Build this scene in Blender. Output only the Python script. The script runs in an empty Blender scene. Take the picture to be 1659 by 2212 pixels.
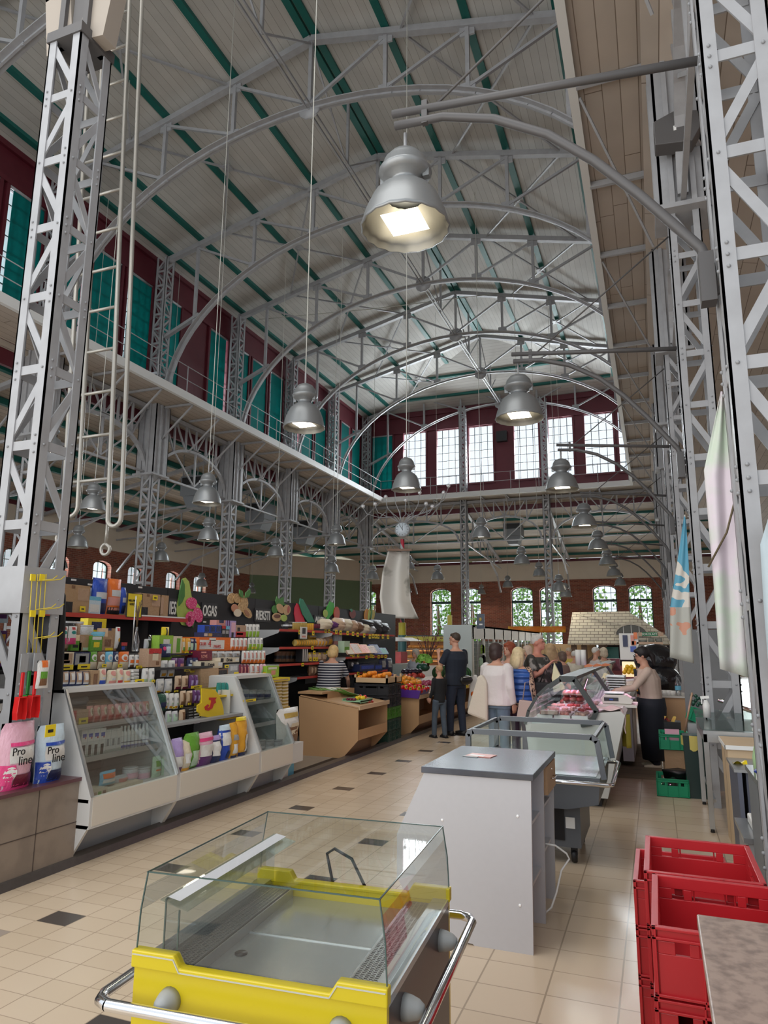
import bpy, bmesh, math, random
from math import sin, cos, pi, radians, sqrt, atan2
from mathutils import Vector, Matrix, Quaternion
V = Vector
rnd = random.Random(7)
scene = bpy.context.scene
COL = scene.collection
# ------------------------------------------------------------------ camera
EYE = V((0, 0, 1.65)); FPX, YAW, PITCH, ROLL = 1499.3, .3682, .1866, .0072
fwd = V((-sin(YAW) * cos(PITCH), cos(YAW) * cos(PITCH), sin(PITCH)))
rt0 = V((cos(YAW), sin(YAW), 0)); up0 = rt0.cross(fwd)
rt = rt0 * cos(ROLL) + up0 * sin(ROLL); upv = up0 * cos(ROLL) - rt0 * sin(ROLL)
cam = bpy.data.cameras.new('camera'); co = bpy.data.objects.new('camera', cam); COL.objects.link(co)
cam.sensor_fit = 'HORIZONTAL'; cam.sensor_width = 36; cam.lens = 36 * FPX / 1659
cam.clip_start = .05; cam.clip_end = 300
M = Matrix((rt, upv, -fwd)).transposed().to_4x4(); M.translation = EYE; co.matrix_world = M
scene.camera = co
def on(px, py, ax, v):
    "point where the sight line of a photograph pixel meets the plane axis ax = v"
    d = fwd + rt * ((px - 829.5) / FPX) - upv * ((py - 1106) / FPX)
    return EYE + d * ((v - EYE[ax]) / d[ax])
# ------------------------------------------------------------------ world, light, exposure
w = bpy.data.worlds.new('world'); scene.world = w; w.use_nodes = True
nt = w.node_tree; bgn = nt.nodes['Background']
bgn.inputs[0].default_value = (.86, .93, 1, 1); bgn.inputs[1].default_value = 1.25
scene.view_settings.view_transform = 'Standard'; scene.view_settings.look = 'None'
scene.view_settings.exposure = -0.1; scene.view_settings.gamma = 1
scene.view_settings.use_curve_mapping = False
cy = scene.cycles
cy.use_denoising = True; cy.max_bounces = 7; cy.diffuse_bounces = 4; cy.glossy_bounces = 3
cy.transmission_bounces = 4; cy.transparent_max_bounces = 12; cy.sample_clamp_indirect = 4
cy.caustics_reflective = False; cy.caustics_refractive = False
def area(name, loc, target, sx, sy, power, color=(1, 1, 1)):
    l = bpy.data.lights.new(name, 'AREA'); l.shape = 'RECTANGLE'; l.size = sx; l.size_y = sy
    l.energy = power; l.color = color
    o = bpy.data.objects.new(name, l); COL.objects.link(o); o.location = loc
    o.rotation_euler = (V(target) - V(loc)).to_track_quat('-Z', 'Y').to_euler(); return o
area('daylight_end_windows', (-7, 37.4, 11.0), (-7, 18, 11.5), 13, 3.2, 4200, (.9, .96, 1))
area('daylight_left_windows', (-17.0, 20, 11.4), (-5, 19, 13), 30, 2.8, 4000, (.9, .96, 1))
area('rear_roof_fill', (-8, -4, 3.4), (-7.5, 16, 15), 16, 5, 800, (1, .95, .88))  # added fill lamp behind the camera, aimed up to brighten the roof
area('near_overhead_fill', (-4, 1.0, 13.5), (-3.5, 5, 0), 12, 6, 650, (1, .96, .90))  # added fill lamp over the foreground; the hall has no skylight here
area('daylight_right_windows', (10.6, 20, 4), (0, 20, 4.5), 34, 4, 700, (.95, .97, 1))
area('pink_case_light', (-.97, 9.0, 1.25), (-1.0, 9.0, .8), .08, 2.0, 5, (1, .45, .7))
area('daylight_far_windows', (-7, 47.0, 3.6), (-7, 30, 5), 26, 4.5, 4500, (.93, .98, 1))
area('daylight_left_low_windows', (-25.6, 24, 4.2), (-10, 24, 5.5), 24, 3, 3500, (.93, .98, 1))
# ------------------------------------------------------------------ materials
MATS = {}
def mat(name, c, r=.6, m=0., noise=0., ns=8., emit=None, es=0., alpha=None, spec=None, bump=0., sheen=0.):
    if name in MATS: return MATS[name]
    x = bpy.data.materials.new(name); x.use_nodes = True; t = x.node_tree; b = t.nodes['Principled BSDF']
    b.inputs['Base Color'].default_value = (*c, 1); b.inputs['Roughness'].default_value = r; b.inputs['Metallic'].default_value = m
    if spec is not None: b.inputs['Specular IOR Level'].default_value = spec
    if emit: b.inputs['Emission Color'].default_value = (*emit, 1); b.inputs['Emission Strength'].default_value = es
    if alpha is not None: b.inputs['Alpha'].default_value = alpha
    tc = t.nodes.new('ShaderNodeTexCoord'); n = t.nodes.new('ShaderNodeTexNoise'); n.inputs['Scale'].default_value = ns; n.inputs['Detail'].default_value = 5
    t.links.new(tc.outputs['Object'], n.inputs['Vector'])
    if noise:
        mx = t.nodes.new('ShaderNodeMixRGB'); mx.inputs[1].default_value = (*[max(0, k * (1 - noise)) for k in c], 1); mx.inputs[2].default_value = (*[min(1, k * (1 + noise)) for k in c], 1)
        t.links.new(n.outputs['Fac'], mx.inputs[0]); t.links.new(mx.outputs[0], b.inputs['Base Color'])
    if bump:
        bp = t.nodes.new('ShaderNodeBump'); bp.inputs['Strength'].default_value = bump; bp.inputs['Distance'].default_value = .02
        t.links.new(n.outputs['Fac'], bp.inputs['Height']); t.links.new(bp.outputs[0], b.inputs['Normal'])
    MATS[name] = x; return x
def math_(t, op, a, b=None, c=None):
    n = t.nodes.new('ShaderNodeMath'); n.operation = op
    for i, s in enumerate((a, b, c)):
        if s is None: continue
        if isinstance(s, (int, float)): n.inputs[i].default_value = s
        else: t.links.new(s, n.inputs[i])
    return n.outputs[0]
def mixc(t, f, a, b):
    n = t.nodes.new('ShaderNodeMixRGB')
    for i, s in enumerate((f, a, b)):
        if isinstance(s, (int, float)): n.inputs[i].default_value = s
        elif isinstance(s, tuple): n.inputs[i].default_value = (*s, 1)
        else: t.links.new(s, n.inputs[i])
    return n.outputs[0]
def xyz(t, kind='Object'):
    tc = t.nodes.new('ShaderNodeTexCoord'); s = t.nodes.new('ShaderNodeSeparateXYZ'); t.links.new(tc.outputs[kind], s.inputs[0]); return s.outputs, tc.outputs[kind]
def base(x): return x.node_tree, x.node_tree.nodes['Principled BSDF']
def planks(name, c, groove, axis, pitch, gw=.05, r=.7, noise=.12, along=None):
    if name in MATS: return MATS[name]
    x = mat(name, c, r); t, b = base(x); o, vec = xyz(t)
    q = math_(t, 'DIVIDE', o[axis], pitch); f = math_(t, 'FRACT', q); g = math_(t, 'LESS_THAN', f, gw)
    cell = math_(t, 'FLOOR', q)
    wn = t.nodes.new('ShaderNodeTexWhiteNoise'); wn.noise_dimensions = '1D'; t.links.new(cell, wn.inputs['W'])
    v = math_(t, 'MULTIPLY_ADD', wn.outputs['Value'], noise * 2, 1 - noise)
    n = t.nodes.new('ShaderNodeTexNoise'); n.inputs['Scale'].default_value = 1.2; n.inputs['Detail'].default_value = 6; t.links.new(vec, n.inputs['Vector'])
    v2 = math_(t, 'MULTIPLY', v, math_(t, 'MULTIPLY_ADD', n.outputs['Fac'], .35, .82))
    cc = t.nodes.new('ShaderNodeVectorMath'); cc.operation = 'SCALE'; cc.inputs[0].default_value = c; t.links.new(v2, cc.inputs['Scale'])
    if along is not None:
        f2 = math_(t, 'FRACT', math_(t, 'ADD', math_(t, 'DIVIDE', o[along[0]], along[1]), wn.outputs['Value']))
        g = math_(t, 'MAXIMUM', g, math_(t, 'LESS_THAN', f2, .006))
    t.links.new(mixc(t, g, cc.outputs[0], groove), b.inputs['Base Color']); return x
def paint(name, c, c2, scale=3, r=.5, thr=(.45, .6), m=0):
    "two-tone blotches, for worn paint, marble, printed patterns"
    if name in MATS: return MATS[name]
    x = mat(name, c, r, m); t, b = base(x); o, vec = xyz(t)
    n = t.nodes.new('ShaderNodeTexNoise'); n.inputs['Scale'].default_value = scale; n.inputs['Detail'].default_value = 8; t.links.new(vec, n.inputs['Vector'])
    cr = t.nodes.new('ShaderNodeMapRange'); cr.inputs[1].default_value = thr[0]; cr.inputs[2].default_value = thr[1]; t.links.new(n.outputs['Fac'], cr.inputs[0])
    t.links.new(mixc(t, cr.outputs[0], c, c2), b.inputs['Base Color']); return x
def stripes(name, c, c2, axis, pitch, duty=.5, r=.8):
    if name in MATS: return MATS[name]
    x = mat(name, c, r); t, b = base(x); o, vec = xyz(t)
    f = math_(t, 'LESS_THAN', math_(t, 'FRACT', math_(t, 'DIVIDE', o[axis], pitch)), duty)
    t.links.new(mixc(t, f, c, c2), b.inputs['Base Color']); return x
def glass(name, tint=(.9, .97, .95), gl=.1, dens=.08):
    if name in MATS: return MATS[name]
    x = bpy.data.materials.new(name); x.use_nodes = True; t = x.node_tree; t.nodes.clear()
    out = t.nodes.new('ShaderNodeOutputMaterial'); tr = t.nodes.new('ShaderNodeBsdfTransparent'); gs = t.nodes.new('ShaderNodeBsdfGlossy')
    tr.inputs[0].default_value = (*tint, 1); gs.inputs['Roughness'].default_value = .02
    fr = t.nodes.new('ShaderNodeLayerWeight'); fr.inputs[0].default_value = .35
    f = math_(t, 'MULTIPLY_ADD', fr.outputs['Fresnel'], .45, gl * .7); f = math_(t, 'MINIMUM', f, .55)
    mx = t.nodes.new('ShaderNodeMixShader'); t.links.new(f, mx.inputs[0]); t.links.new(tr.outputs[0], mx.inputs[1]); t.links.new(gs.outputs[0], mx.inputs[2])
    t.links.new(mx.outputs[0], out.inputs[0]); MATS[name] = x; return x
GLASS = glass('clear_glass'); PANE = glass('window_pane', (.97, .99, 1), .02)
FILM = glass('clear_film', (.93, .95, .97), .16)
# ------------------------------------------------------------------ mesh builder
class MB:
    def __init__(s): s.v = []; s.f = []; s.mi = []; s.cur = 0; s.sm = []; s.s = False
    def add(s, vs, fs):
        k = len(s.v); s.v += [tuple(p) for p in vs]
        for f in fs: s.f.append([k + i for i in f]); s.mi.append(s.cur); s.sm.append(s.s)
        return s
    def box(s, a, b):
        x0, x1 = sorted((a[0], b[0])); y0, y1 = sorted((a[1], b[1])); z0, z1 = sorted((a[2], b[2]))
        return s.add([(x0, y0, z0), (x1, y0, z0), (x1, y1, z0), (x0, y1, z0), (x0, y0, z1), (x1, y0, z1), (x1, y1, z1), (x0, y1, z1)],
              [(3, 2, 1, 0), (4, 5, 6, 7), (0, 1, 5, 4), (1, 2, 6, 5), (2, 3, 7, 6), (3, 0, 4, 7)])
    def bar(s, p, q, w_, h, up=(0, 0, 1)):
        p = V(p); q = V(q); d = (q - p).normalized(); u_ = V(up)
        if abs(d.dot(u_)) > .95: u_ = V((1, 0, 0)) if abs(d.x) < .9 else V((0, 1, 0))
        a = d.cross(u_).normalized() * w_ / 2; b = a.cross(d).normalized() * h / 2
        c = [p - a - b, p + a - b, p + a + b, p - a + b, q - a - b, q + a - b, q + a + b, q - a + b]
        return s.add(c, [(0, 1, 2, 3), (7, 6, 5, 4), (4, 5, 1, 0), (5, 6, 2, 1), (6, 7, 3, 2), (7, 4, 0, 3)])
    def path(s, pts, w_, h, up=(0, 0, 1)):
        for a, b in zip(pts, pts[1:]):
            e = (V(b) - V(a)).normalized() * min(w_, h) * .1; s.bar(V(a) - e, V(b) + e, w_, h, up)
        return s
    def tube(s, pts, r, n=8, cap=True):
        pts = [V(p) for p in pts]; rings = []; prev = None
        rr = r if isinstance(r, (list, tuple)) else [r] * len(pts); sm = s.s; s.s = True; vs = []; fs = []
        for i, p in enumerate(pts):
            d = ((pts[i + 1] if i + 1 < len(pts) else p) - (pts[i - 1] if i else p)).normalized()
            if prev is None: a = d.orthogonal().normalized()
            else: a = (prev - d * prev.dot(d)).normalized()
            prev = a; b = d.cross(a)
            vs += [p + (a * cos(2 * pi * k / n) + b * sin(2 * pi * k / n)) * rr[i] for k in range(n)]
        for i in range(len(pts) - 1):
            for k in range(n): fs.append((i * n + k, i * n + (k + 1) % n, (i + 1) * n + (k + 1) % n, (i + 1) * n + k))
        if cap: fs += [tuple(range(n))[::-1], tuple((len(pts) - 1) * n + k for k in range(n))]
        s.add(vs, fs); s.s = sm; return s
    def lathe(s, prof, c=(0, 0, 0), n=20, ax=None, flute=0.):
        c = V(c); vs = []; fs = []; sm = s.s; s.s = True
        R = (V(ax).to_track_quat('Z', 'Y').to_matrix() if ax else Matrix.Identity(3))
        for r, z in prof:
            for k in range(n):
                q = r * (1 + (flute if k % 2 else 0)); vs.append(c + R @ V((q * cos(2 * pi * k / n), q * sin(2 * pi * k / n), z)))
        for i in range(len(prof) - 1):
            for k in range(n): fs.append((i * n + k, i * n + (k + 1) % n, (i + 1) * n + (k + 1) % n, (i + 1) * n + k))
        s.add(vs, fs); s.s = sm; return s
    def ball(s, c, r, n=10, m=7, rot=None):
        c = V(c); r = (r, r, r) if isinstance(r, (int, float)) else r; vs = []; fs = []; sm = s.s; s.s = True; R = rot or Matrix.Identity(3)
        for i in range(m + 1):
            t = pi * i / m
            for k in range(n): vs.append(c + R @ V((r[0] * sin(t) * cos(2 * pi * k / n), r[1] * sin(t) * sin(2 * pi * k / n), -r[2] * cos(t))))
        for i in range(m):
            for k in range(n): fs.append((i * n + k, i * n + (k + 1) % n, (i + 1) * n + (k + 1) % n, (i + 1) * n + k))
        s.add(vs, fs); s.s = sm; return s
    def prism(s, poly, ax, a, b):
        "poly: 2-D outline in the two other axes (in x,y,z order); extruded along ax from a to b"
        def mk(p, t): q = list(p); q.insert(ax, t); return q
        n = len(poly); vs = [mk(p, a) for p in poly] + [mk(p, b) for p in poly]
        fs = [tuple(range(n))[::-1], tuple(range(n, 2 * n))] + [(i, (i + 1) % n, n + (i + 1) % n, n + i) for i in range(n)]
        return s.add(vs, fs)
    def quad(s, *p): return s.add(p, [tuple(range(len(p)))])
    def grid(s, fn, nu, nv):
        sm = s.s; s.s = True; vs = [fn(i / nu, j / nv) for j in range(nv + 1) for i in range(nu + 1)]
        s.add(vs, [(j * (nu + 1) + i, j * (nu + 1) + i + 1, (j + 1) * (nu + 1) + i + 1, (j + 1) * (nu + 1) + i) for j in range(nv) for i in range(nu)]); s.s = sm; return s
    def xf(s, M_):
        s.v = [tuple(M_ @ V(p)) for p in s.v]; return s
    def build(s, name, mats, parent=None, label=None, cat=None, group=None, kind=None, loc=None, bev=0, sub=0, solid=0, nrm=True):
        me = bpy.data.meshes.new(name); me.from_pydata(s.v, [], s.f)
        mats = mats if isinstance(mats, (list, tuple)) else [mats]
        for m_ in mats: me.materials.append(m_)
        me.polygons.foreach_set('material_index', s.mi); me.polygons.foreach_set('use_smooth', s.sm); me.update()
        if nrm:
            bm = bmesh.new(); bm.from_mesh(me); bmesh.ops.recalc_face_normals(bm, faces=bm.faces); bm.to_mesh(me); bm.free()
        o = bpy.data.objects.new(name, me); COL.objects.link(o)
        if parent: o.parent = parent
        if loc: o.location = loc
        if solid: d = o.modifiers.new('s', 'SOLIDIFY'); d.thickness = solid
        if bev: d = o.modifiers.new('b', 'BEVEL'); d.width = bev; d.segments = 2; d.limit_method = 'ANGLE'
        if sub: d = o.modifiers.new('u', 'SUBSURF'); d.levels = sub; d.render_levels = sub
        return tag(o, label, cat, group, kind)
def tag(o, label=None, cat=None, group=None, kind=None):
    if label: o['label'] = label
    if cat: o['category'] = cat
    if group: o['group'] = group
    if kind: o['kind'] = kind
    return o
def thing(name, label, cat, loc=(0, 0, 0), rz=0, group=None):
    o = bpy.data.objects.new(name, None); COL.objects.link(o); o.location = loc; o.rotation_euler = (0, 0, rz); o.empty_display_size = .1
    return tag(o, label, cat, group)
def dup(o, loc=None, rz=None, label=None, group=None, sc=None, par=None):
    def cp(a, p):
        c = a.copy(); COL.objects.link(c); c.parent = p
        for ch in KIDS.get(a.name, [x for x in a.children]): cp(ch, c)
        return c
    r = cp(o, par)
    if loc is not None: r.location = loc
    if rz is not None: r.rotation_euler = (r.rotation_euler[0], r.rotation_euler[1], rz)
    if label: r['label'] = label
    if group: r['group'] = group
    if sc: r.scale = (sc, sc, sc) if isinstance(sc, (int, float)) else sc
    return r
KIDS = {}
def text(s, loc, size, m, rot, parent=None, name='lettering', sx=1, ext=.002, align='CENTER', bold=0, fit=0):
    c = bpy.data.curves.new(name, 'FONT'); c.body = s; c.size = size; c.extrude = ext; c.align_x = align; c.align_y = 'CENTER'; c.offset = bold
    f = bpy.data.objects.new(name, c); me = bpy.data.meshes.new_from_object(f); bpy.data.objects.remove(f); me.name = name
    me.materials.clear(); me.materials.append(m); o = bpy.data.objects.new(name, me); COL.objects.link(o)
    if fit: xs = [v.co.x for v in me.vertices]; sx = fit / max(.001, max(xs) - min(xs))
    W_ = Matrix.LocRotScale(V(loc), __import__('mathutils').Euler(rot), V((sx, 1, 1)))
    if parent:
        P_ = Matrix.LocRotScale(parent.location, parent.rotation_euler, parent.scale) if parent.parent is None else Matrix.Identity(4)
        W_ = P_.inverted() @ W_; o.parent = parent
    me.transform(W_); return o
RX = (pi / 2, 0, pi / 2)      # lettering that faces +X
RY = (pi / 2, 0, 0)           # lettering that faces -Y
# ------------------------------------------------------------------ shared colours
M_STEEL = paint('grey_steel_paint', (.38, .385, .40), (.31, .31, .32), 6, .42, (.3, .8))
M_STEEL2 = mat('dark_steel_paint', (.09, .085, .085), .5)
M_RIV = mat('rivet_paint', (.30, .31, .325), .4)
M_GREEN = mat('dark_green_paint', (.005, .12, .10), .5, noise=.1)
M_RED = mat('oxblood_paint', (.11, .012, .022), .5, noise=.15, ns=3)
M_ROOF = planks('roof_boards', (.50, .485, .45), (.29, .27, .24), 0, .19, .06, noise=.06)
M_ROOFY = planks('roof_boards_hip', (.50, .485, .45), (.29, .27, .24), 1, .19, .06, noise=.06)
M_SOFFIT = planks('soffit_boards', (.50, .43, .365), (.19, .145, .11), 0, .235, .05, along=(1, 3.0))
M_SOFFX = planks('soffit_boards_end', (.47, .42, .36), (.12, .09, .06), 1, .235, .05)
M_CREAM = mat('cream_plaster', (.68, .60, .50), .8, noise=.06, ns=2)
M_WHITE = mat('white_paint', (.72, .72, .70), .5)
M_CHROME = mat('polished_chrome', (.8, .8, .82), .12, 1.)
M_INOX = paint('brushed_stainless', (.52, .54, .55), (.44, .46, .47), 5, .3, (.3, .7), m=.85)
M_BLACK = mat('black_plastic', (.012, .012, .014), .45)
M_DGREY = mat('dark_grey_panel', (.035, .035, .04), .6)
def brick_mat(name, axis=0):
    x = mat(name, (.3, .1, .06), .85); t, b = base(x); o, vec = xyz(t)
    cb = t.nodes.new('ShaderNodeCombineXYZ'); t.links.new(o[axis], cb.inputs[0]); t.links.new(o[2], cb.inputs[1])
    br = t.nodes.new('ShaderNodeTexBrick'); br.inputs['Color1'].default_value = (.30, .085, .05, 1); br.inputs['Color2'].default_value = (.17, .05, .035, 1)
    br.inputs['Mortar'].default_value = (.30, .19, .14, 1); br.inputs['Scale'].default_value = 1; br.inputs['Brick Width'].default_value = .27; br.inputs['Row Height'].default_value = .085
    br.inputs['Mortar Size'].default_value = .009; t.links.new(cb.outputs[0], br.inputs[0])
    n = t.nodes.new('ShaderNodeTexNoise'); n.inputs['Scale'].default_value = 1.3; n.inputs['Detail'].default_value = 7; t.links.new(vec, n.inputs[0])
    cr = t.nodes.new('ShaderNodeMapRange'); cr.inputs[1].default_value = .56; cr.inputs[2].default_value = .72; cr.inputs[4].default_value = .5; t.links.new(n.outputs['Fac'], cr.inputs[0])
    t.links.new(mixc(t, cr.outputs[0], br.outputs[0], (.42, .26, .19)), b.inputs['Base Color']); return x
M_BRICK = brick_mat('red_brick_x', 0); M_BRICKY = brick_mat('red_brick_y', 1)
B = 4.456; YK = lambda k: -.4 + B * k
XL, XR, XC = -14.7, .63, -7.0
ZG = 9.15; YE = YK(8)                       # gallery height, last row of columns
# ------------------------------------------------------------------ floor
def floor_mat():
    x = mat('beige_floor_tiles', (.56, .46, .34), .22); t, b = base(x); o, vec = xyz(t); 
    left = math_(t, 'LESS_THAN', o[0], -1.7); lr = lambda a, b_: math_(t, 'MULTIPLY_ADD', left, a - b_, b_)
    u = math_(t, 'DIVIDE', math_(t, 'ADD', o[0], lr(3.565, .257)), lr(.226, .335)); iu = math_(t, 'FLOOR', u); fu = math_(t, 'FRACT', u)
    v = math_(t, 'DIVIDE', math_(t, 'SUBTRACT', o[1], lr(.389, .22)), lr(.1725, .27)); iv = math_(t, 'FLOOR', v); fv = math_(t, 'FRACT', v)
    def edge(f): return math_(t, 'LESS_THAN', math_(t, 'SUBTRACT', .5, math_(t, 'ABSOLUTE', math_(t, 'SUBTRACT', f, .5))), .013)
    g = math_(t, 'MAXIMUM', edge(fu), edge(fv))
    cb = t.nodes.new('ShaderNodeCombineXYZ'); t.links.new(iu, cb.inputs[0]); t.links.new(iv, cb.inputs[1])
    wn = t.nodes.new('ShaderNodeTexWhiteNoise'); wn.noise_dimensions = '2D'; t.links.new(cb.outputs[0], wn.inputs['Vector'])
    m3 = lambda q: math_(t, 'COMPARE', math_(t, 'MODULO', math_(t, 'ADD', iv, 300.), 6.), float(q), .1)
    def eq(a, k): return math_(t, 'COMPARE', a, float(k), .1)
    dk = math_(t, 'MULTIPLY', left, math_(t, 'MAXIMUM', math_(t, 'MULTIPLY', eq(iu, 0), m3(0)), math_(t, 'MULTIPLY', eq(iu, 5), m3(1))))
    odd = math_(t, 'GREATER_THAN', wn.outputs['Value'], .992)
    tile = mixc(t, wn.outputs['Value'], (.60, .475, .34), (.66, .53, .39))
    n = t.nodes.new('ShaderNodeTexNoise'); n.inputs['Scale'].default_value = .9; n.inputs['Detail'].default_value = 6; t.links.new(vec, n.inputs[0])
    tile = mixc(t, math_(t, 'MULTIPLY', n.outputs['Fac'], .25), tile, (.42, .35, .28))
    tile = mixc(t, math_(t, 'MULTIPLY', odd, left), tile, (.36, .30, .25))
    tile = mixc(t, dk, tile, (.07, .06, .055))
    t.links.new(mixc(t, g, tile, (.36, .28, .20)), b.inputs['Base Color'])
    t.links.new(math_(t, 'MULTIPLY_ADD', n.outputs['Fac'], .10, .20), b.inputs['Roughness']); return x
MB().box((-26, -4, -.2), (10.5, 48, 0)).build('floor', floor_mat(), kind='structure')
# darker stall plinth and its edging gutter at the left
MB().prism([(-26, 0), (-4.42, 0), (-4.42, .03), (-26, .03)], 1, 2.2, 20).build('floor_stall_plinth', mat('grey_stall_floor', (.30, .26, .215), .4, noise=.15), kind='structure')
tag(MB().box((-4.42, 2.0, 0), (-4.27, 20, .025)).build('trim_1', mat('black_gutter', (.012, .012, .012), .5)), kind='structure')
tag(MB().prism([(-4.27, 0), (-4.14, 0), (-4.16, .05), (-4.22, .07), (-4.27, .05)], 1, 2.0, 20).build('trim_2', mat('dark_kerb_stone', (.075, .065, .06), .35, noise=.3, ns=20)), kind='structure')
# ------------------------------------------------------------------ outer walls with arched windows
def arch_poly(u0, u1, z0, zs, zt, n=8):
    c = (u0 + u1) / 2; h = (u1 - u0) / 2
    return [(u0, z0), (u1, z0)] + [(c + h * cos(pi * i / n), zs + (zt - zs) * sin(pi * i / n)) for i in range(n + 1)]
def pierced(name, m_, axis, const, th, u0, u1, z0, z1, wins, parent=None):
    "wall slab with arched holes: strips between windows plus the pieces below and above each"
    mb = MB()
    def bx(a, b, c, d):
        if b - a < .005 or d - c < .005: return
        mb.box((a, const, c), (b, const + th, d)) if axis == 0 else mb.box((const, a, c), (const + th, b, d))
    cur = u0
    for (a, b, zb, zs, zt) in wins:
        bx(cur, a, z0, z1); bx(a, b, z0, zb)
        n = 8; c = (a + b) / 2; h = (b - a) / 2
        if zt > zs:
            pts = [(c + h * cos(pi * i / n), zs + (zt - zs) * sin(pi * i / n)) for i in range(n + 1)]
            for p, q in zip(pts, pts[1:]): mb.prism([p, (p[0], z1), (q[0], z1), q], 1 if axis == 0 else 0, const, const + th)
        else: bx(a, b, zt, z1)
        cur = b
    bx(cur, u1, z0, z1)
    return mb.build(name, m_, kind='structure')
def arched_window(nm, axis, const, a, b, zb, zs, zt, cols, rows_lo, zr=None, frame_m=None, reveal=None):
    fm = frame_m or mat('green_window_frame', (.008, .05, .045), .5); mb = MB(); c = (a + b) / 2; h = (b - a) / 2; n = 10
    def P(u_, z, d=0): return (u_, const + d, z) if axis == 0 else (const + d, u_, z)
    upn = (0, 1, 0) if axis == 0 else (1, 0, 0)
    outl = [P(b, zb), P(b, zs)] + [P(c + h * cos(pi * i / n), zs + (zt - zs) * sin(pi * i / n)) for i in range(n + 1)] + [P(a, zb)]
    mb.path(outl + [outl[0]], .13, .08, upn)
    for i in range(1, cols):
        u_ = a + (b - a) * i / cols; zz = zs + (zt - zs) * sqrt(max(0, 1 - ((u_ - c) / h) ** 2)) if zt > zs else zt
        mb.bar(P(u_, zb), P(u_, zz), .03, .03, upn)
    zr = zr or zs
    mb.bar(P(a, zr), P(b, zr), .16, .1, upn)
    for i in range(1, rows_lo):
        z = zb + (zr - zb) * i / rows_lo; mb.bar(P(a, z), P(b, z), .03, .03, upn)
    z = zr + (zt - zr) * .5; mb.bar(P(a + .05, z), P(b - .05, z), .03, .03, upn)
    o = mb.build(nm, fm, kind='structure')
    pb = MB(); pb.quad(*[P(u_, z, .03) for u_, z in arch_poly(a, b, zb, zs, zt)]); pb.build('pane', PANE, o)
    if reveal:
        rb = MB(); 
        for sgn, u_ in ((-1, a), (1, b)): rb.box(P(u_ - .0, zb, -.36) if 0 else P(u_ - .09 * (sgn < 0), zb, -.36), P(u_ + .09 * (sgn > 0), zs, -.30))
        rb.build('brick_reveal', mat('pale_brick_reveal', (.75, .5, .42), .8, noise=.2, ns=12), o)
    return o
YW = 45.4                                  # end wall
endwins = [(-24.5, -23.2), (-17.35, -15.9), (-12.05, -10.5), (-9.65, -8.15), (-6.85, -5.35), (-4.95, -3.35), (-1.9, -.3), (.2, 1.75), (4.2, 5.8)]
ew = [on(770, 1300, 1, YW), on(812, 1300, 1, YW), on(930, 1300, 1, YW), on(974, 1300, 1, YW), on(996, 1300, 1, YW), on(1038, 1300, 1, YW), on(1104, 1300, 1, YW), on(1151, 1300, 1, YW),
      on(1166, 1300, 1, YW), on(1213, 1300, 1, YW), on(1281, 1300, 1, YW), on(1333, 1300, 1, YW), on(1358, 1300, 1, YW), on(1410, 1300, 1, YW)]
EW = [(ew[i].x, ew[i + 1].x, 1.25, 5.0, 5.3) for i in range(0, 14, 2)] + [(4.3, 5.9, 1.25, 5.0, 5.3)]
pierced('wall_end', M_BRICK, 0, YW, .45, -18.4, 9.5, 0, 5.7, EW)
MB().box((-18.4, YW + .02, 5.7), (9.5, YW + .45, 7.0)).build('wall_end_cream_band', M_CREAM, kind='structure')
MB().box((-18.4, YW - .1, 6.86), (9.5, YW + .02, 7.02)).build('trim_3', M_RED, kind='structure')
nw = 1
for (a, b, z0, zs, zt) in EW:
    arched_window('window_%d' % nw, 0, YW + .3, a, b, z0, zs, zt, 4, 6, 4.35); nw += 1
for a, b in zip(EW, EW[1:]): pass
MB().box((-18, YW - .05, 0), (9.4, YW - .01, 1.15)).build('wall_end_dado', mat('ochre_wall_panels', (.62, .45, .27), .7, noise=.1), kind='structure')
# left wall, its cream band, and the green slanting corner
LWY = [(y, y + 1.15, 3.0, 5.08, 5.35) for y in (14.5, 17.3, 20.2, 22.4, 25.0, 27.3, 30.2, 32.6)]
pierced('wall_left', M_BRICKY, 1, -24.4, .4, 2, 38.4, 0, 5.9, LWY)
for (a, b, z0, zs, zt) in LWY:
    arched_window('window_%d' % nw, 1, -24.3, a, b, z0, zs, zt, 4, 7, 4.4, reveal=1); nw += 1
MB().box((-24.42, 2, 5.9), (-24.0, 38.4, 7.3)).build('wall_left_cream_band', M_CREAM, kind='structure')
MB().box((-24.0, 2, 7.08), (-23.9, 38.4, 7.25)).build('trim_4', M_RED, kind='structure')
g = MB(); g.quad((-24.0, 38.4, 0), (-18.4, YW, 0), (-18.4, YW, 5.9), (-24.0, 38.4, 5.9)); g.build('wall_corner_green', mat('sage_green_paint', (.17, .25, .15), .7, noise=.05), kind='structure', solid=.1)
g = MB(); g.quad((-24.0, 38.4, 5.9), (-18.4, YW, 5.9), (-18.4, YW, 7.3), (-24.0, 38.4, 7.3)); g.build('wall_corner_cream', M_CREAM, kind='structure', solid=.1)
# right wall
RWY = [(y, y + 1.5, 1.6, 4.6, 5.1) for y in (8, 12, 16, 20.6, 25, 29.4, 34, 38.4)]
pierced('wall_right', M_BRICKY, 1, 9.3, .4, 0, YW, 0, 6.6, RWY)
for (a, b, z0, zs, zt) in RWY:
    arched_window('window_%d' % nw, 1, 9.4, a, b, z0, zs, zt, 4, 6, 4.2); nw += 1
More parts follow.
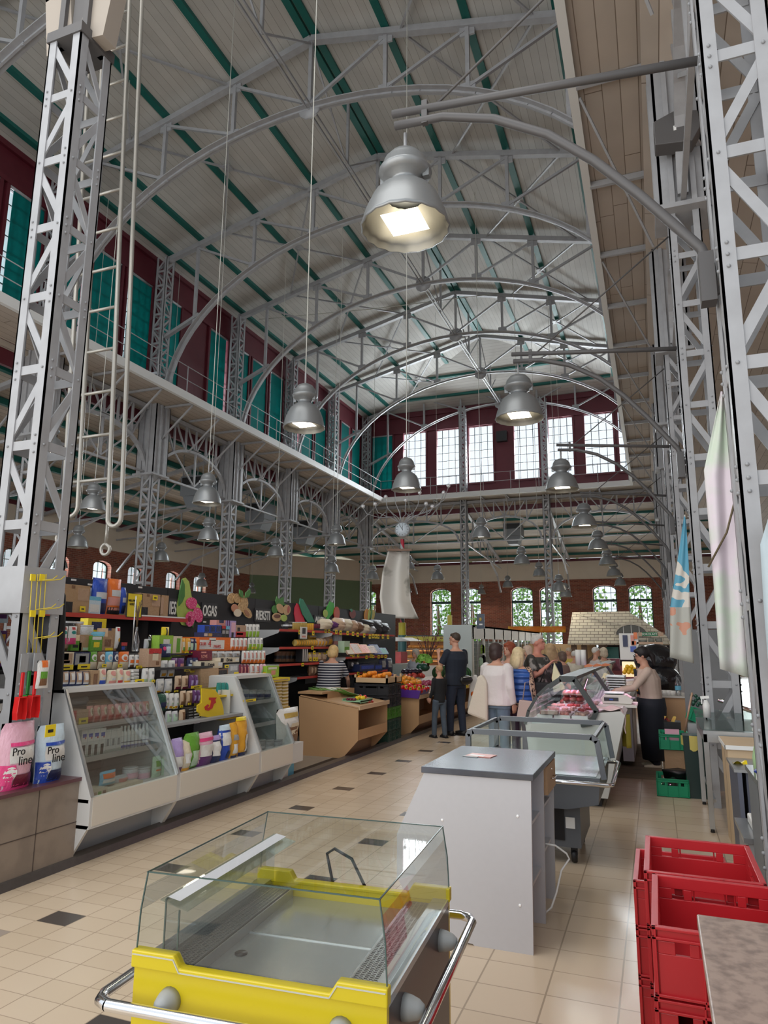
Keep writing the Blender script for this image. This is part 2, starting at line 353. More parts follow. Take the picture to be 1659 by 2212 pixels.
# ------------------------------------------------------------------ roofs
EAVE, RIDGE = 14.55, 16.55
XA, XB = -15.1, 1.1; YH = 34.0          # YH: where the hip begins at the ridge... ends at the end wall
YT = 36.2; YHIP = 31.2
def slab(name, pts, m_, th=.15): return MB().quad(*pts).build(name, m_, kind='structure', solid=th)
slab('ceiling_nave_left', [(XA, 3.2, EAVE), (XC, 3.2, RIDGE), (XC, YHIP, RIDGE), (XA, YT, EAVE)], M_ROOF, -.15)
slab('ceiling_nave_right', [(XC, 3.2, RIDGE), (XB, 3.2, EAVE), (XB, YT, EAVE), (XC, YHIP, RIDGE)], M_ROOF, -.15)
slab('ceiling_nave_hip', [(XA, YT, EAVE), (XC, YHIP, RIDGE), (XB, YT, EAVE)], M_ROOFY, -.15)
def zroof(x): return EAVE + (RIDGE - EAVE) * (1 - abs(x - XC) / (XC - XA)) if x < XC else EAVE + (RIDGE - EAVE) * (1 - abs(x - XC) / (XB - XC))
for i, off in enumerate((-7.5, -6.3, -4.25, -2.15, -.12, .12, 1.95, 3.9, 5.85, 7.4)):
    x = XC + off; z = zroof(x) - .12; ye = YHIP + (YT - YHIP) * abs(off) / 8.1
    tag(MB().box((x - .09, 3.2, z - .12), (x + .09, ye, z + .1)).build('roof_purlin', M_GREEN, label='dark green purlin along the %s slope of the high roof, %s' % ('left' if off < 0 else 'right', ['lowest', 'second lowest', 'third lowest', 'fourth lowest', 'highest', 'highest', 'fourth lowest', 'third lowest', 'second lowest', 'lowest'][i]), cat='purlin', group='purlins of the nave roof'))
for j, t_ in enumerate((.97, .72, .45)):
    y = YHIP + (YT - YHIP) * t_; z = RIDGE - (RIDGE - EAVE) * t_ - .12
    tag(MB().box((XC - 7.9 * t_, y - .09, z - .12), (XC + 7.9 * t_, y + .09, z + .1)).build('roof_purlin', M_GREEN, label='dark green purlin crossing the hipped end of the roof, ' + ('lowest above the far windows', 'middle of the three', 'uppermost of the three')[j], cat='purlin', group='purlins of the hipped end'))
# aisle roofs: from the gallery level down to the outer walls
ZI, ZO = 9.0, 7.2
slab('ceiling_left_aisle', [(-24.2, 2, ZO), (-14.9, 2, ZI), (-14.9, YE + .2, ZI), (-24.2, YW + .2, ZO)], planks('aisle_boards', (.50, .44, .37), (.14, .11, .09), 0, .2, .06), -.12)
slab('ceiling_end_aisle', [(-24.2, YW + .3, ZO), (-14.9, YE + .2, ZI), (.9, YE + .2, ZI), (9.5, YW + .3, ZO)], planks('aisle_boards_end', (.54, .48, .41), (.14, .11, .09), 1, .2, .06), -.12)
slab('ceiling_right_aisle', [(.3, 0, ZI), (9.5, 0, 6.6), (9.5, YW + .3, 6.6), (.3, YW, ZI)], M_SOFFIT, -.12)
for i in range(6):
    t_ = (i + .5) / 6; x = -14.9 - 9.3 * t_; z = ZI - (ZI - ZO) * t_ - .1; y = YE + (YW - YE) * t_; x2 = .9 + 8.6 * t_
    tag(MB().box((x - .08, 2, z - .1), (x + .08, y, z + .08)).build('aisle_purlin', M_GREEN, label='dark green left aisle purlin, number %s from the arcade' % ('one', 'two', 'three', 'four', 'five', 'six')[i], cat='purlin', group='purlins of the left aisle'))
    tag(MB().box((x, y - .08, z - .1), (x2, y + .08, z + .08)).build('aisle_purlin', M_GREEN, label='dark green far aisle purlin, row %s back from the arcade' % ('one', 'two', 'three', 'four', 'five', 'six')[i], cat='purlin', group='purlins of the far aisle'))
# ------------------------------------------------------------------ clerestory walls
ZW0, ZW1 = 10.2, 13.3
def clerestory(name, axis, const, u0, u1, openings, th=.12):
    "dark red framed wall with rectangular openings (a, b)"
    mb = MB()
    def bx(a, b, c, d, e=0, t2=0):
        mb.box((a, const - e, c), (b, const + th + t2, d)) if axis == 0 else mb.box((const - th - t2, a, c), (const + e, b, d))
    cur = u0
    for a, b in openings: bx(cur, a, ZW0, ZW1); cur = b
    bx(cur, u1, ZW0, ZW1); bx(u0, u1, ZW1, EAVE + .1); bx(u0, u1, ZG - .6, ZW0)
    bx(u0, u1, ZW1 + .05, ZW1 + .2, .08); bx(u0, u1, EAVE - .28, EAVE, .1)
    for a, b in openings:
        for q in (a, b): bx(q - .05, q + .05, ZW0 - .1, ZW1 + .1, .07)
        bx(a, b, ZW0 - .12, ZW0 - .02, .08)
    return mb.build(name, M_RED, kind='structure')
M_TEAL = mat('teal_blind_cloth', (.0, .16, .155), .7, noise=.12, ns=3)
t, b = base(M_TEAL); b.inputs['Transmission Weight'].default_value = 0
tl = t.nodes.new('ShaderNodeBsdfTranslucent'); tl.inputs[0].default_value = (.0, .16, .15, 1); mx = t.nodes.new('ShaderNodeMixShader'); mx.inputs[0].default_value = .55
t.links.new(b.outputs[0], mx.inputs[1]); t.links.new(tl.outputs[0], mx.inputs[2]); t.links.new(mx.outputs[0], t.nodes['Material Output'].inputs[0])
def clere_window(nm, axis, const, a, b, blind=None):
    mb = MB(); upn = (0, 1, 0) if axis == 0 else (1, 0, 0)
    def P(u_, z, d=0): return (u_, const + d, z) if axis == 0 else (const - d, u_, z)
    for i in range(5): mb.bar(P(a + (b - a) * i / 4, ZW0), P(a + (b - a) * i / 4, ZW1), .03, .03, upn)
    for i in range(8): mb.bar(P(a, ZW0 + (ZW1 - ZW0) * i / 7), P(b, ZW0 + (ZW1 - ZW0) * i / 7), .03, .03, upn)
    o = mb.build(nm, mat('window_bars', (.02, .035, .04), .5), kind='structure')
    MB().quad(P(a, ZW0, .02), P(b, ZW0, .02), P(b, ZW1, .02), P(a, ZW1, .02)).build('pane', PANE, o)
    if blind:
        bb = MB(); bb.box(P(a + blind[0], ZW0 + blind[2], -.06), P(b - blind[1], ZW1, -.075)); bb.build('roller_blind', M_TEAL, o, label='teal roller blind pulled down')
        MB().tube([P(a, ZW1 + .03, -.07), P(b, ZW1 + .03, -.07)], .05).build('blind_roller', M_STEEL, o)
# end wall: windows as in the photo
ends = [(803, 850, 1), (870, 922, 0), (942, 997, 0), (1012, 1068, 0), (1110, 1167, 0), (1185, 1242, 0), (1264, 1330, 0)]
YCW = YE + .55; eo = []
for a, b, bl in ends:
    eo.append((on(a, 1000, 1, YCW).x, on(b, 1000, 1, YCW).x, bl))
eo.append((-1.15, .1, 0))
clerestory('wall_clerestory_end', 0, YCW, XL - .3, XR + .4, [(a, b) for a, b, _ in eo])
for a, b, bl in eo:
    clere_window('window_%d' % nw, 0, YCW + .06, a, b, (0, 0, 0) if bl else None); nw += 1
XCW = -15.05; lo = []
for k in range(1, 8):
    for j, (s0, s1) in enumerate(((.15, 1.4), (1.6, 2.85), (3.05, 4.3))):
        if (k, j) != (4, 1): lo.append((YK(k) + s0, YK(k) + s1))
clerestory('wall_clerestory_left', 1, XCW, 3.2, YE + .5, lo)
rr_ = random.Random(3)
for i, (a, b) in enumerate(lo):
    clere_window('window_%d' % nw, 1, XCW - .06, a, b, ((.0, .12, .0), (.0, .0, .0), (.16, 0, .1), (.2, .0, .06))[(i + 2) % 4]); nw += 1
XRW = XR + .45; ro = [(YK(k) + s0, YK(k) + s0 + 1.1) for k in range(1, 8) for s0 in (.32, 1.68, 3.04)]
mbx = MB(); mbx.box((XRW, 3.2, ZG - .3), (XRW + .12, YE, EAVE)); mbx.build('wall_clerestory_right', M_RED, kind='structure')
# ------------------------------------------------------------------ lattice columns
def lattice(x, y, z0, z1, W_, parent, fl=.085, step=.62, rv=True, nm=''):
    h = W_ / 2; th = .014
    for sx in (-1, 1):
        for sy in (-1, 1):
            m_ = MB(); cx, cy_ = x + sx * h, y + sy * h
            m_.box((cx, cy_, z0), (cx - sx * fl, cy_ - sy * th, z1)); m_.box((cx, cy_, z0), (cx - sx * th, cy_ - sy * fl, z1))
            m_.build('corner_post', M_STEEL, parent)
    n = max(1, round((z1 - z0) / step)); d = (z1 - z0) / n
    for ax, s in ((0, -1), (0, 1), (1, -1), (1, 1)):
        m_ = MB(); inn = h - .03
        def P(t_, z, e=0): return (x + t_, y + s * (h + .004 - e), z) if ax == 0 else (x + s * (h + .004 - e), y + t_, z)
        up = (0, 1, 0) if ax == 0 else (1, 0, 0)
        for i in range(n):
            za = z0 + i * d; k = 1 if i % 2 else -1
            m_.bar(P(-inn, za + .0, .02), P(inn, za, .02), .075, .012, up) if i else None
            m_.bar(P(-k * inn, za + .05, .02), P(k * inn, za + d - .05, .02), .06, .012, up)
        m_.build('lacing', M_STEEL, parent)
        if rv:
            r_ = MB()
            for i in range(1, n):
                for t_ in (-1, 1):
                    for q in ((0,) if (i + (t_ > 0)) % 2 else (-.07, 0, .07)):
                        r_.ball(P(t_ * (h - fl / 2), z0 + i * d + q), .011, 6, 4)
            r_.build('rivet_heads', M_RIV, parent)
def capital(x, y, parent, z0=6.85, z1=9.3, r=.34):
    m_ = MB(); 
    for sx in (-1, 1):
        m_.box((x + sx * r, y - r, z0), (x + sx * (r - .03), y + r, z1)); m_.box((x - r, y + sx * r, z0), (x + r, y + sx * (r - .03), z1))
        for q in (-.12, .12):
            m_.box((x + q - .03, y + sx * r, z0 - .03), (x + q + .03, y + sx * (r + .05), z1)); m_.box((x + sx * r, y + q - .03, z0 - .03), (x + sx * (r + .05), y + q + .03, z1))
    m_.box((x - r - .06, y - r - .06, z0 - .06), (x + r + .06, y + r + .06, z0)); m_.build('column_head', M_STEEL, parent)
ORD = ['', 'first', 'second', 'third', 'fourth', 'fifth', 'sixth', 'seventh', 'eighth']
for k in range(3, 9):
    c = thing('lattice_column', 'grey riveted lattice column of the left arcade, %s along from the near end' % ORD[k - 2], 'column', (0, 0, 0), group='left arcade columns')
    lattice(XL, YK(k), .0, 6.85, .42, c, .09, .5, k < 5); capital(XL, YK(k), c); lattice(XL, YK(k), 9.2, EAVE - .2, .42, c, .09, .5, k < 5)
for k in range(1, 9):
    c = thing('lattice_column', 'grey lattice column of the right arcade, %s' % ['', 'nearest, at the right edge beside the pale banner', 'second from the camera, standing behind the steel table', 'third from the camera, partly behind the food banner', 'fourth along', 'fifth along', 'sixth along', 'seventh along', 'last at the far corner'][k], 'column', group='right arcade columns')
    lattice(XR, YK(k), 0, 6.85, .36, c, .085, .62, k < 4); capital(XR, YK(k), c, r=.26); lattice(XR, YK(k), 9.2, EAVE - .2, .36, c, .085, .62, False)
c = thing('lattice_column', 'grey lattice column at the left hung with yellow hook strips and red scoops', 'column')
lattice(-4.56, 4.07, 0, 6.95, .37, c, .09, .62)
m_ = MB()
for sx in (-1, 1):
    for q in (-.1, .1): m_.box((-4.56 + sx * .14 - .03, 4.07 + q - .02, 6.9), (-4.56 + sx * .14 + .03, 4.07 + q + .02, 9.2)); 
m_.box((-4.56 - .2, 3.87, 6.9), (-4.56 + .2, 4.27, 7.0)); m_.box((-4.62, 4.0, 7.0), (-4.5, 4.14, 9.2)); m_.build('column_head', M_STEEL2, c)
# skirting plate riveted round its foot
m_ = MB()
for a_, b_ in (((-4.755, 3.875, 1.85), (-4.745, 4.265, 2.2)), ((-4.375, 3.875, 1.85), (-4.365, 4.265, 2.2)), ((-4.755, 3.865, 1.85), (-4.365, 3.875, 2.2))): m_.box(a_, b_)
m_.build('collar_plate', M_STEEL, c)
m_ = MB()
for s, zz in ((1, 1), (-1, 1)):
    pts = [(-4.56 + s * (.18 + .75 * t_), 4.07, 6.95 + 2.3 * (t_ ** .62)) for t_ in [i / 8 for i in range(9)]]
    m_.path(pts, .30, .16, (0, 1, 0))
tag(m_.build('arch_brackets', mat('beige_steel_paint', (.36, .31, .26), .6), label='broad beige curved arch arms springing from the left near column head', cat='bracket'))
tag(MB().box((-15, 3.3, 9.2), (.8, 4.3, 9.5)).build('arcade_beam', M_STEEL), 'grey cross beam over the near row of columns', 'beam')
for i, xx_ in enumerate((-9.06, -4.75)):
    c = thing('lattice_column', 'pale lattice column of the far arcade, ' + ('between the first and second white windows' if not i else 'right of the fan panel'), 'column', group='far arcade columns')
    lattice(xx_, YE, 0, 6.85, .36, c, .085, .5, False); lattice(xx_, YE, 6.85, EAVE - .2, .36, c, .085, .5, False)
# ------------------------------------------------------------------ galleries
def gallery(side, xa, xb, y0, y1, lab):
    MB().box((xa, y0, ZG - .03), (xb, y1, ZG + .06)).build('ceiling_gallery_' + side, M_SOFFIT, kind='structure')
    m_ = MB(); xe = xb if side == 'left' else xa
    m_.box((xe - .03, y0, ZG - .1), (xe + .03, y1, ZG + .14)); m_.box((xe - .06, y0, ZG - .12), (xe + .06, y1, ZG - .09))
    m_.build('fascia_board', M_WHITE, label=lab, cat='fascia')
gallery('left', -14.9, -13.16, 3.5, YE - 1.35, 'long white edge board of the left gallery walkway')
gallery('right', -.60, .95, 3.0, YE - 1.35, 'long edge board of the right gallery walkway overhead')
MB().box((-14.9, YE - 1.35, ZG - .03), (.95, YE + .3, ZG + .06)).build('ceiling_gallery_end', M_SOFFX, kind='structure')
m_ = MB(); m_.box((-13.2, YE - 1.38, ZG - .1), (-.55, YE - 1.32, ZG + .14)); m_.box((-13.2, YE - 1.42, ZG - .12), (-.55, YE - 1.28, ZG - .09)); m_.build('fascia_board', M_WHITE, label='white edge board of the far gallery below the end windows', cat='fascia')
def railing(pts, lab):
    o = thing('gallery_railing', lab, 'railing')
    for a, b in zip(pts, pts[1:]):
        a, b = V(a), V(b); n = max(1, int((b - a).length / 1.35))
        for i in range(n + 1): p = a.lerp(b, i / n); MB().tube([p, p + V((0, 0, .95))], .018, 6).build('railing_post', M_STEEL, o)
        m_ = MB()
        for h in (.48, .93): m_.tube([a + V((0, 0, h)), b + V((0, 0, h))], .014, 6)
        m_.build('rail', M_STEEL, o)
railing([(-13.25, 4.5, ZG + .1), (-13.25, YE - 1.4, ZG + .1), (-.7, YE - 1.4, ZG + .1)], 'thin grey railing along the left and far gallery edge')
# gallery brackets
def bracket(p, lab, grp, dirx):
    o = thing('gallery_bracket', lab, 'bracket', p, group=grp)
    MB().bar((0, 0, 0), (dirx * 1.3, 0, 0), .05, .07).build('joist', M_STEEL, o)
    MB().bar((0, 0, -1.1), (dirx * 1.2, 0, -.05), .04, .05).build('strut', M_STEEL, o)
for k in range(3, 9):
    for j in (0, .33, .66):
        if k == 8 and j: continue
        bracket((-14.45, YK(k) + j * B, ZG - .08), 'thin grey strut bracket under the left gallery, %s' % ('at the %s arcade column' % ORD[k - 2] if not j else 'over the %s arch, %s side' % (ORD[k - 2], 'near' if j < .5 else 'far')), 'left gallery brackets', 1)
for k in range(1, 9):
    for j in (0, .5):
        m_ = MB().box((-.55, YK(k) + j * B - .03, ZG - .14), (.7, YK(k) + j * B + .03, ZG - .04))
        m_.build('soffit_joist', M_STEEL, label='grey joist crossing the right gallery soffit, %s the %s column' % ('at' if not j else 'just beyond', ORD[k]), cat='joist', group='right soffit joists')
    if k < 8:
        m_ = MB(); m_.bar((-.52, YK(k) + .2, ZG - .12), (.35, YK(k) + B * .55, 7.9), .03, .03)
        m_.build('tie_rod', M_STEEL, label='slanting thin tie rod under the right gallery beyond the %s column' % ORD[k], cat='rod', group='right soffit tie rods')
for x_ in (-11.8, -10.4, -7.9, -6.6, -3.5, -2.1):
    m_ = MB().bar((x_, YE, 8.1), (x_, YE - 1.25, ZG - .05), .04, .05); m_.bar((x_, YE, ZG - .08), (x_, YE - 1.3, ZG - .08), .05, .06)
    m_.build('gallery_bracket', M_STEEL, label='thin strut bracket under the far gallery', cat='bracket', group='far gallery brackets')
# ------------------------------------------------------------------ arcade arches
def arcade(fn, span, parent, zt=ZG - .1):
    "fn(t, z) -> point; t runs 0..span between columns"
    r = .3; a = (span - 2 * r) / 2; c = span / 2; zs, zc = 6.95, 8.15; N = 14
    up = (V(fn(1, 0)) - V(fn(0, 0))).cross(V((0, 0, 1)))
    az = lambda t_: zs + (zc - zs) * sqrt(max(0, 1 - ((t_ - c) / a) ** 2))
    pts = [fn(c + a * cos(pi * i / N), zs + (zc - zs) * sin(pi * i / N)) for i in range(N + 1)]
    MB().path(pts, .09, .12, up).build('arch_rib', M_STEEL, parent)
    MB().bar(fn(0, zt - .05), fn(span, zt - .05), .14, .16, up).build('top_beam', M_STEEL, parent)
    MB().bar(fn(0, zs - .05), fn(span, zs - .05), .06, .06, up).build('tie_bar', M_STEEL, parent)
    for f in (-.62, -.3, 0, .3, .62): t_ = c + a * f; MB().bar(fn(t_, az(t_)), fn(t_, zt), .06, .06, up).build('post', M_STEEL, parent)
    for f, g_ in ((0, -.3), (0, .3), (-.62, -.95), (.62, .95), (-.3, -.62), (.3, .62)): MB().bar(fn(c + a * f, az(c + a * f)), fn(c + a * g_, zt), .05, .05, up).build('diagonal', M_STEEL, parent)
    for f in (-.6, .6): MB().bar(fn(c, zs), fn(c + a * f, az(c + a * f)), .045, .045, up).build('strut', M_STEEL, parent)
    MB().bar(fn(c, zs), fn(c, zc), .06, .06, up).build('king_post', M_STEEL, parent)
    g = MB()
    for e in (-.14,): g.bar(fn(c - .18, zc + .06), fn(c + .18, zc + .06), .02, .22, up)
    g.build('gusset_plate', M_STEEL, parent)
a0 = thing('arcade_arch', 'pale grey arch with fanned braces between left columns, nearest the ladder', 'arch', (XL, YK(3), 0), group='left arcade arches')
arcade(lambda t_, z: (0, t_, z), B, a0)
for k in range(4, 8): dup(a0, (XL, YK(k), 0), label='pale grey arch with fanned braces between left columns, %s along' % ORD[k - 2])
for k in range(1, 8): dup(a0, (XR, YK(k), 0), label='grey arch with fanned braces in the right arcade, beyond the %s column' % ORD[k], group='right arcade arches')
for i, (xa, xb) in enumerate(((XL, -9.06), (-9.06, -4.75), (-4.75, XR))):
    a1 = thing('arcade_arch', 'far cross arcade arch, ' + ('left of the three, behind the clock', 'middle of the three', 'right of the three')[i], 'arch', (xa, YE, 0), group='far arcade arches')
    arcade(lambda t_, z: (t_, 0, z), xb - xa, a1)
# ------------------------------------------------------------------ aisle trusses
def aisle_truss(L_, zi, zo, parent):
    MB().bar((0, 0, 6.9), (-L_, 0, 6.45), .07, .07, (0, 1, 0)).build('tie_bar', M_STEEL, parent)
    MB().bar((0, 0, zi - .3), (-L_, 0, zo - .3), .12, .16, (0, 1, 0)).build('rafter', M_STEEL, parent)
    n = 5; zt = lambda t_: zi - .35 + (zo - zi) * t_; zb = lambda t_: 6.9 - .45 * t_
    for i in range(1, n): t_ = i / n; MB().bar((-L_ * t_, 0, zb(t_)), (-L_ * t_, 0, zt(t_)), .055, .055, (0, 1, 0)).build('post', M_STEEL, parent)
    for i in range(n - 1): MB().bar((-L_ * (i / n), 0, zt(i / n)), (-L_ * ((i + 1) / n), 0, zb((i + 1) / n)), .05, .05, (0, 1, 0)).build('diagonal', M_STEEL, parent)
    MB().path([(-L_ * .98, 0, 4.9), (-L_ * .88, 0, 5.9), (-L_ * .62, 0, 6.75)], .08, .1, (0, 1, 0)).build('curved_brace', M_STEEL, parent)
a2 = thing('aisle_truss', 'grey truss crossing the left aisle from the first arcade column', 'truss', (XL, YK(3), 0), group='left aisle trusses')
aisle_truss(9.3, ZI, ZO, a2)
for k in range(4, 9): dup(a2, (XL, YK(k), 0), label='grey truss crossing the left aisle from the %s arcade column' % ORD[k - 2])
for i, x_ in enumerate((XL, -9.06, -4.75, XR)): dup(a2, (x_, YE, 0), rz=-pi / 2, label='grey truss crossing the far aisle roof, ' + ('leftmost', 'second from the left', 'third from the left', 'rightmost')[i], group='far aisle trusses')
# ------------------------------------------------------------------ roof trusses
T0 = thing('roof_truss', 'riveted arched roof truss over the nave, nearest and mostly above the view', 'truss', (0, YK(2), 0), group='arched roof trusses')
UP = (0, 1, 0); EZ, PZ = 14.3, 16.2; AW, AZ0, AH = 7.35, 9.25, 5.05
zch = lambda d: PZ - (PZ - EZ) * abs(d) / 7.65
zar = lambda d: AZ0 + AH * sqrt(max(0, 1 - (d / AW) ** 2))
for s, nm in ((-1, 'left'), (1, 'right')):
    MB().bar((XC, 0, PZ), (XC + s * 7.65, 0, EZ), .16, .17, UP).build('top_chord', M_STEEL, T0)
pts = [(XC + AW * cos(pi * i / 32), 0, AZ0 + AH * sin(pi * i / 32)) for i in range(33)]
m_ = MB(); m_.path(pts, .12, .05, UP)
for e in (-.07, .07): m_.path([(p[0] * 1, e, p[2]) for p in pts], .025, .16, UP)
m_.build('arch_rib', M_STEEL, T0)
for d in (-6.4, -4.25, -2.15, 0, 1.95, 3.9, 6.0): MB().bar((XC + d, 0, zar(d)), (XC + d, 0, zch(d)), .09, .09, UP).build('post', M_STEEL, T0)
for d0, d1 in ((-4.25, -6.4), (-2.15, -4.25), (0, -2.15), (0, 1.95), (1.95, 3.9), (3.9, 6.0)):
    MB().bar((XC + d0, 0, zar(d0) + .1), (XC + d1, 0, zch(d1) - .1), .07, .07, UP).build('diagonal', M_STEEL, T0)
for s in (-1, 1): MB().bar((XC + s * 7.6, 0, 11.5), (XC + s * 6.2, 0, zar(6.2) + .15), .1, .14, UP).build('knee_brace', M_STEEL, T0)
g = MB(); g.lathe([(0, -.02), (.3, -.02), (.3, .02), (0, .02)], (XC, 0, zar(0)), 10, (0, 1, 0))
for d in (-4.25, -2.15, 1.95, 3.9):
    for z in (zar(d) + .1, zch(d) - .16): g.box((XC + d - .17, -.02, z - .12), (XC + d + .17, .02, z + .12))
g.build('gusset_plates', M_STEEL, T0)
TL = ['', '', '', 'nearest whole arch in view, behind the ladder', 'second whole arch, behind the big lamp', 'third arch along', 'fourth arch along', 'fifth arch along', 'farthest, before the end windows']
for k in range(3, 9): dup(T0, (0, YK(k), 0), label='riveted arched roof truss over the nave, ' + TL[k])
for k in range(2, 8):
    y0, y1 = YK(k), YK(k + 1)
    o = thing('ridge_bracing', 'double bar and diagonals joining the truss crowns, %s bay' % ORD[k - 1], 'brace', group='ridge bracing')
    m_ = MB(); zc = zar(0)
    for e in (-.06, .06): m_.bar((XC + e, y0, zc), (XC + e, y1, zc), .03, .06)
    m_.build('lower_bar', M_STEEL, o)
    ym = (y0 + y1) / 2; MB().bar((XC, ym, zc), (XC, ym, RIDGE - .2), .07, .07).build('post', M_STEEL, o)
    for q in (y0, y1): MB().bar((XC, q, PZ - .1), (XC, ym, zc), .04, .04).build('diagonal', M_STEEL, o)
    for s, lab in ((-1, 'left'), (1, 'right')):
        o = thing('wind_brace', 'crossed thin bars under the %s roof slope, %s bay' % (lab, ORD[k - 1]), 'brace', group='roof wind braces')
        P1 = [(XC + s * d_, q, zch(d_) + .02) for q, d_ in ((y0, 2.3), (y1, 5.4))]; P2 = [(XC + s * d_, q, zch(d_) + .02) for q, d_ in ((y0, 5.4), (y1, 2.3))]
        for P_ in (P1, P2): MB().bar(P_[0], P_[1], .05, .05).build('bar', M_STEEL, o)
        mid = (V(P1[0]) + V(P1[1])) / 2; MB().box(mid - V((.14, .14, .015)), mid + V((.14, .14, .015))).build('centre_plate', M_STEEL, o)
# ------------------------------------------------------------------ bell lamps
M_LAMP = mat('lamp_grey_enamel', (.27, .28, .285), .38, .45); M_GLOW = mat('lamp_glow', (1, .93, .8), .5, emit=(1, .90, .70), es=9)
M_GLOWF = mat('lamp_glow_far', (1, .93, .8), .5, emit=(1, .92, .78), es=7)
M_REFL = mat('lamp_inner_reflector', (.26, .25, .22), .35, .5)
def make_lamp(nm, lab, grp, glow, n=36):
    o = thing(nm, lab, 'lamp', group=grp)
    m_ = MB(); m_.lathe([(.075, .305), (.11, .295), (.15, .27), (.185, .23), (.215, .17), (.242, .09), (.262, .0), (.272, -.03), (.262, -.034)], (0, 0, 0), n, flute=.03)
    m_.build('bell_shade', M_LAMP, o, nrm=False)
    m_ = MB(); m_.lathe([(.26, -.032), (.248, 0.01), (.22, .09), (.18, .17), (.12, .22)], (0, 0, 0), n, flute=.05); m_.build('reflector', M_REFL, o, nrm=False)
    m_ = MB(); m_.lathe([(.02, .58), (.05, .575), (.10, .55), (.135, .50), (.15, .43), (.168, .42), (.168, .405), (.14, .37), (.095, .345), (.09, .31), (.11, .295)], (0, 0, 0), 20)
    for a in (0, pi): m_.box((.14 * cos(a) - .02, -.02, .34), (.14 * cos(a) + .02, .02, .43))
    m_.build('gear_housing', M_LAMP, o, nrm=False)
    m_ = MB(); m_.add([(-.12, -.12, .02), (.12, -.12, .02), (.12, .12, .02), (-.12, .12, .02)], [(3, 2, 1, 0)]); m_.build('glowing_panel', glow, o, nrm=False)
    m_ = MB(); m_.tube([(0, 0, .58), (0, 0, .74)], .012, 6); m_.build('hanger', M_STEEL, o)
    return o
def lamp_light(p, pw, col=(1, .86, .66), blend=.6, ang=150):
    l = bpy.data.lights.new('lamp_bulb', 'SPOT'); l.energy = pw; l.color = col; l.spot_size = radians(ang); l.spot_blend = blend; l.shadow_soft_size = .12
    q = bpy.data.objects.new('lamp_bulb', l); COL.objects.link(q); q.location = p
LP = make_lamp('pendant_lamp', 'large grey ribbed bell lamp hanging from the nearest right bracket', 'lamps on the right brackets', M_GLOW)
br = thing('lamp_bracket', 'long pipe bracket with curved arm on the nearest right column', 'bracket', (0, YK(1), 0), group='lamp brackets on the right columns')
pts = [(.43, 0, 3.6), (.42, 0, 3.78), (.38, 0, 3.9), (.07, 0, 4.32), (-.18, 0, 4.62), (-.45, 0, 4.88), (-.8, 0, 5.1), (-1.15, 0, 5.22), (-1.5, 0, 5.25)]
MB().tube([V(p) for p in pts], .03, 10).build('curved_pipe', M_STEEL2, br)
MB().tube([(.45, 0, 5.13), (-1.52, 0, 5.35)], .028, 10).build('straight_pipe', M_STEEL2, br)
MB().tube([(-1.2, 0, 5.33), (.45, 0, 6.6)], .01, 6).build('stay_rod', M_STEEL2, br)
MB().box((.36, -.05, 3.55), (.44, .05, 3.85)).build('wall_clamp', M_STEEL2, br); MB().box((-1.3, -.02, 5.2), (-1.26, .02, 5.38)).build('tip_clamp', M_STEEL2, br)
ZL = 4.47
LBL = ['', 'large grey ribbed bell lamp hanging from the nearest right bracket', 'bell lamp on the second right bracket, against the far dark red wall', 'bell lamp on the third right bracket, in front of the right end window', 'bell lamp on the fourth right bracket', 'bell lamp on the fifth right bracket', 'bell lamp on the sixth right bracket', 'small bell lamp on the seventh right bracket']
for k in range(1, 8):
    l = LP if k == 1 else dup(LP, label=LBL[k]); l.location = (-1.46, YK(k) + .1, 4.53); l.scale = (1.13, 1.13, .98)
    if k > 1: dup(br, (0, YK(k), 0), label='long pipe bracket with curved arm on the %s right column' % ORD[k])
    lamp_light((-1.46, YK(k) + .1, 4.5), 45)
LF = make_lamp('pendant_lamp', 'grey ribbed bell lamp on a long wire, nearest over the left walkway', 'lamps on long wires', M_GLOWF, 28)
MB().tube([(0, 0, 0), (0, 0, 1)], .008, 5).build('suspension_wire', mat('pale_cable', (.5, .5, .45), .5), LF, loc=(0, 0, .7))
far = [(657, 920, 88, 'nearest over the left walkway'), (878, 1055, 63, 'just above the clock'), (447, 1085, 60, 'before the second arcade column'), (200, 1100, 53, 'behind the hanging ladder'), (105, 975, 60, 'glaring behind the left lattice'), (167, 1180, 43, 'below the ladder hooks'), (450, 1165, 45, 'right below a nearer lamp'), (347, 1210, 36, 'right of the first arcade column'), (595, 1200, 36, 'left of the third arcade column'), (502, 1240, 30, 'above the peanut cutout'), (727, 1175, 40, 'beside the fourth arcade column'), (717, 1235, 32, 'below another lamp at the fourth column'), (805, 1250, 27, 'left of the silver sail'), (945, 1250, 28, 'right of the silver sail'), (1040, 1160, 40, 'right of the first far column'), (1127, 1217, 34, 'over the paired far windows'), (1165, 1243, 27, 'just left of the second far column'), (883, 1228, 27, 'half hidden by the silver sail'), (1097, 1267, 22, 'small, above the tall window'), (1040, 1282, 18, 'tiny, before the brick wall'), (1062, 1284, 17, 'tiny, right of another before the brick wall'), (1208, 1275, 32, 'greyer, right of the second far column'), (1222, 1288, 26, 'greyer, overlapping another by the far column'), (1340, 1263, 24, 'small, above the stall roof window'), (130, 1225, 30, 'before the left brick wall'), (435, 1265, 26, 'above the raspberry cutout'), (543, 1280, 20, 'before the green corner wall'), (880, 1272, 18, 'lowest beside the silver sail')]
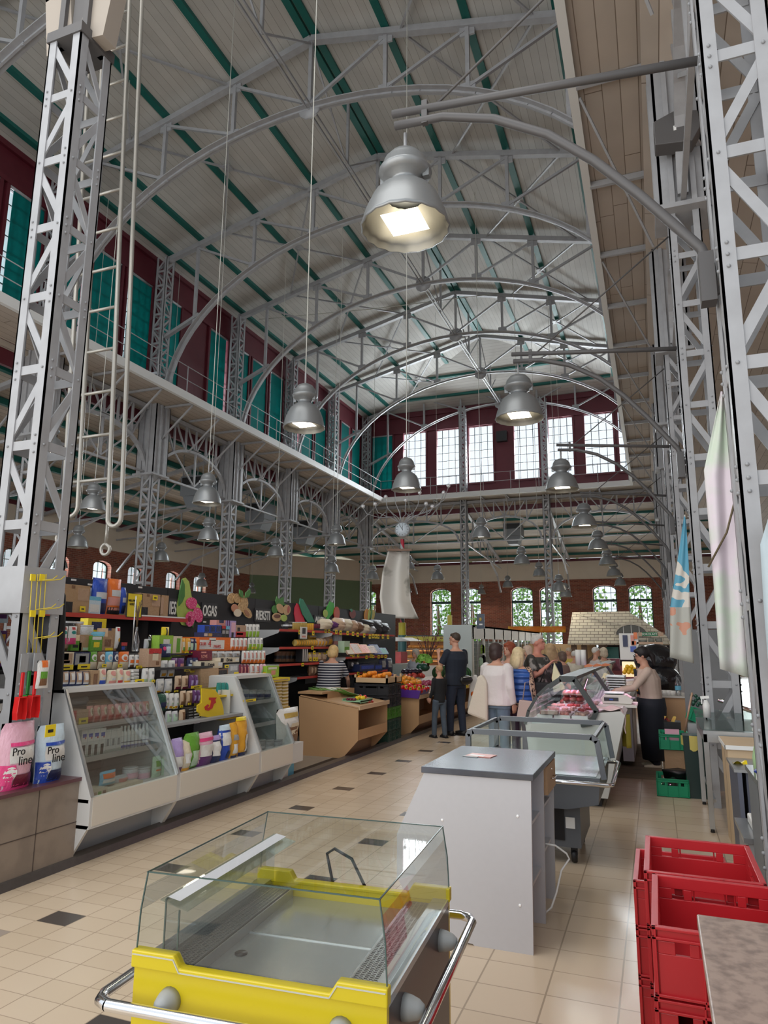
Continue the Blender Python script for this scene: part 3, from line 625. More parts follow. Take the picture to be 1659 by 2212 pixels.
for i, (px, py, w_, lab) in enumerate(far):
    d = fwd + rt * ((px - 829.5) / FPX) - upv * ((py - 1106) / FPX); p = EYE + d * (.535 * FPX / w_)
    if p.x < -14.9 or p.y > YE: p.z = min(p.z, 4.9)
    l = LF if i == 0 else dup(LF, label='grey ribbed bell lamp on a long wire, ' + lab)
    l.location = p
    zt = zroof(p.x) if p.x > -14.7 and p.y < YE else min(ZI - (ZI - ZO) * max(0, -14.9 - p.x) / 9.3, ZI - (ZI - ZO) * max(0, p.y - YE) / 10)
    for ch in l.children:
        if ch.name.startswith('suspension'): ch.scale = (1, 1, zt - p.z - .58)
    lamp_light(p - V((0, 0, .05)), 40)
# ------------------------------------------------------------------ hanging ladder and rails at the left
o = thing('hanging_ladder', 'grey steel double rail ladder hanging beside the left near column', 'ladder', (0, 5.0, 0))
for x0, x1 in ((-5.46, -5.22), (-5.12, -4.98), (-4.98, -4.66), (-4.86, -4.50)): pass
def vert_x(px, py): return on(px, py, 1, 5.0)
def rail(pts, nm='rail', r=.022):
    MB().tube([(p.x, 0, p.z) for p in pts], r, 8).build(nm, mat('ladder_steel', (.40, .38, .34), .35, .4), o)
top = 9.2
A = [vert_x(195, 100), vert_x(137, 1095)]; Bv = [vert_x(224, 80), vert_x(168, 1095)]; C_ = [vert_x(280, 0), vert_x(233, 1120)]; D_ = [vert_x(307, 0), vert_x(262, 1110)]
def ext(P_): d = (P_[0] - P_[1]) / (P_[0].z - P_[1].z); return [P_[1] + d * (top - P_[1].z), P_[1]]
A, Bv, C_, D_ = map(ext, (A, Bv, C_, D_))
for p, q in ((A, Bv), (C_, D_)):
    zb = min(p[1].z, q[1].z) - .0; c_ = (p[1] + q[1]) / 2; rr = (q[1] - p[1]).length / 2
    arc = [V((c_.x - rr * cos(pi * i / 8), 0, zb - rr * sin(pi * i / 8))) for i in range(9)]
    rail([p[0], V((p[1].x, 0, zb))] + arc[1:-1] + [V((q[1].x, 0, zb)), q[0]], 'looped_rail')
    h = V((p[1].x, 0, zb - .12)); m_ = MB(); m_.tube([(h.x + .05 * sin(a) * min(1, a), 0, h.z - .12 - .1 * (1 - cos(a)) * .5) for a in [2 * pi * i / 12 for i in range(13)]], .016, 6); m_.tube([(h.x, 0, h.z + .1), (h.x, 0, h.z - .12)], .014, 6); m_.build('hook_ring', mat('ladder_steel', (.4, .38, .34)), o)
zz = 3.15
while zz < 9.1:
    f = lambda P_: P_[1] + (P_[0] - P_[1]) * ((zz - P_[1].z) / (P_[0].z - P_[1].z))
    a, b = f(A), f(C_); MB().tube([(a.x, 0, zz), (b.x, 0, zz)], .016, 6).build('rung', mat('ladder_steel', (.4, .38, .34)), o); zz += .44
# ------------------------------------------------------------------ air heaters in the aisles
h0 = thing('air_heater', 'grey boxy air heater with tapered duct, before the third aisle bay', 'heater', group='air heaters')
MB().box((-.5, -.5, 0), (.5, .5, .75)).build('casing', mat('heater_grey', (.22, .24, .26), .5), h0, bev=.01)
MB().prism([(-.45, 0), (.45, 0), (.25, -.45), (-.25, -.45)], 1, -.4, .4).build('duct', mat('heater_grey', (.22, .24, .26)), h0)
MB().box((-.42, -.53, .4), (.42, -.5, .68)).build('grille', M_BLACK, h0)
m_ = MB(); [m_.tube([(x_, y_, .75), (x_, y_, 1.6)], .02, 5) for x_ in (-.45, .45) for y_ in (-.45, .45)]; m_.build('hangers', M_STEEL, h0)
for i, (px, py, Yh, lab) in enumerate(((430, 1075, 21.5, 'behind the second arcade column'), (562, 1125, 27, 'framed by the third arcade arch'), (658, 1158, 31.5, 'framed by the fourth arcade arch'), (1110, 1160, 39, 'hung above the far cross arcade'))):
    q = h0 if i == 0 else dup(h0); p = on(px, py, 1, Yh); q.location = p; q['label'] = 'grey boxy air heater with tapered duct, ' + lab
o = tag(MB().box((-.28, -.14, -.28), (.28, .14, .28)).build('ventilation_fan', M_BLACK), 'small black fan set in the dark red end wall', 'fan'); o.location = on(1084, 943, 1, YCW - .15)

p = on(1468, 285, 1, 7.95); m_ = MB(); m_.prism([(-.28, -.17), (.12, -.22), (.22, -.05), (.2, .16), (-.05, .22), (-.28, .14)], 1, -.1, .12); o = tag(m_.build('flood_lamp', M_STEEL2, bev=.01), 'dark grey flood lamp housing high on the second right column', 'flood lamp'); o.location = p; MB().box((-.07, -.105, -.04), (-.04, -.1, .02)).build('label_plate', M_WHITE, o); MB().bar((.15, .1, 0), (.25, .38, 0), .05, .05).build('mount', M_STEEL, o)
m_ = MB(); m_.tube([on(560, 690, 1, 22), on(800, 668, 1, 24), on(1080, 633, 1, 26)], .018, 5); m_.build('stay_cable', mat('pale_cable', (.5, .5, .45)), label='thin pale cable strung across the nave under the trusses', cat='cable')
# ------------------------------------------------------------------ packs: unit shapes (width along y, height along z, front at x=0)
def C_(r, g, b): return (r, g, b)
PC = dict(white=(.72, .72, .70), cream=(.68, .60, .45), navy=(.015, .025, .09), blue=(.02, .07, .42), sky=(.16, .48, .68), pale=(.55, .68, .78), red=(.50, .03, .03), orange=(.75, .16, .02),
          yellow=(.80, .62, .02), green=(.12, .33, .03), lime=(.30, .52, .05), dgreen=(.02, .09, .06), brown=(.20, .10, .05), kraft=(.42, .27, .15), purple=(.12, .03, .16), lilac=(.42, .32, .62),
          pink=(.72, .42, .52), hot=(.72, .06, .22), maroon=(.16, .012, .04), black=(.015, .015, .018), grey=(.32, .33, .34), silver=(.55, .56, .58), beige=(.60, .44, .30), tan=(.45, .30, .2), mint=(.45, .62, .45), rose=(.65, .28, .24), amber=(.72, .36, .03), gold=(.5, .35, .08), teal=(.02, .25, .22))
def pm(c, gloss=.35): return mat('print_' + c, PC[c], gloss, bump=.35, ns=9)
def surf(u, v, kind):
    if kind == 'box': return (0, u, v)
    e = (sin(pi * min(1, max(0, u))) ** .55) * (sin(pi * min(1, v * .92 + .05)) ** .6 if v < .99 else .0)
    if kind == 'sack': e *= .9 + .1 * sin(v * 19 + u * 5)
    nar = 1 - .10 * sin(pi * v) ** 2 if kind != 'sack' else 1 - .05 * sin(pi * v * 2)
    return (-.5 + .5 * e, .5 + (u - .5) * nar, v)
TPL = {}; LAST = [None]
def tpl(design):
    "design = (kind, base colour, ((u0, v0, u1, v1, colour), ...))"
    if design in TPL: return TPL[design]
    kind, c, pats = design; m_ = MB(); nm = {'box': 'carton', 'pouch': 'pouch', 'sack': 'bag', 'can': 'can', 'bottle': 'bottle', 'tub': 'tub', 'jar': 'jar', 'clear': 'bag'}[kind]
    if kind == 'box': m_.box((-1, 0, 0), (0, 1, 1))
    elif kind in ('can', 'tub', 'jar'):
        m_.lathe([(0, 0), (.46, 0), (.49, .03), (.49, .86), (.46, .9), (.5, .92), (.5, .98), (.47, 1), (0, 1)], (-.5, .5, 0), 16)
    elif kind == 'bottle': m_.lathe([(0, 0), (.47, 0), (.5, .05), (.5, .72), (.3, .8), (.22, .82), (.22, .98), (.2, 1), (0, 1)], (-.5, .5, 0), 14)
    else:
        k = 'sack' if kind == 'clear' else kind
        m_.grid(lambda u, v: surf(u, v, k), 10, 10); m_.grid(lambda u, v: (-1 - surf(u, v, k)[0], surf(u, v, k)[1], v), 10, 10)
    mm = FILM if kind == 'clear' else pm(c, .3 if kind in ('pouch', 'sack') else .5)
    o = m_.build(nm, mm); ks = []
    for (u0, v0, u1, v1, pc) in pats:
        q = MB()
        if kind == 'box': q.box((-.01, u0, v0), (.012, u1, v1))
        elif kind in ('can', 'tub', 'jar', 'bottle'):
            q.lathe([(.505, v0), (.505, v1)], (-.5, .5, 0), 16)
        else:
            if pc[0] == '@': q.grid(lambda u, v: (lambda s, a, r: (s[0] + .03, s[1], s[2]))(surf(u0 + (u1 - u0) * (.5 + .5 * v * cos(2 * pi * u)), v0 + (v1 - v0) * (.5 + .5 * v * sin(2 * pi * u)), kind), 0, 0), 12, 3)
            else: q.grid(lambda u, v: (lambda s: (s[0] + .03, s[1], s[2]))(surf(u0 + (u1 - u0) * u, v0 + (v1 - v0) * v, kind)), 6, 5)
        ch = q.build('printed_panel', pm(pc.lstrip('@')), o, nrm=False); ks.append(ch)
    o.hide_render = False; TPL[design] = [o, False]; return TPL[design]
def put(design, p0, size, label, group=None, tilt=0, rz=0, cat=None):
    "p0: lower near corner of the front face; size = (depth, width, height)"
    t_ = tpl(design); o = t_[0]
    if t_[1]: o = dup(o)
    t_[1] = True; o.location = p0; o.scale = size; o.rotation_euler = (0, tilt, rz)
    for kk in ('group',):
        if kk in o: del o[kk]
    LAST[0] = o; kind = design[0]; cat = cat or {'box': 'carton', 'pouch': 'pouch', 'sack': 'bag', 'can': 'can', 'bottle': 'bottle', 'tub': 'tub', 'jar': 'jar', 'clear': 'bag'}[kind]
    return tag(o, label, cat, group)
CROP = {'a': (0, 1200, 3.95), 'z': (90, 1220, 6.636), 'y': (300, 1320, 8.295), 'x': (420, 1320, 8.295), 'w': (380, 1250, 4.706), 'c': (0, 1500, 3.95), 'v': (600, 1280, 5.925), 'b': (580, 1280, 5.184), 'f': (780, 1360, 7.54), 'p': (0, 0, 1)}
def px(cr, x, y): a, b, s = CROP[cr]; return a + x / s, b + y / s
def item(cr, box, X, design, label, group=None, d=.08, tilt=0):
    x0, y0, x1, y1 = box; lo_ = on(*px(cr, x0, y1), 0, X); hi = on(*px(cr, x1, y1), 0, X); tp = on(*px(cr, (x0 + x1) / 2, y0), 0, X)
    z = min(lo_.z, hi.z) if abs(lo_.z - hi.z) < .04 else (lo_.z + hi.z) / 2
    z = (lo_.z + hi.z) / 2
    return put(design, (X, lo_.y, z), (d, max(.02, hi.y - lo_.y), max(.02, tp.z - z)), label, group, tilt)
def row(cr, x0, x1, y0, y1, n, X, design, label, group, d=.06, gap=.06, tilt=0, slope=0):
    for i in range(n):
        w_ = (x1 - x0) / n; dy = slope * (i / max(1, n - 1))
        item(cr, (x0 + i * w_ + w_ * gap / 2, y0 + dy, x0 + (i + 1) * w_ - w_ * gap / 2, y1 + dy), X, design, label, group, d, tilt)
def tagp(cr, x0, y0, x1, y1, X, lab='small yellow price tag on the shelf', grp='yellow price tags in the pet shop', c='yellow'):
    a = on(*px(cr, x0, y1), 0, X); b = on(*px(cr, x1, y1), 0, X); t_ = on(*px(cr, x0, y0), 0, X)
    m_ = MB(); m_.box((X, a.y, a.z), (X + .004, b.y, t_.z)); o = m_.build('price_tag', pm(c), label=lab, cat='price tag', group=grp)
    q = MB(); h = t_.z - a.z; q.box((X + .004, a.y + (b.y - a.y) * .25, a.z + h * .35), (X + .006, a.y + (b.y - a.y) * .75, a.z + h * .6)); q.build('printed_digits', M_BLACK, o); return o
# ---- black backboard and its signs
XBB = -6.0
m_ = MB(); m_.box((XBB - .04, 5.3, 0), (XBB, 16.4, 2.34)); bb = m_.build('backboard', mat('black_backboard', (.018, .018, .022), .5), label='long black panelled backboard behind both left stalls', cat='backboard')
for y in (7.6, 9.8, 12.1, 14.3): MB().box((XBB - .005, y - .006, 0), (XBB + .002, y + .006, 2.34)).build('panel_joint', mat('joint_black', (.005, .005, .006)), bb)
MW = mat('sign_white', (.80, .80, .78), .5)
def sign(s, cr, x0, y0, x1, y1, lab):
    a = on(*px(cr, x0, y1), 0, XBB + .01); b = on(*px(cr, x1, y0), 0, XBB + .01)
    o = MB().box((XBB + .003, a.y, a.z), (XBB + .015, b.y, b.z)).build('word_sign', mat('sign_black', (.03, .03, .034), .4), label=lab, cat='sign')
    h = b.z - a.z; text(s, (XBB + .017, (a.y + b.y) / 2, (a.z + b.z) / 2 - .01), h * .95, MW, RX, o, bold=.004, fit=(b.y - a.y) * .86)
sign('IES', 'a', 1432, 370, 1508, 525, 'black sign reading IES, partly hidden behind the green leaf cutout')
sign('OGAS', 'w', 255, 255, 425, 400, 'black sign with white letters OGAS beside the raspberry cutout')
sign('RIEKSTI', 'w', 797, 312, 965, 435, 'black sign with white letters RIEKSTI between the two nut cutouts')
sign('AUGLI', 'v', 465, 300, 615, 388, 'black sign with white letters AUGLI right of the cucumber cutout')
for cr, x, y in (('a', 526, 208), ('a', 628, 208), ('a', 768, 248), ('a', 1195, 272), ('w', 290, 440), ('w', 1080, 475), ('b', 152, 372)):
    p = on(*px(cr, x, y), 0, XBB + .004); tag(MB().box(p - V((0, .035, .01)), p + V((.006, .035, .01))).build('slot_clip', MW), 'small white clip on the black backboard', 'clip', 'white clips on the backboard')
# fruit and nut cutouts: thin boards shaped and printed like the produce
def cutout(name, lab, parts, X=XBB + .016):
    o = None
    for (nm, cr, pts, col, dx) in parts:
        q = [on(*px(cr, *p), 0, X) for p in pts]; m_ = MB(); m_.prism([(p.y, p.z) for p in q], 0, X + dx - .012, X + dx)
        if o is None: o = m_.build(name, mat(*col) if isinstance(col, tuple) else col, label=lab, cat='cutout')
        else: m_.build(nm, mat(*col) if isinstance(col, tuple) else col, o)
    return o
def ell(cx, cy_, a, b, rot=0, n=14): return [(cx + a * cos(2 * pi * i / n) * cos(rot) - b * sin(2 * pi * i / n) * sin(rot), cy_ + a * cos(2 * pi * i / n) * sin(rot) + b * sin(2 * pi * i / n) * cos(rot)) for i in range(n)]
LG = ('leaf_lime', (.42, .55, .12), .5, 0, .15, 20); DG = ('leaf_green', (.07, .22, .05), .5, 0, .3, 20); RB = paint('raspberry_print', (.70, .04, .20), (.85, .35, .5), 60, .4, (.55, .6))
cutout('raspberry_cutout', 'tall cutout of pink raspberries on a lime green leaf', [
    ('leaf', 'w', [(75, 0), (100, -10), (135, 30), (160, 180), (250, 290), (170, 420), (120, 485), (60, 470), (20, 400), (5, 310), (25, 220), (50, 100)], LG, 0),
    ('dark_leaf', 'w', [(60, 0), (85, 60), (85, 180), (60, 240), (25, 280), (25, 180)], DG, .01), ('small_leaf', 'w', [(175, 400), (190, 440), (170, 505), (155, 460)], DG, .004),
    ('raspberry', 'w', ell(150, 250, 55, 60), RB, .02), ('raspberry', 'w', ell(210, 370, 46, 78, -.2), RB, .03), ('raspberry', 'w', ell(122, 410, 46, 80, .1), RB, .04), ('raspberry_hollow', 'w', ell(112, 410, 14, 32), mat('deep_pink', (.3, .01, .06)), .045)])
PN = paint('peanut_print', (.62, .42, .22), (.45, .28, .13), 40, .6, (.45, .55)); SH = ('nut_shell', (.60, .40, .22), .5, 0, .2, 25)
cutout('peanut_cutout', 'cutout of shelled peanuts with two green leaves', [
    ('peanut', 'w', ell(570, 200, 42, 55, .3), PN, 0), ('peanut', 'w', ell(625, 200, 45, 50), PN, .01), ('peanut', 'w', ell(690, 235, 34, 65, -.2), PN, .02), ('peanut', 'w', ell(655, 290, 36, 50), PN, .025),
    ('peanut', 'w', ell(710, 345, 38, 65, -.6), PN, .03), ('kernel', 'w', ell(583, 300, 33, 42), ('kernel_rose', (.55, .25, .15), .5), .03), ('kernel', 'w', ell(610, 348, 38, 40), ('kernel_cream', (.75, .66, .52), .5), .035), ('kernel', 'w', ell(703, 350, 18, 40, -.6), ('kernel_brown', (.38, .18, .1), .5), .036),
    ('leaf', 'w', [(625, 110), (660, 130), (665, 195), (640, 185), (625, 150)], DG, .04), ('leaf', 'w', [(735, 105), (740, 150), (715, 190), (680, 195), (690, 140)], DG, .04)])
cutout('pistachio_cutout', 'cutout of open pistachios with green leaves', [
    ('leaf', 'b', [(95, 45), (125, 80), (170, 50), (175, 120), (215, 140), (90, 150), (80, 100)], DG, 0), ('leaf', 'b', ell(70, 190, 32, 48), DG, .004), ('shell', 'b', ell(130, 180, 38, 60, -.5), SH, .01), ('shell', 'b', ell(200, 195, 40, 60, .1), SH, .015),
    ('kernel', 'b', ell(215, 190, 14, 42, .1), ('pistachio_pink', (.45, .12, .10), .5), .018), ('shell', 'b', ell(85, 275, 52, 48), SH, .02), ('kernel', 'b', ell(85, 265, 36, 22), ('pistachio_dark', (.16, .06, .04), .5), .024), ('green_nut', 'b', ell(160, 285, 36, 38), LG, .026)])
cutout('melon_and_cucumber_cutout', 'cutout of a red melon slice with a long green cucumber', [
    ('melon', 'b', [(320, 120), (345, 140), (385, 250), (410, 330), (305, 328), (290, 240), (295, 170)], ('melon_red', (.70, .04, .08), .4), 0), ('cucumber', 'b', [(345, 65), (375, 75), (440, 190), (505, 320), (505, 335), (430, 332), (370, 240), (335, 130)], ('cucumber_green', (.02, .22, .12), .35, 0, .3, 30), .02)])
cutout('pea_and_tomato_cutout', 'cutout of bright green peas and leaves with a red tomato', [
    ('leaf', 'b', [(690, 100), (735, 120), (740, 200), (720, 240), (690, 270), (655, 340), (645, 250), (650, 180)], ('bright_green', (.04, .42, .03), .4), 0), ('leaf', 'b', ell(635, 235, 25, 45), LG, .01), ('tomato', 'b', ell(760, 235, 33, 78), ('tomato_red', (.55, .06, .02), .35), .012)])
cutout('beet_cutout', 'small cutout of a dark red beet with a leaf', [('beet', 'b', ell(945, 240, 34, 50), ('beet_red', (.25, .05, .04), .5), 0), ('leaf', 'b', [(905, 190), (925, 180), (945, 200), (925, 220)], ('leaf_teal', (.1, .3, .2)), .01)])
cutout('papaya_cutout', 'orange papaya slice cutout above the bagged goods', [('slice', 'b', ell(1100, 255, 26, 75, .1), ('papaya', (.68, .28, .04), .5), 0), ('rind', 'b', ell(1125, 245, 10, 70, .1), LG, .01)])
cutout('melon_slice_cutout', 'green and yellow melon slice cutout, right of the orange one', [('slice', 'b', ell(1165, 250, 26, 60, .1), ('melon_y', (.62, .52, .1), .5), 0), ('rind', 'b', ell(1150, 245, 8, 55, .1), DG, .01)])
# ---- glass fronted white cases
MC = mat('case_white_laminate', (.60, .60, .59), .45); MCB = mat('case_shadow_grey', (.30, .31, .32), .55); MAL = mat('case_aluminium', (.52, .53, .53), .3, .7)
EP = [(-4.95, 1.27), (-4.42, 1.27), (-4.06, .48), (-4.06, .28), (-4.24, .0), (-4.95, .0)]
def case(y0, y1, yt0, yt1, lab, glazed=True, ends=True, lid=True):
    o = thing('display_case', lab, 'display case')
    for y in (y0, y1 - .025): MB().prism(EP, 1, y, y + .025).build('end_panel', MC, o)
    MB().box((-4.09, y0 + .026, .272), (-4.056, y1 - .026, .479)).build('front_band', mat('case_cream_band', (.66, .62, .55), .45), o)
    MB().prism([(-4.09, .28), (-4.28, .03), (-4.30, .05), (-4.12, .3)], 1, y0, y1).build('kick_slope', MCB, o) if 0 else None
    MB().box((-4.34, y0, .0), (-4.31, y1, .28)).build('recessed_plinth', mat('plinth_grey', (.40, .41, .42), .5), o)
    MB().box((-4.95, y0, .255), (-4.06, y1, .28)).build('base_deck', MC, o)
    MB().box((-4.95, y0, 0), (-4.92, y1, 1.27)).build('back_panel', M_DGREY, o)
    MB().box((-4.92, y0, .44), (-4.08, y1, .465)).build('floor_tray', MC, o)
    if glazed:
        for z, xf in ((.98, -4.33), (.74, -4.24)): MB().box((-4.9, y0 + .03, z), (xf, y1 - .03, z + .012)).build('glass_shelf', glass('shelf_glass', (.8, .9, .87), .12), o); MB().box((xf, y0 + .03, z - .03), (xf + .012, y1 - .03, z + .012)).build('shelf_edge', MAL, o)
        MB().quad((-4.415, y0 + .02, 1.24), (-4.415, y1 - .02, 1.24), (-4.065, y1 - .02, .49), (-4.065, y0 + .02, .49)).build('sloping_glass', GLASS, o)
        MB().box((-4.95, y0, 1.24), (-4.41, y1, 1.275)).build('top_board', MC, o)
        m_ = MB(); 
        for y in (y0 + .012, y1 - .012): m_.bar((-4.415, y, 1.265), (-4.06, y, .485), .03, .022, (0, 1, 0))
        m_.build('edge_profile', MAL, o)
    return o
case(4.4, 5.46, 0, 0, 'white glass fronted case of pet snacks and white bottles beside the tiled counter')
c2 = case(5.46, 6.86, 0, 0, 'open white counter section lined with cat litter bags', glazed=False)
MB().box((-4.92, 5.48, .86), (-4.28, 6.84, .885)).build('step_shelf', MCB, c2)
case(6.86, 7.62, 0, 0, 'dark glass fronted case with reflected light tubes, farthest of the white counter')
o = tag(MB().box((-4.9, 7.62, .0), (-4.25, 7.85, .25)).box((-4.95, 7.62, .25), (-4.06, 7.86, .47)).build('end_shelf', MC), 'short white end shelf carrying a cat food sack', 'shelf')
# shelf over it all
o = thing('wall_shelf', 'black and red shelf carrying boxes above the pet snacks', 'shelf')
MB().box((-6.0, 5.2, 1.90), (-5.56, 7.45, 1.925)).build('board', M_DGREY, o); MB().box((-5.56, 5.2, 1.89), (-5.545, 7.45, 1.935)).build('red_edge', mat('shelf_red', (.50, .05, .035), .45), o); MB().box((-5.553, 6.45, 1.936), (-5.541, 7.4, 1.952)).build('white_strip', MW, o)
m_ = MB()
for y in (5.5, 7.2): m_.box((-5.95, y, 1.7), (-5.6, y + .02, 1.9))
m_.build('bracket', M_DGREY, o)
for z, xf, y0, y1, lab in ((1.52, -5.0, 4.6, 6.9, 'upper black display step holding snack packs'), (1.38, -4.75, 4.6, 6.9, 'lower black display step holding snack pouches')):
    tag(MB().box((-5.95, y0, z - .02), (xf, y1, z)).box((-5.95, y0, z - .3), (-5.9, y1, z)).build('display_step', M_DGREY), lab, 'shelf')
# ---- stock on the top shelf
XS = -5.6
K1 = ('box', 'kraft', ((.02, .0, .38, .38, 'black'), (.3, .86, .42, .97, 'brown'), (.55, .45, .95, .9, 'tan')))
item('z', (150, 280, 268, 668), XS, ('box', 'kraft', ((.1, .5, .8, .85, 'tan'),)), 'narrow kraft carton at the left end of the red shelf', d=.3)
item('z', (277, 285, 668, 690), XS, K1, 'large kraft carton with a black round print on the red shelf', d=.3)
item('z', (700, 330, 840, 600), XS - .15, ('pouch', 'grey', ((.2, .3, .8, .7, 'silver'),)), 'grey glossy pouch behind the pale blue box')
item('z', (668, 455, 836, 706), XS, ('box', 'pale', ((.1, .1, .9, .55, 'white'), (.0, .78, 1, 1, 'sky'))), 'pale blue box with a white label on the red shelf', d=.12)
item('z', (760, 185, 975, 706), XS, ('pouch', 'blue', ((.1, .42, .9, .6, 'silver'), (.1, .03, .9, .3, 'navy'))), 'tall glossy blue pouch standing on the red shelf', d=.13)
item('z', (1160, 320, 1225, 700), XS - .12, ('pouch', 'blue', ((.1, .42, .9, .6, 'silver'), (.1, .03, .9, .3, 'navy'))), 'blue pouch half hidden by the yellow notice', d=.1)
item('z', (968, 195, 1168, 716), XS, ('pouch', 'orange', ((.15, .5, .85, .68, 'silver'), (.02, .25, .98, .48, 'rose'), (.05, .02, .95, .2, 'black'), (.1, .12, .9, .19, 'rose'))), 'tall orange pouch with a black foot on the red shelf', d=.13)
item('z', (1395, 415, 1700, 735), XS, K1, 'kraft carton with a yellow tag right of the yellow notice', d=.3)
item('a', (1357, 338, 1430, 522), XS, ('box', 'kraft', ((.1, .1, .4, .9, 'tan'),)), 'slim kraft carton at the right end of the red shelf', d=.3)
o = item('z', (1207, 405, 1430, 755), XS + .06, ('box', 'black', ((.05, .02, .95, .97, 'yellow'),)), 'yellow notice reading WILLOWS GOLD in a black frame on a thin stand', d=.012); o.name = 'price_notice'; o['category'] = 'notice'
a_ = on(*px('z', 1315, 540), 0, XS + .08)
for s, dz in (('WILLOWS', .02), ('GOLD', -.02)): text(s, (XS + .065, a_.y, a_.z + dz), .035, M_BLACK, RX, o, sx=.8)
tagp('z', 543, 590, 620, 670, XS + .02); tagp('a', 1302, 338, 1342, 380, XS + .02)
# ---- section 1 packs
R1 = -5.02
row('z', 195, 310, 840, 900, 2, R1 - .12, ('jar', 'silver', ()), 'clear plastic jar standing at the back left of the pet packs', 'clear jars at the back', .1)
item('z', (335, 805, 520, 1000), R1 - .1, ('tub', 'black', ((0, .84, 1, .98, 'silver'),)), 'black tub with grey lid at the back', d=.12); item('z', (522, 812, 620, 1000), R1 - .1, ('tub', 'tan', ((0, .84, 1, .98, 'silver'),)), 'brownish tub with grey lid beside a black one', d=.1)
item('z', (605, 865, 782, 1040), R1 - .05, ('tub', 'silver', ()), 'pale grey round tub behind the green carton', d=.12)
item('z', (650, 770, 915, 1000), R1 - .25, ('box', 'yellow', ((.2, .3, .75, .8, 'navy'),)), 'yellow carton with navy print at the back', d=.1)
row('z', 190, 410, 1060, 1232, 2, R1, ('pouch', 'brown', ((.2, .2, .8, .8, 'tan'),)), 'brown snack pouch under the white and pink bags', 'brown snack pouches', .07)
row('z', 262, 520, 880, 1140, 2, R1 + .05, ('pouch', 'white', ((.0, .0, 1, .35, 'hot'), (.2, .55, .8, .75, '@teal'), (.3, .8, .7, .95, 'red'))), 'white and pink treat bag hung at the top left', 'white and pink treat bags', .05)
item('z', (410, 1090, 565, 1232), R1, ('box', 'green', ((.2, .3, .7, .6, 'black'),)), 'small green carton with a black print', d=.1)
item('z', (530, 1003, 715, 1232), R1, ('box', 'kraft', ((.3, .02, 1, .2, 'mint'), (.05, .5, .4, .9, 'tan'))), 'open kraft display carton left of the green box', d=.14)
item('z', (697, 1022, 860, 1238), R1 + .03, ('box', 'green', ((.1, .75, .9, .97, 'white'), (.25, .25, .75, .6, 'yellow'))), 'green carton with white lid print and a yellow square', d=.12)
item('z', (700, 960, 930, 1180), R1 - .03, ('pouch', 'sky', ((.1, .2, .9, .6, 'silver'), (.5, .0, 1, .5, 'navy'))), 'sky blue pouch leaning behind the green carton', d=.06)
item('z', (930, 912, 1085, 1232), R1 - .06, ('box', 'kraft', ((.05, .05, .3, .4, 'amber'), (0, .9, .3, 1, 'navy'))), 'tall kraft carton at the top row', d=.14); item('z', (862, 1030, 1015, 1232), R1, ('box', 'kraft', ((.2, .3, .8, .8, 'brown'), (.3, .02, 1, .2, 'yellow'))), 'low kraft carton with a yellow tag', d=.12)
item('z', (1070, 890, 1136, 1200), R1 - .03, ('pouch', 'white', ((.3, .3, .9, .5, '@amber'), (.2, .8, .8, .95, 'red'))), 'narrow white pouch at the right end of the top row', d=.06)
item('z', (1136, 1112, 1220, 1230), R1, ('box', 'black', ((0, .6, 1, 1, 'red'), (.1, .1, .6, .5, 'blue'))), 'small red and black box', d=.06)
R2 = -4.84
item('z', (230, 1252, 452, 1440), R2, ('box', 'cream', ((.1, .1, .9, .9, 'tan'), (.25, .15, .75, .35, 'white'), (.35, .4, .65, .9, 'white'))), 'cream pack with a white dog print, left end of the middle row', d=.1)
item('z', (462, 1252, 690, 1440), R2, ('box', 'navy', ((.05, .05, .9, .9, 'grey'), (.3, .2, .7, .7, 'silver'))), 'navy pack with a grey dog print in the middle row', d=.1)
tagp('z', 232, 1438, 445, 1512, R2 + .02); tagp('z', 512, 1425, 686, 1500, R2 + .02)
for i, (x0, x1, c_, nm) in enumerate(((697, 815, 'green', 'green'), (815, 930, 'brown', 'brown'), (928, 1040, 'sky', 'light blue'), (1030, 1118, 'navy', 'dark blue'), (1118, 1268, 'orange', 'orange'))):
    item('z', (x0, 1245, x1, 1495), R2, ('pouch', c_, ((.05, .0, .95, .42, 'cream'), (.15, .45, .85, .85, '@white'), (.3, .5, .7, .75, '@' + c_))), '%s arched snack pouch with cream foot in the middle row' % nm, d=.06)
tagp('z', 862, 1425, 925, 1470, R2 + .04); tagp('z', 1092, 1425, 1150, 1470, R2 + .04)
row('z', 1265, 1510, 1290, 1470, 3, R2, ('pouch', 'white', ((.1, .35, .9, .6, 'orange'), (.15, .0, .85, .2, 'brown'), (.3, .7, .7, .85, 'grey'))), 'small white snack pouch with an orange band', 'small white snack pouches', .05)
item('z', (1505, 1260, 1659, 1465), R2, ('box', 'tan', ((.3, .55, .8, 1, 'red'), (.45, .3, .8, .6, 'white'))), 'kraft carton with a red print, right end of the middle row', d=.12)
tagp('z', 1352, 1448, 1432, 1488, R2 + .04); tagp('z', 1440, 1450, 1490, 1480, R2 + .04)
R3 = -4.60
for i in range(4): item('z', (300 + i * 98, 1530, 405 + i * 98, 1770), R3, ('pouch', 'navy', ((.1, .35, .85, .98, 'tan'), (.25, .5, .7, .9, 'white'), (.1, .25, .9, .36, 'silver'))), 'navy pouch with a dog print leaning in the lower row', 'leaning navy dog pouches', .06)
item('z', (700, 1515, 812, 1755), R3, ('box', 'kraft', ((.3, .1, .8, .8, 'brown'),)), 'empty kraft carton in the lower row', d=.14)
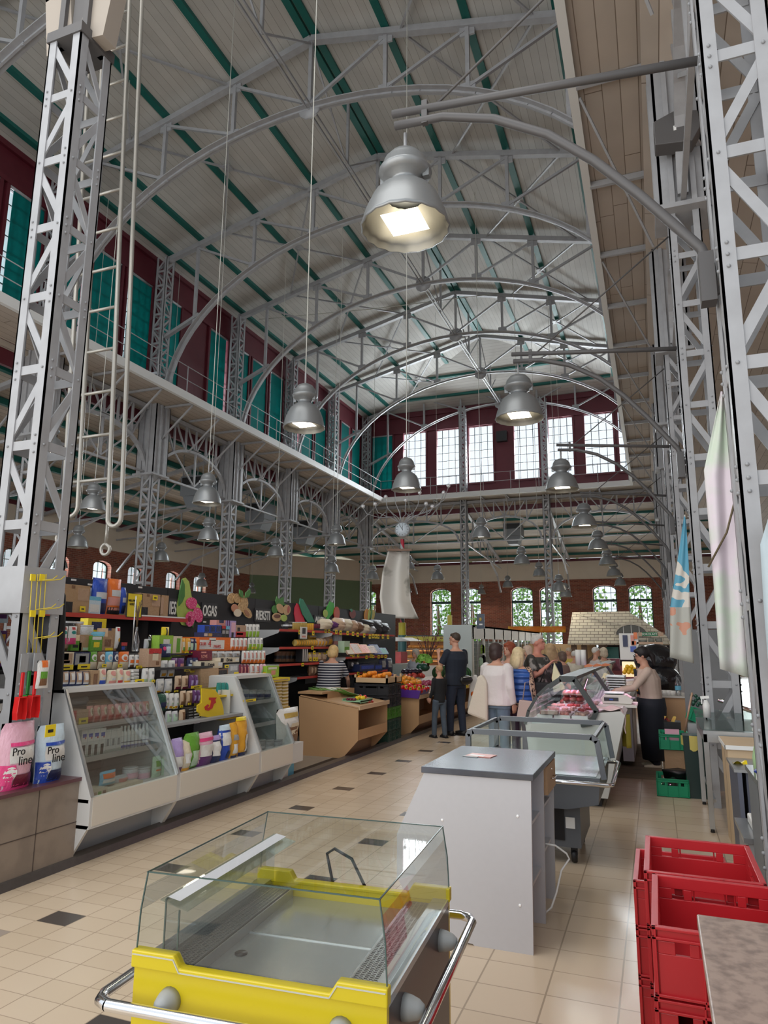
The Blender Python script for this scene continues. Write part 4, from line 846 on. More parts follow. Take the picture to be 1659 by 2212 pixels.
for i, (x0, x1, c_) in enumerate(((832, 950, 'blue'), (965, 1100, 'rose'), (1098, 1190, 'red'), (1185, 1300, 'amber'))):
    item('z', (x0, 1488 + (i % 2) * 20, x1, 1735), R3, ('pouch', 'cream', ((.1, .0, .9, .32, c_), (.2, .62, .8, .95, '@rose'), (.3, .38, .7, .5, 'silver'))), 'cream snack pouch with a %s foot in the lower row' % ('blue', 'pink', 'red', 'orange')[i], d=.07)
for j in range(4): item('z', (1312, 1500 + j * 48, 1392, 1540 + j * 48), R3, ('box', 'white', ((.1, .2, .9, .5, 'grey'),)), 'flat white sachet stacked beside the kraft carton', 'stacked white sachets', .06)
row('z', 1460, 1640, 1485, 1700, 2, R3, ('pouch', 'white', ((.1, .1, .9, .3, 'mint'), (.3, .6, .7, .8, 'grey'), (.2, .02, .6, .1, 'amber'))), 'white pouch with a small dog print above the case end', 'white pouches above the case', .06)
tagp('z', 1335, 1645, 1462, 1700, R3 + .03); tagp('z', 1575, 1650, 1620, 1690, R3 + .03); tagp('z', 618, 1728, 658, 1770, R3 + .03)
item('z', (80, 1640, 270, 1790), -4.5, ('box', 'white', ((.02, .85, .98, .92, 'black'),)), 'white rounded card reading AWS behind the scoops', d=.02)
p = on(*px('z', 175, 1715), 0, -4.49); text('AWS', (p.x + .005, p.y, p.z), .07, M_BLACK, RX, LAST[0])
# twig vase and glass bottle before the shelf
o = thing('twig_vase', 'slender dark glass vase with dry twigs on a thin rod', 'vase', on(*px('z', 1340, 1240), 0, -4.9))
MB().lathe([(0, 0), (.035, 0), (.036, .1), (.012, .2), (.012, .24)], n=12).build('bottle', FILM, o)
m_ = MB(); r_ = random.Random(5)
for i in range(14): a = r_.uniform(0, 6.28); m_.tube([(0, 0, .22), (.01 * cos(a), .02 * sin(a), .38), (.03 * cos(a), .05 * sin(a), .44 + r_.uniform(0, .08))], .003, 4)
m_.build('twigs', mat('dry_twig', (.16, .10, .05)), o); MB().tube([(.02, -.07, 0), (.02, -.07, .55)], .006, 5).build('thin_rod', MAL, o)
# ---- section 2 packs
R4 = -5.05
item('y', (430, 285, 570, 470), R4 - .1, ('pouch', 'yellow', ((.4, .2, .6, .9, 'black'),)), 'yellow and black pack peeking above the green bag', d=.06)
item('y', (120, 500, 240, 720), R4 - .1, ('pouch', 'silver', ((.4, .1, .9, .9, 'black'),)), 'grey and black pack lying behind the red carton', d=.06)
item('y', (225, 430, 340, 680), R4 - .15, ('clear', 'grey', ()), 'crumpled clear bag behind the grey pack', d=.1)
item('y', (340, 435, 590, 900), R4, ('box', 'lime', ((.3, .6, .75, .85, 'white'),)), 'bright green box with a white print, second section', d=.1)
item('y', (400, 587, 610, 828), R4 + .12, ('pouch', 'navy', ((.4, .3, .9, .8, 'pale'), (.15, .5, .4, .8, '@hot'))), 'navy and pale blue pouch in front of the green box', d=.06)
item('y', (600, 450, 758, 815), R4, ('box', 'cream', ((.4, .2, .8, .9, 'green'), (.0, .0, 1, .14, 'lime'))), 'white and green box beside the orange pouches', d=.1)
row('y', 755, 950, 485, 810, 2, R4, ('pouch', 'amber', ((.2, .35, .8, .8, 'cream'), (.3, .3, .7, .5, 'green'))), 'orange pouch with a pale label, second section', 'orange pouches', .06)
row('y', 925, 1075, 485, 785, 2, R4, ('pouch', 'navy', ((.1, .3, .6, .7, 'mint'), (.2, .8, .9, .92, 'silver'))), 'navy pouch with pale print, upper row of the second section', 'navy pouches, upper row', .06)
item('y', (165, 672, 390, 1000), -4.72, ('box', 'tan', ((.0, .72, 1, 1, 'red'), (.3, .35, .75, .75, 'cream'), (.6, .1, .85, .3, 'brown'))), 'red topped kraft carton at the case corner', d=.12)
tagp('y', 668, 752, 740, 795, R4 + .04); tagp('y', 818, 728, 885, 780, R4 + .04); tagp('y', 938, 735, 985, 775, R4 + .04)
R5 = -4.86
row('y', 415, 675, 885, 1180, 2, R5, ('pouch', 'white', ((.3, .6, .7, .8, 'grey'), (.1, .05, .6, .22, 'amber'))), 'white pouch with a tiny dog print, second row of the second section', 'white dog pouches, second row', .06)
row('y', 600, 840, 845, 1060, 2, R5 - .03, ('pouch', 'purple', ((.2, .2, .8, .55, 'rose'), (.2, .1, .6, .2, 'white'))), 'purple and pink pouch beside the navy ones', 'purple pink pouches', .06)
row('y', 885, 1085, 835, 1065, 2, R5 - .03, ('pouch', 'navy', ((.1, .1, .7, .5, 'pale'), (.3, .6, .8, .8, 'silver'))), 'navy and pale pouch, second row of the second section', 'navy pouches, second row', .06)
for b_ in ((808, 1045, 915, 1085), (918, 1068, 990, 1100), (1010, 1060, 1085, 1095)): tagp('y', *b_, R5 + .03)
R6 = -4.70
row('y', 330, 630, 1215, 1455, 2, R6, ('pouch', 'silver', ((.1, .1, .9, .85, 'white'), (.4, .5, .7, .65, 'grey'), (.1, .0, .5, .12, 'amber'))), 'white foil pouch, third row of the second section', 'white foil pouches', .06)
row('y', 668, 915, 1160, 1400, 2, R6, ('pouch', 'beige', ((.3, .3, .75, .8, 'brown'), (.1, .0, .9, .18, 'maroon'))), 'beige pouch with a brown dog print, third row', 'beige dog pouches, third row', .06)
row('y', 925, 1085, 1145, 1380, 2, R6, ('pouch', 'purple', ((.2, .2, .8, .6, 'lilac'),)), 'purple pouch leaning in the third row', 'purple pouches, third row', .06)
tagp('y', 930, 1342, 1125, 1392, R6 + .03); tagp('y', 490, 1430, 555, 1465, R6 + .03); tagp('y', 630, 1425, 700, 1455, R6 + .03)
R7 = -4.55
item('y', (360, 1480, 545, 1790), R7, ('pouch', 'dgreen', ((.2, .2, .8, .5, 'navy'),)), 'dark green pouch by the case edge, fourth row', d=.07)
row('y', 470, 745, 1475, 1755, 3, R7, ('pouch', 'white', ((.3, .55, .7, .72, 'grey'), (.1, .05, .5, .2, 'amber'), (.3, .3, .8, .4, 'mint'))), 'white pouch with a tiny dog print, fourth row', 'white dog pouches, fourth row', .06)
row('y', 762, 988, 1430, 1690, 2, R7, ('pouch', 'beige', ((.3, .3, .75, .85, 'brown'), (.1, .0, .9, .28, 'brown'))), 'beige pouch with a brown dog print, fourth row', 'beige dog pouches, fourth row', .06)
row('y', 985, 1125, 1420, 1650, 2, R7, ('pouch', 'purple', ((.2, .2, .8, .6, 'lilac'),)), 'purple pouch beside the yellow stand, fourth row', 'purple pouches, fourth row', .06)
for b_ in ((590, 1718, 645, 1750), (735, 1690, 785, 1730), (878, 1648, 928, 1685), (1090, 1590, 1150, 1645)): tagp('y', *b_, R7 + .03)
R8 = -4.42
row('y', 505, 725, 1795, 1991 + 50, 2, R8, ('pouch', 'silver', ((.1, .1, .9, .8, 'mint'), (.3, .6, .7, .8, 'grey'))), 'pale pouch on the bottom step', 'pale pouches on the bottom step', .06)
item('y', (750, 1770, 862, 2040), R8, ('pouch', 'beige', ((.3, .3, .75, .85, 'brown'),)), 'beige dog pouch alone on the bottom step', d=.06)
for j in range(6): item('y', (872, 1725 + j * 52, 1110, 1770 + j * 52), R8, ('box', 'black', ((.5, .2, .9, .7, 'white'), (.1, .3, .4, .6, 'grey'))), 'flat black sachet in a stack on the bottom step', 'stacked black sachets', .08)
# ---- section 3: pet food stack above the dark case
R9 = -5.15
row('x', 172, 480, 250, 385, 3, R9 + .05, ('box', 'blue', ((.1, .1, .9, .85, 'navy'),)), 'dark blue can pack on the top of the stack', 'dark blue can packs', .1)
item('x', (165, 385, 490, 470), R9 + .07, ('box', 'navy', ((.25, .2, .45, .8, 'gold'), (.02, .2, .2, .8, 'silver'))), 'navy tray with a yellow dish print under the blue cans', d=.14)
item('x', (392, 163, 555, 265), R9, ('box', 'rose', ((.3, .5, .8, 1, 'navy'),)), 'pink box with a navy print on the very top', d=.1)
item('x', (480, 265, 622, 470), R9 + .04, ('box', 'black', ((.05, .75, .5, 1, 'red'), (.55, .7, 1, 1, 'sky'), (.1, .3, .45, .6, 'grey'), (.55, .3, .9, .6, 'grey'))), 'black box with red and blue tops', d=.1)
item('x', (550, 172, 735, 470), R9, ('box', 'lilac', ((.1, .65, .2, 1, 'purple'), (.3, .65, .4, 1, 'purple'), (.55, .3, .95, .9, 'pink'), (.6, .0, .8, .3, 'black'))), 'lilac striped box on the top row', d=.1)
item('x', (735, 252, 920, 470), R9, ('box', 'tan', ((.0, .0, 1, .45, 'red'), (.15, .5, .4, .8, 'black'), (.1, .2, .7, .35, 'cream'))), 'tan and red carton with a black cat print', d=.1)
row('x', 925, 1185, 237, 465, 4, R9, ('pouch', 'white', ((.05, .0, .95, .45, 'lime'), (.3, .55, .7, .8, 'grey'))), 'white and green pouch standing on the top row', 'white and green pouches, top row', .05)
R10 = -5.02
o = item('x', (75, 470, 645, 712), R10, ('box', 'orange', ((.02, .12, .78, .8, 'white'), (.3, .75, .5, .95, 'white'))), 'orange box printed CLUB 4 PAWS on a white plaque', d=.25)
for s, a, b, sz in (('CLUB', 150, 590, .055), ('4', 275, 590, .12), ('PAWS', 410, 640, .055)):
    p = on(*px('x', a, b), 0, R10 + .02); text(s, (p.x, p.y, p.z), sz, mat('print_red', PC['red']), RX, o)
row('x', 665, 965, 485, 705, 4, R10 + .03, ('pouch', 'white', ((.0, .0, 1, .32, 'orange'), (.3, .4, .75, .85, 'rose'))), 'white and orange pouch beside the club box', 'white and orange pouches, second row', .05)
row('x', 975, 1248, 480, 700, 4, R10 + .03, ('pouch', 'white', ((.0, .0, 1, .5, 'lime'), (.3, .55, .75, .85, 'grey'))), 'white and green pouch, right end of the second row', 'white and green pouches, second row', .05)
tagp('x', 1025, 640, 1108, 675, R10 + .07)
R11 = -4.9
o = item('x', (92, 708, 312, 882), R11, ('box', 'maroon', ((.1, .75, .5, .9, 'rose'),)), 'maroon box printed LOVE beside foil packs', d=.2)
p = on(*px('x', 180, 815), 0, R11 + .01); text('LOVE', (p.x, p.y, p.z), .05, mat('print_rose', PC['rose']), RX, o)
row('x', 312, 860, 722, 850, 4, R11 - .02, ('sack', 'silver', ((.1, .2, .8, .8, 'grey'), (.3, .4, .6, .7, 'brown'))), 'silver foil cat food pack lying behind the drink boxes', 'silver foil packs', .08)
for (b_, lab) in (((108, 900, 500, 1025), 'white carton printed Drink, front left'), ((462, 835, 800, 920), 'white carton printed Drink, behind and right')):
    item('x', b_, R11 + .1, ('box', 'cream', ((.02, .1, .16, .9, 'black'), (.8, .3, .98, .8, 'white'))), lab, d=.15); p = on(*px('x', (b_[0] + b_[2]) / 2, (b_[1] + b_[3]) / 2), 0, R11 + .115); text('Drink', (p.x, p.y, p.z), .055, M_BLACK, RX, LAST[0])
row('x', 868, 1292, 712, 935, 6, R11 + .03, ('pouch', 'white', ((.0, .0, 1, .3, 'orange'), (.3, .4, .75, .85, 'rose'))), 'white and orange pouch, third row above the dark case', 'white and orange pouches, third row', .05)
tagp('x', 540, 965, 610, 1018, R11 + .12)
R12 = -4.75
item('x', (100, 1032, 416, 1390), R12, ('box', 'kraft', ((0, .27, 1, .28, 'tan'),)), 'plain kraft carton block beneath the drink box', d=.2); item('x', (418, 1035, 592, 1260), R12 - .02, ('box', 'brown', ((.1, .1, .9, .9, 'black'),)), 'open kraft carton showing its dark inside', d=.2)  # black panel paints the shade inside the open carton
item('x', (592, 950, 800, 1240), R12 - .03, ('box', 'grey', ((.1, .1, .6, .35, 'cream'), (.2, .6, .8, .9, 'silver'))), 'grey carton with crumpled foil beside the dark opening', d=.12)
row('x', 818, 1005, 955, 1165, 3, R12, ('pouch', 'maroon', ((.3, .2, .7, .8, 'rose'),)), 'maroon pouch above the dark case', 'maroon pouches', .05)
row('x', 1008, 1185, 955, 1160, 2, R12, ('pouch', 'white', ((.0, .0, 1, .3, 'orange'), (.3, .4, .75, .85, 'rose'))), 'white and orange pouch, lowest row above the dark case', 'white and orange pouches, lowest row', .05)
row('x', 1190, 1300, 950, 1150, 2, R12, ('pouch', 'pink', ((.2, .2, .8, .5, 'mint'),)), 'pinkish pouch at the right end above the dark case', 'pinkish pouches', .05)
tagp('x', 705, 1095, 785, 1175, R12 + .03); tagp('x', 1222, 1095, 1285, 1170, R12 + .03)
# yellow J stand
o = thing('product_stand', 'yellow cardboard stand with a red letter J and snack compartments', 'stand')
f = lambda x, y: on(*px('x', x, y), 0, -4.36)
ys = f(55, 1390).y
prof = [(-4.70, 1.20), (-4.50, 1.22), (-4.40, 1.12), (-4.33, .98), (-4.30, .86), (-4.70, .90)]
a = on(*px('x', 60, 1700), 0, -4.5).y; b = on(*px('x', 860, 1700), 0, -4.4).y; mY = mat('stand_yellow', (.72, .52, .02), .5)
q = [f(135, 1385), f(370, 1410), f(430, 1490), f(490, 1620), f(525, 1780), f(530, 1950), f(110, 1880), f(110, 1850), f(55, 1800), f(60, 1690), f(135, 1640)]
MB().prism([(p.y, p.z) for p in q], 0, -4.375, -4.36).build('side_panel', mY, o)
g0 = f(480, 1560); g1 = f(860, 1900)
MB().box((-4.62, f(530, 1700).y, g1.z), (-4.36, g1.y, g1.z + .02)).box((-4.62, f(480, 1560).y, g0.z), (-4.42, g1.y, g0.z + .02)).build('tray', mY, o)
for x_ in (660, 875): yy = f(x_, 1700).y; MB().box((-4.62, yy - .006, g1.z), (-4.38, yy + .006, f(800, 1400).z)).build('divider', mat('stand_white', (.6, .58, .5), .6), o)
MB().box((-4.64, f(400, 1500).y, g1.z), (-4.62, g1.y, f(500, 1400).z)).build('back', mat('stand_olive', (.35, .30, .02), .6), o)
J = [(265, 1550), (400, 1550), (370, 1585), (385, 1640), (345, 1665), (320, 1740), (250, 1785), (195, 1770), (185, 1715), (240, 1670), (265, 1690), (235, 1730), (255, 1745), (285, 1700), (305, 1600), (265, 1590)]
qq = [on(*px('x', *p), 0, -4.355) for p in J]; MB().prism([(p.y, p.z) for p in qq], 0, -4.359, -4.352).build('letter_j', mat('print_red', PC['red']), o)
row('x', 420, 660, 1285, 1540, 3, -4.48, ('pouch', 'teal', ((.1, .1, .7, .5, 'silver'), (.4, .0, 1, .2, 'amber'))), 'teal and silver snack pouch in the yellow stand', 'teal pouches in the yellow stand', .05); row('x', 665, 840, 1290, 1520, 2, -4.48, ('pouch', 'amber', ((.2, .4, .8, .8, 'black'), (.2, .1, .8, .35, 'yellow'))), 'orange snack pouch in the yellow stand', 'orange pouches in the yellow stand', .05)
row('x', 540, 860, 1770, 1880, 4, -4.45, ('pouch', 'cream', ((.2, .2, .8, .6, 'tan'),)), 'small cream pack in the lower tray of the yellow stand', 'cream packs in the lower tray', .05)
# ---- litter bags on the ledge of the open section
RL = -4.13
for (b_, c_, pats, lab) in (((0, 1630, 112, 1992), 'lilac', ((.1, .2, .9, .5, 'white'), (.2, .05, .8, .2, 'purple')), 'lilac litter bag, first on the white ledge'), ((92, 1645, 190, 1975), 'cream', ((.2, .3, .8, .6, 'white'), (.0, .0, 1, .15, 'amber')), 'cream litter bag printed with yellow flowers'),
    ((138, 1575, 280, 1925), 'green', ((.3, .05, .9, .5, 'mint'), (.7, .2, 1, .7, 'beige')), 'shiny green litter bag with crimped top'), ((258, 1570, 420, 1903), 'pink', ((.0, .0, 1, .3, 'purple'), (.1, .3, .8, .65, 'white'), (.1, .75, .9, .85, 'hot')), 'pink and plum litter bag on the ledge'),
    ((392, 1600, 500, 1885), 'navy', ((.1, .3, .6, .8, 'white'), (.0, .85, 1, 1, 'lilac')), 'navy litter bag with white band'), ((490, 1492, 592, 1862), 'blue', ((.0, .45, 1, .8, 'white'), (.0, .86, 1, 1, 'pale'), (.4, .1, .8, .3, 'navy')), 'blue and white litter bag with handle holes'),
    ((585, 1470, 662, 1855), 'amber', ((.1, .0, .9, .15, 'navy'), (.2, .2, .8, .45, 'white'), (.2, .55, .8, .7, 'grey')), 'orange litter bag with navy foot, left of the pair'), ((655, 1410, 757, 1842), 'amber', ((.0, .0, 1, .18, 'navy'), (.5, .2, .9, .6, 'white'), (.0, .92, .9, 1, 'yellow')), 'taller orange litter bag with navy foot, right of the pair')):
    item('w', b_, RL, ('sack', c_, pats), lab, d=.16, cat='bag') if 0 else item('w', b_, RL, ('sack', c_, pats), lab, d=.16)
# ---- inside the first case
RC = -4.40
row('c', 752, 1345, 100, 238, 4 + 6, RC, ('pouch', 'rose', ((.1, .0, .9, .35, 'red'), (.25, .4, .75, .9, '@cream'), (.4, .5, .6, .8, '@brown'))), 'red snack pouch with a dog print inside the first case', 'red snack pouches in the first case', .06, slope=-45)
item('c', (600, 135, 745, 262), RC, ('box', 'tan', ((.0, .0, .3, 1, 'red'),)), 'kraft snack box at the left of the case upper shelf', d=.14); tagp('c', 668, 205, 745, 258, RC + .02, lab='large yellow tag reading 1,65 inside the case', grp=None)
for i, (x0, x1, y0, y1) in enumerate(((620, 800, 25, 105), (790, 1005, 45, 125), (1000, 1210, 30, 100), (1190, 1330, 35, 95))):
    item('c', (x0, y0, x1, y1), RC - .15, ('sack', ('grey', 'tan', 'brown', 'grey')[i], ()), ('clear wrapped grey chew bundle', 'wrapped tan chew bundle', 'wrapped brown sausage chew', 'small wrapped grey chew')[i] + ' lying at the top of the first case', d=.15)
row('c', 680, 890, 305, 545, 4, RC + .06, ('box', 'white', ((.2, .72, .85, .85, 'blue'), (.25, .1, .75, .45, 'black'), (.6, .66, .8, .74, 'red'))), 'white shampoo carton with a dog silhouette', 'white shampoo cartons in the case', .06, slope=-15)
row('c', 890, 1030, 305, 500, 3, RC + .04, ('box', 'white', ((.3, .3, .7, .6, 'grey'),)), 'plain white slim carton in the case', 'slim white cartons in the case', .06, slope=-12)
row('c', 1025, 1275, 275, 490, 8, RC + .04, ('bottle', 'white', ((0, .15, 1, .25, 'blue'), (0, .35, 1, .38, 'navy'))), 'white plastic bottle standing in the first case', 'white bottles in the first case', .05, slope=-28)
item('c', (1270, 300, 1415, 455), RC, ('box', 'kraft', ((.1, .2, .8, .7, 'tan'),)), 'small kraft tray right of the white bottles', d=.1)
item('c', (780, 805, 912, 885), RL - .02, ('box', 'cream', ((.1, .2, .3, .7, 'tan'), (.4, .2, .6, .7, 'green'), (.7, .2, .9, .7, 'brown'))), 'cream box with small animal prints, left', d=.14); item('c', (915, 770, 1212, 862), RL - .02, ('box', 'cream', ((.05, .2, .15, .7, 'grey'), (.3, .2, .4, .7, 'brown'), (.5, .2, .6, .7, 'gold'), (.75, .2, .85, .7, 'tan'))), 'long cream box with small animal prints, right', d=.14)
item('c', (875, 655, 1010, 775), RL - .06, ('pouch', 'sky', ((.1, .5, .9, .85, 'orange'), (.1, .2, .9, .45, 'white'))), 'round topped blue and orange bag in the lower case', d=.08); item('c', (1000, 690, 1120, 770), RL - .1, ('sack', 'silver', ((.2, .3, .8, .7, 'rose'),)), 'grey bag lying beside the blue one', d=.1)
row('c', 1100, 1310, 625, 735, 2, RL - .1, ('tub', 'silver', ((0, .2, 1, .6, 'pink'),)), 'clear tub with pinkish chews in the lower case', 'clear tubs in the lower case', .12); row('c', 1315, 1470, 530, 720, 2, RL - .06, ('pouch', 'mint', ((.2, .55, .8, .8, 'green'), (.2, .35, .8, .42, 'orange'))), 'pale green pouch in the lower case', 'pale green pouches in the lower case', .07)
# ---- inside the dark third case
row('w', 760, 1110, 1640, 1760, 4, -4.16, ('tub', 'grey', ((0, .3, 1, .5, 'silver'),)), 'grey tub on the floor of the dark case', 'grey tubs in the dark case', .12)
row('w', 690, 1000, 1130, 1235, 4, -4.38, ('can', 'grey', ((0, .3, 1, .6, 'navy'),)), 'dark can inside the dark case', 'dark cans in the dark case', .1); tagp('w', 680, 1235, 810, 1262, -4.3)
# sack, jar tower and green box at the end of the counter
item('w', (1090, 1320, 1300, 1695), -4.12, ('sack', 'white', ((.25, .02, .95, .5, 'brown'), (.4, .3, .8, .6, 'cream'), (.2, .75, .8, .88, 'gold'), (.4, .0, 1, .05, 'yellow'))), 'white cat food sack with a tabby cat print at the counter end', d=.2)
for i in range(3):
    for j in range(8): item('w', (970 + i * 64, 1045 + j * 33, 1030 + i * 64, 1078 + j * 33), -4.62, ('can', 'gold', ((0, .3, 1, .7, 'cream'),)), 'gold and cream can in the tall stacked tower', 'cans in the tall tower', .07)
item('w', (970, 1010, 1158, 1045), -4.6, ('box', 'yellow', ((.1, .3, .9, .6, 'tan'),)), 'yellow card topping the can tower', d=.2); item('w', (970, 1310, 1158, 1335), -4.6, ('box', 'gold', ()), 'gold tray under the can tower', d=.2)
item('w', (925, 888, 1045, 1000), -4.7, ('box', 'lime', ((.1, .7, .8, .9, 'white'), (.35, .2, .7, .6, 'rose'))), 'bright green carton with a pink square at the stack end', d=.12)
tag(MB().box((-5.0, 7.9, 0), (-4.66, 8.45, .68)).build('low_cabinet', MC), 'low white cabinet under the can tower', 'cabinet')
item('w', (1110, 1880, 1195, 2060), -4.3, ('box', 'sky', ((0, .0, 1, .15, 'pale'), (.1, .85, .6, .95, 'teal'))), 'pale blue carton on the floor past the white counter', d=.1)
# ---- tiled counter with the two litter sacks
tc = thing('tiled_counter', 'brown tiled low counter carrying two cat litter sacks', 'counter')
MT = paint('taupe_tile', (.27, .22, .18), (.22, .18, .15), 5, .35)
MB().box((-4.6, 3.66, .04), (-4.18, 4.40, .60)).build('body', MT, tc); MB().box((-4.62, 3.63, .60), (-4.16, 4.41, .625)).build('top_edge', mat('plum_edge', (.12, .05, .06), .35), tc); MB().box((-4.56, 3.7, 0), (-4.22, 4.4, .045)).build('plinth', M_BLACK, tc)
m_ = MB(); m_.box((-4.182, 3.66, .30), (-4.177, 4.4, .306)); m_.box((-4.182, 4.02, .05), (-4.177, 4.026, .6)); m_.box((-4.182, 3.655, .04), (-4.176, 3.67, .6)); m_.build('tile_joints', mat('joint_dark', (.08, .06, .05)), tc)
def litter(box, c1, c2, lab):
    o = item('p', box, -4.19, ('sack', c1, ((.0, .0, 1, .14, c2), (.0, .14, .28, .42, c2), (.3, .10, .95, .28, {'hot': 'maroon', 'blue': 'navy'}[c2]), (.15, .44, .98, .66, 'white'), (.15, .68, .9, .73, c2), (.05, .18, .32, .40, '@white'))), lab, d=.2)
    x0, y0, x1, y1 = box
    for s, fy, fx, sz in (('Pro', .40, .42, .075), ('line', .52, .62, .085)):
        p = on(x0 + (x1 - x0) * fx, y0 + (y1 - y0) * fy, 0, -4.17); text(s, (p.x, p.y, p.z), sz, M_BLACK, RX, o)
    for i in range(3): p = on(x0 + (x1 - x0) * (.42 + .1 * i), y0 + (y1 - y0) * .1, 0, -4.23); 
litter((12, 1563, 82, 1716), 'pink', 'hot', 'pink and white cat litter sack printed Pro line')
litter((92, 1568, 148, 1700), 'pale', 'blue', 'blue and white cat litter sack printed Pro line, with a yellow price card')
item('p', (2, 1600, 24, 1714), -4.26, ('sack', 'navy', ((.1, .3, .9, .6, 'white'),)), 'navy side of a litter sack behind the pink one', d=.15); item('p', (84, 1592, 100, 1700), -4.26, ('sack', 'navy', ((.1, .3, .9, .6, 'white'),)), 'navy side of a litter sack behind the blue one', d=.15)
tagp('p', 96, 1567, 118, 1593, -4.12, 'yellow price card clipped to the blue litter sack', None)
# hook strips, scoops and tags on the left column
XH = -4.345
for (x0, x1, y0, y1) in ((68, 80, 1240, 1410), (88, 98, 1240, 1410)):
    o = thing('hook_strip', 'yellow wire hook strip on the left column, ' + ('left one' if x0 < 80 else 'right one'), 'hook strip')
    for xx_ in (x0, x1): a, b = on(xx_ + 2, y0, 0, XH), on(xx_ - 10, y1, 0, XH); MB().tube([a, b], .004, 5).build('wire', mat('yellow_wire', (.62, .48, .05), .4), o)
    for q in range(3): a = on(x1 - q * 3, 1255 + q * 62, 0, XH); MB().tube([a, a + V((.05, .10, .02)), a + V((.06, .13, .05))], .004, 5).build('hook', mat('yellow_wire', (.62, .48, .05)), o)
    for q in (1240, 1318): a = on(x0, q, 0, XH + .01); MB().box(a + V((0, -.01, -.05)), a + V((.01, .035, 0))).build('tab', mat('print_yellow', PC['yellow']), o)
def scoop(cx, top_, c, lab):
    o = thing('litter_scoop', lab, 'scoop', on(cx, top_, 0, -4.30 if c == 'green' else -4.25)); o.scale = (1, .62, 1); mm = mat('scoop_' + c, {'red': (.62, .02, .02), 'green': (.02, .20, .03)}[c], .25)
    MB().box((-.008, -.02, -.17), (.008, .02, 0)).build('handle', mm, o, bev=.006)
    m_ = MB(); m_.prism([(-.055, -.17), (.055, -.17), (.07, -.28), (.06, -.33), (-.06, -.33), (-.07, -.28)], 0, -.02, -.012); m_.prism([(-.055, -.17), (.055, -.17), (.055, -.18), (-.055, -.18)], 0, -.02, .03)
    for s in (-1, 1): m_.prism([(s * .055, -.17), (s * .07, -.28), (s * .06, -.33), (s * .052, -.33), (s * .062, -.28), (s * .047, -.17)], 0, -.02, .03)
    m_.build('pan', mm, o, bev=.003); MB().box((-.004, -.05, 0), (.004, .05, .13)).build('card', mat('print_grey', PC['grey']), o)
scoop(50, 1452, 'red', 'red plastic litter scoop on the column, the left one'); scoop(64, 1449, 'green', 'green plastic litter scoop between the red ones'); scoop(78, 1450, 'red', 'red plastic litter scoop on the column, the right one')
item('p', (80, 1427, 107, 1487), -4.22, ('pouch', 'white', ((.3, .75, .8, 1, 'orange'), (.2, .35, .8, .6, 'green'), (.2, .1, .8, .35, 'brown'))), 'white treat pouch with an orange top hanging beside the scoops', d=.04)
o = tag(MB().lathe([(0, 0), (.07, 0), (.05, .5), (.03, .75), (0, .8)], (0, 0, 0), 12).build('folded_parasol', mat('black_cloth', (.008, .008, .01), .8)), 'black wrapped parasol standing behind the hook strips', 'parasol'); o.location = on(115, 1490, 0, -4.5)
# left edge: neighbouring stall items behind the column
for (b_, c_, pc, lab) in (((-25, 1253, 17, 1345), 'pale', 'purple', 'pale blue and purple box at the far left edge'), ((-25, 1362, 8, 1440), 'purple', 'amber', 'purple pack below the pale box at the left edge'), ((-20, 1450, 14, 1520), 'black', 'grey', 'black boxed goods low at the left edge'), ((-20, 1540, 10, 1640), 'brown', 'black', 'dark brown pack at the left edge')):
    item('p', b_, -4.75, ('box', c_, ((.1, .1, .9, .9, pc),)), lab, d=.2)
tag(MB().box((-5.9, 2.4, 0), (-4.85, 3.8, 1.9)).build('shelf_unit', M_DGREY), 'dark shelf unit of the next stall at the left edge', 'shelf')
# ------------------------------------------------------------------ foreground: yellow display case
M_YEL = mat('case_yellow', (.60, .47, .012), .3); M_RAIL = M_CHROME; M_CGL = glass('case_glass', (.93, .96, .95), .08)
M_BUMP = mat('grey_bumper', (.33, .34, .34), .5); M_BRN = mat('dark_brown_side', (.045, .035, .035), .35)
yc = thing('cooled_display_case', 'empty yellow cooled display case with glass hood and chrome rail in the foreground', 'display case', (-1.42, 1.76, 0), rz=radians(4))
W, L = .74, .77; ZR = .79; ZT = 1.0
# body shells
m_ = MB(); m_.prism([(0, .30), (.04, .24), (W - .04, .24), (W, .30), (W, .76), (0, .76)], 1, .0, .02)
m_.build('near_panel', M_YEL, yc); o2 = MB().prism([(0, .30), (W, .30), (W, .76), (0, .76)], 1, L - .02, L).build('far_panel', M_YEL, yc)
def rimshape(y0, y1):
    z0 = .755; return MB().prism([(-.005, z0), (W + .005, z0), (W + .005, ZR + .01), (W - .13, ZR + .01), (W - .15, ZR - .02), (.15, ZR - .02), (.13, ZR + .01), (-.005, ZR + .01)], 1, y0, y1)
rimshape(-.012, .022).build('near_rim', M_YEL, yc, bev=.004); rimshape(L - .022, L + .012).build('far_rim', M_YEL, yc, bev=.004)
m_ = MB(); pts = [(-.0, ZR + .012), (.13, ZR + .012), (.15, ZR - .018), (W - .15, ZR - .018), (W - .13, ZR + .012), (W, ZR + .012)]
m_.path([(x, -.013, z - .012) for x, z in pts], .003, .003); m_.build('pinstripe', mat('silver_stripe', (.5, .5, .45), .4), yc)
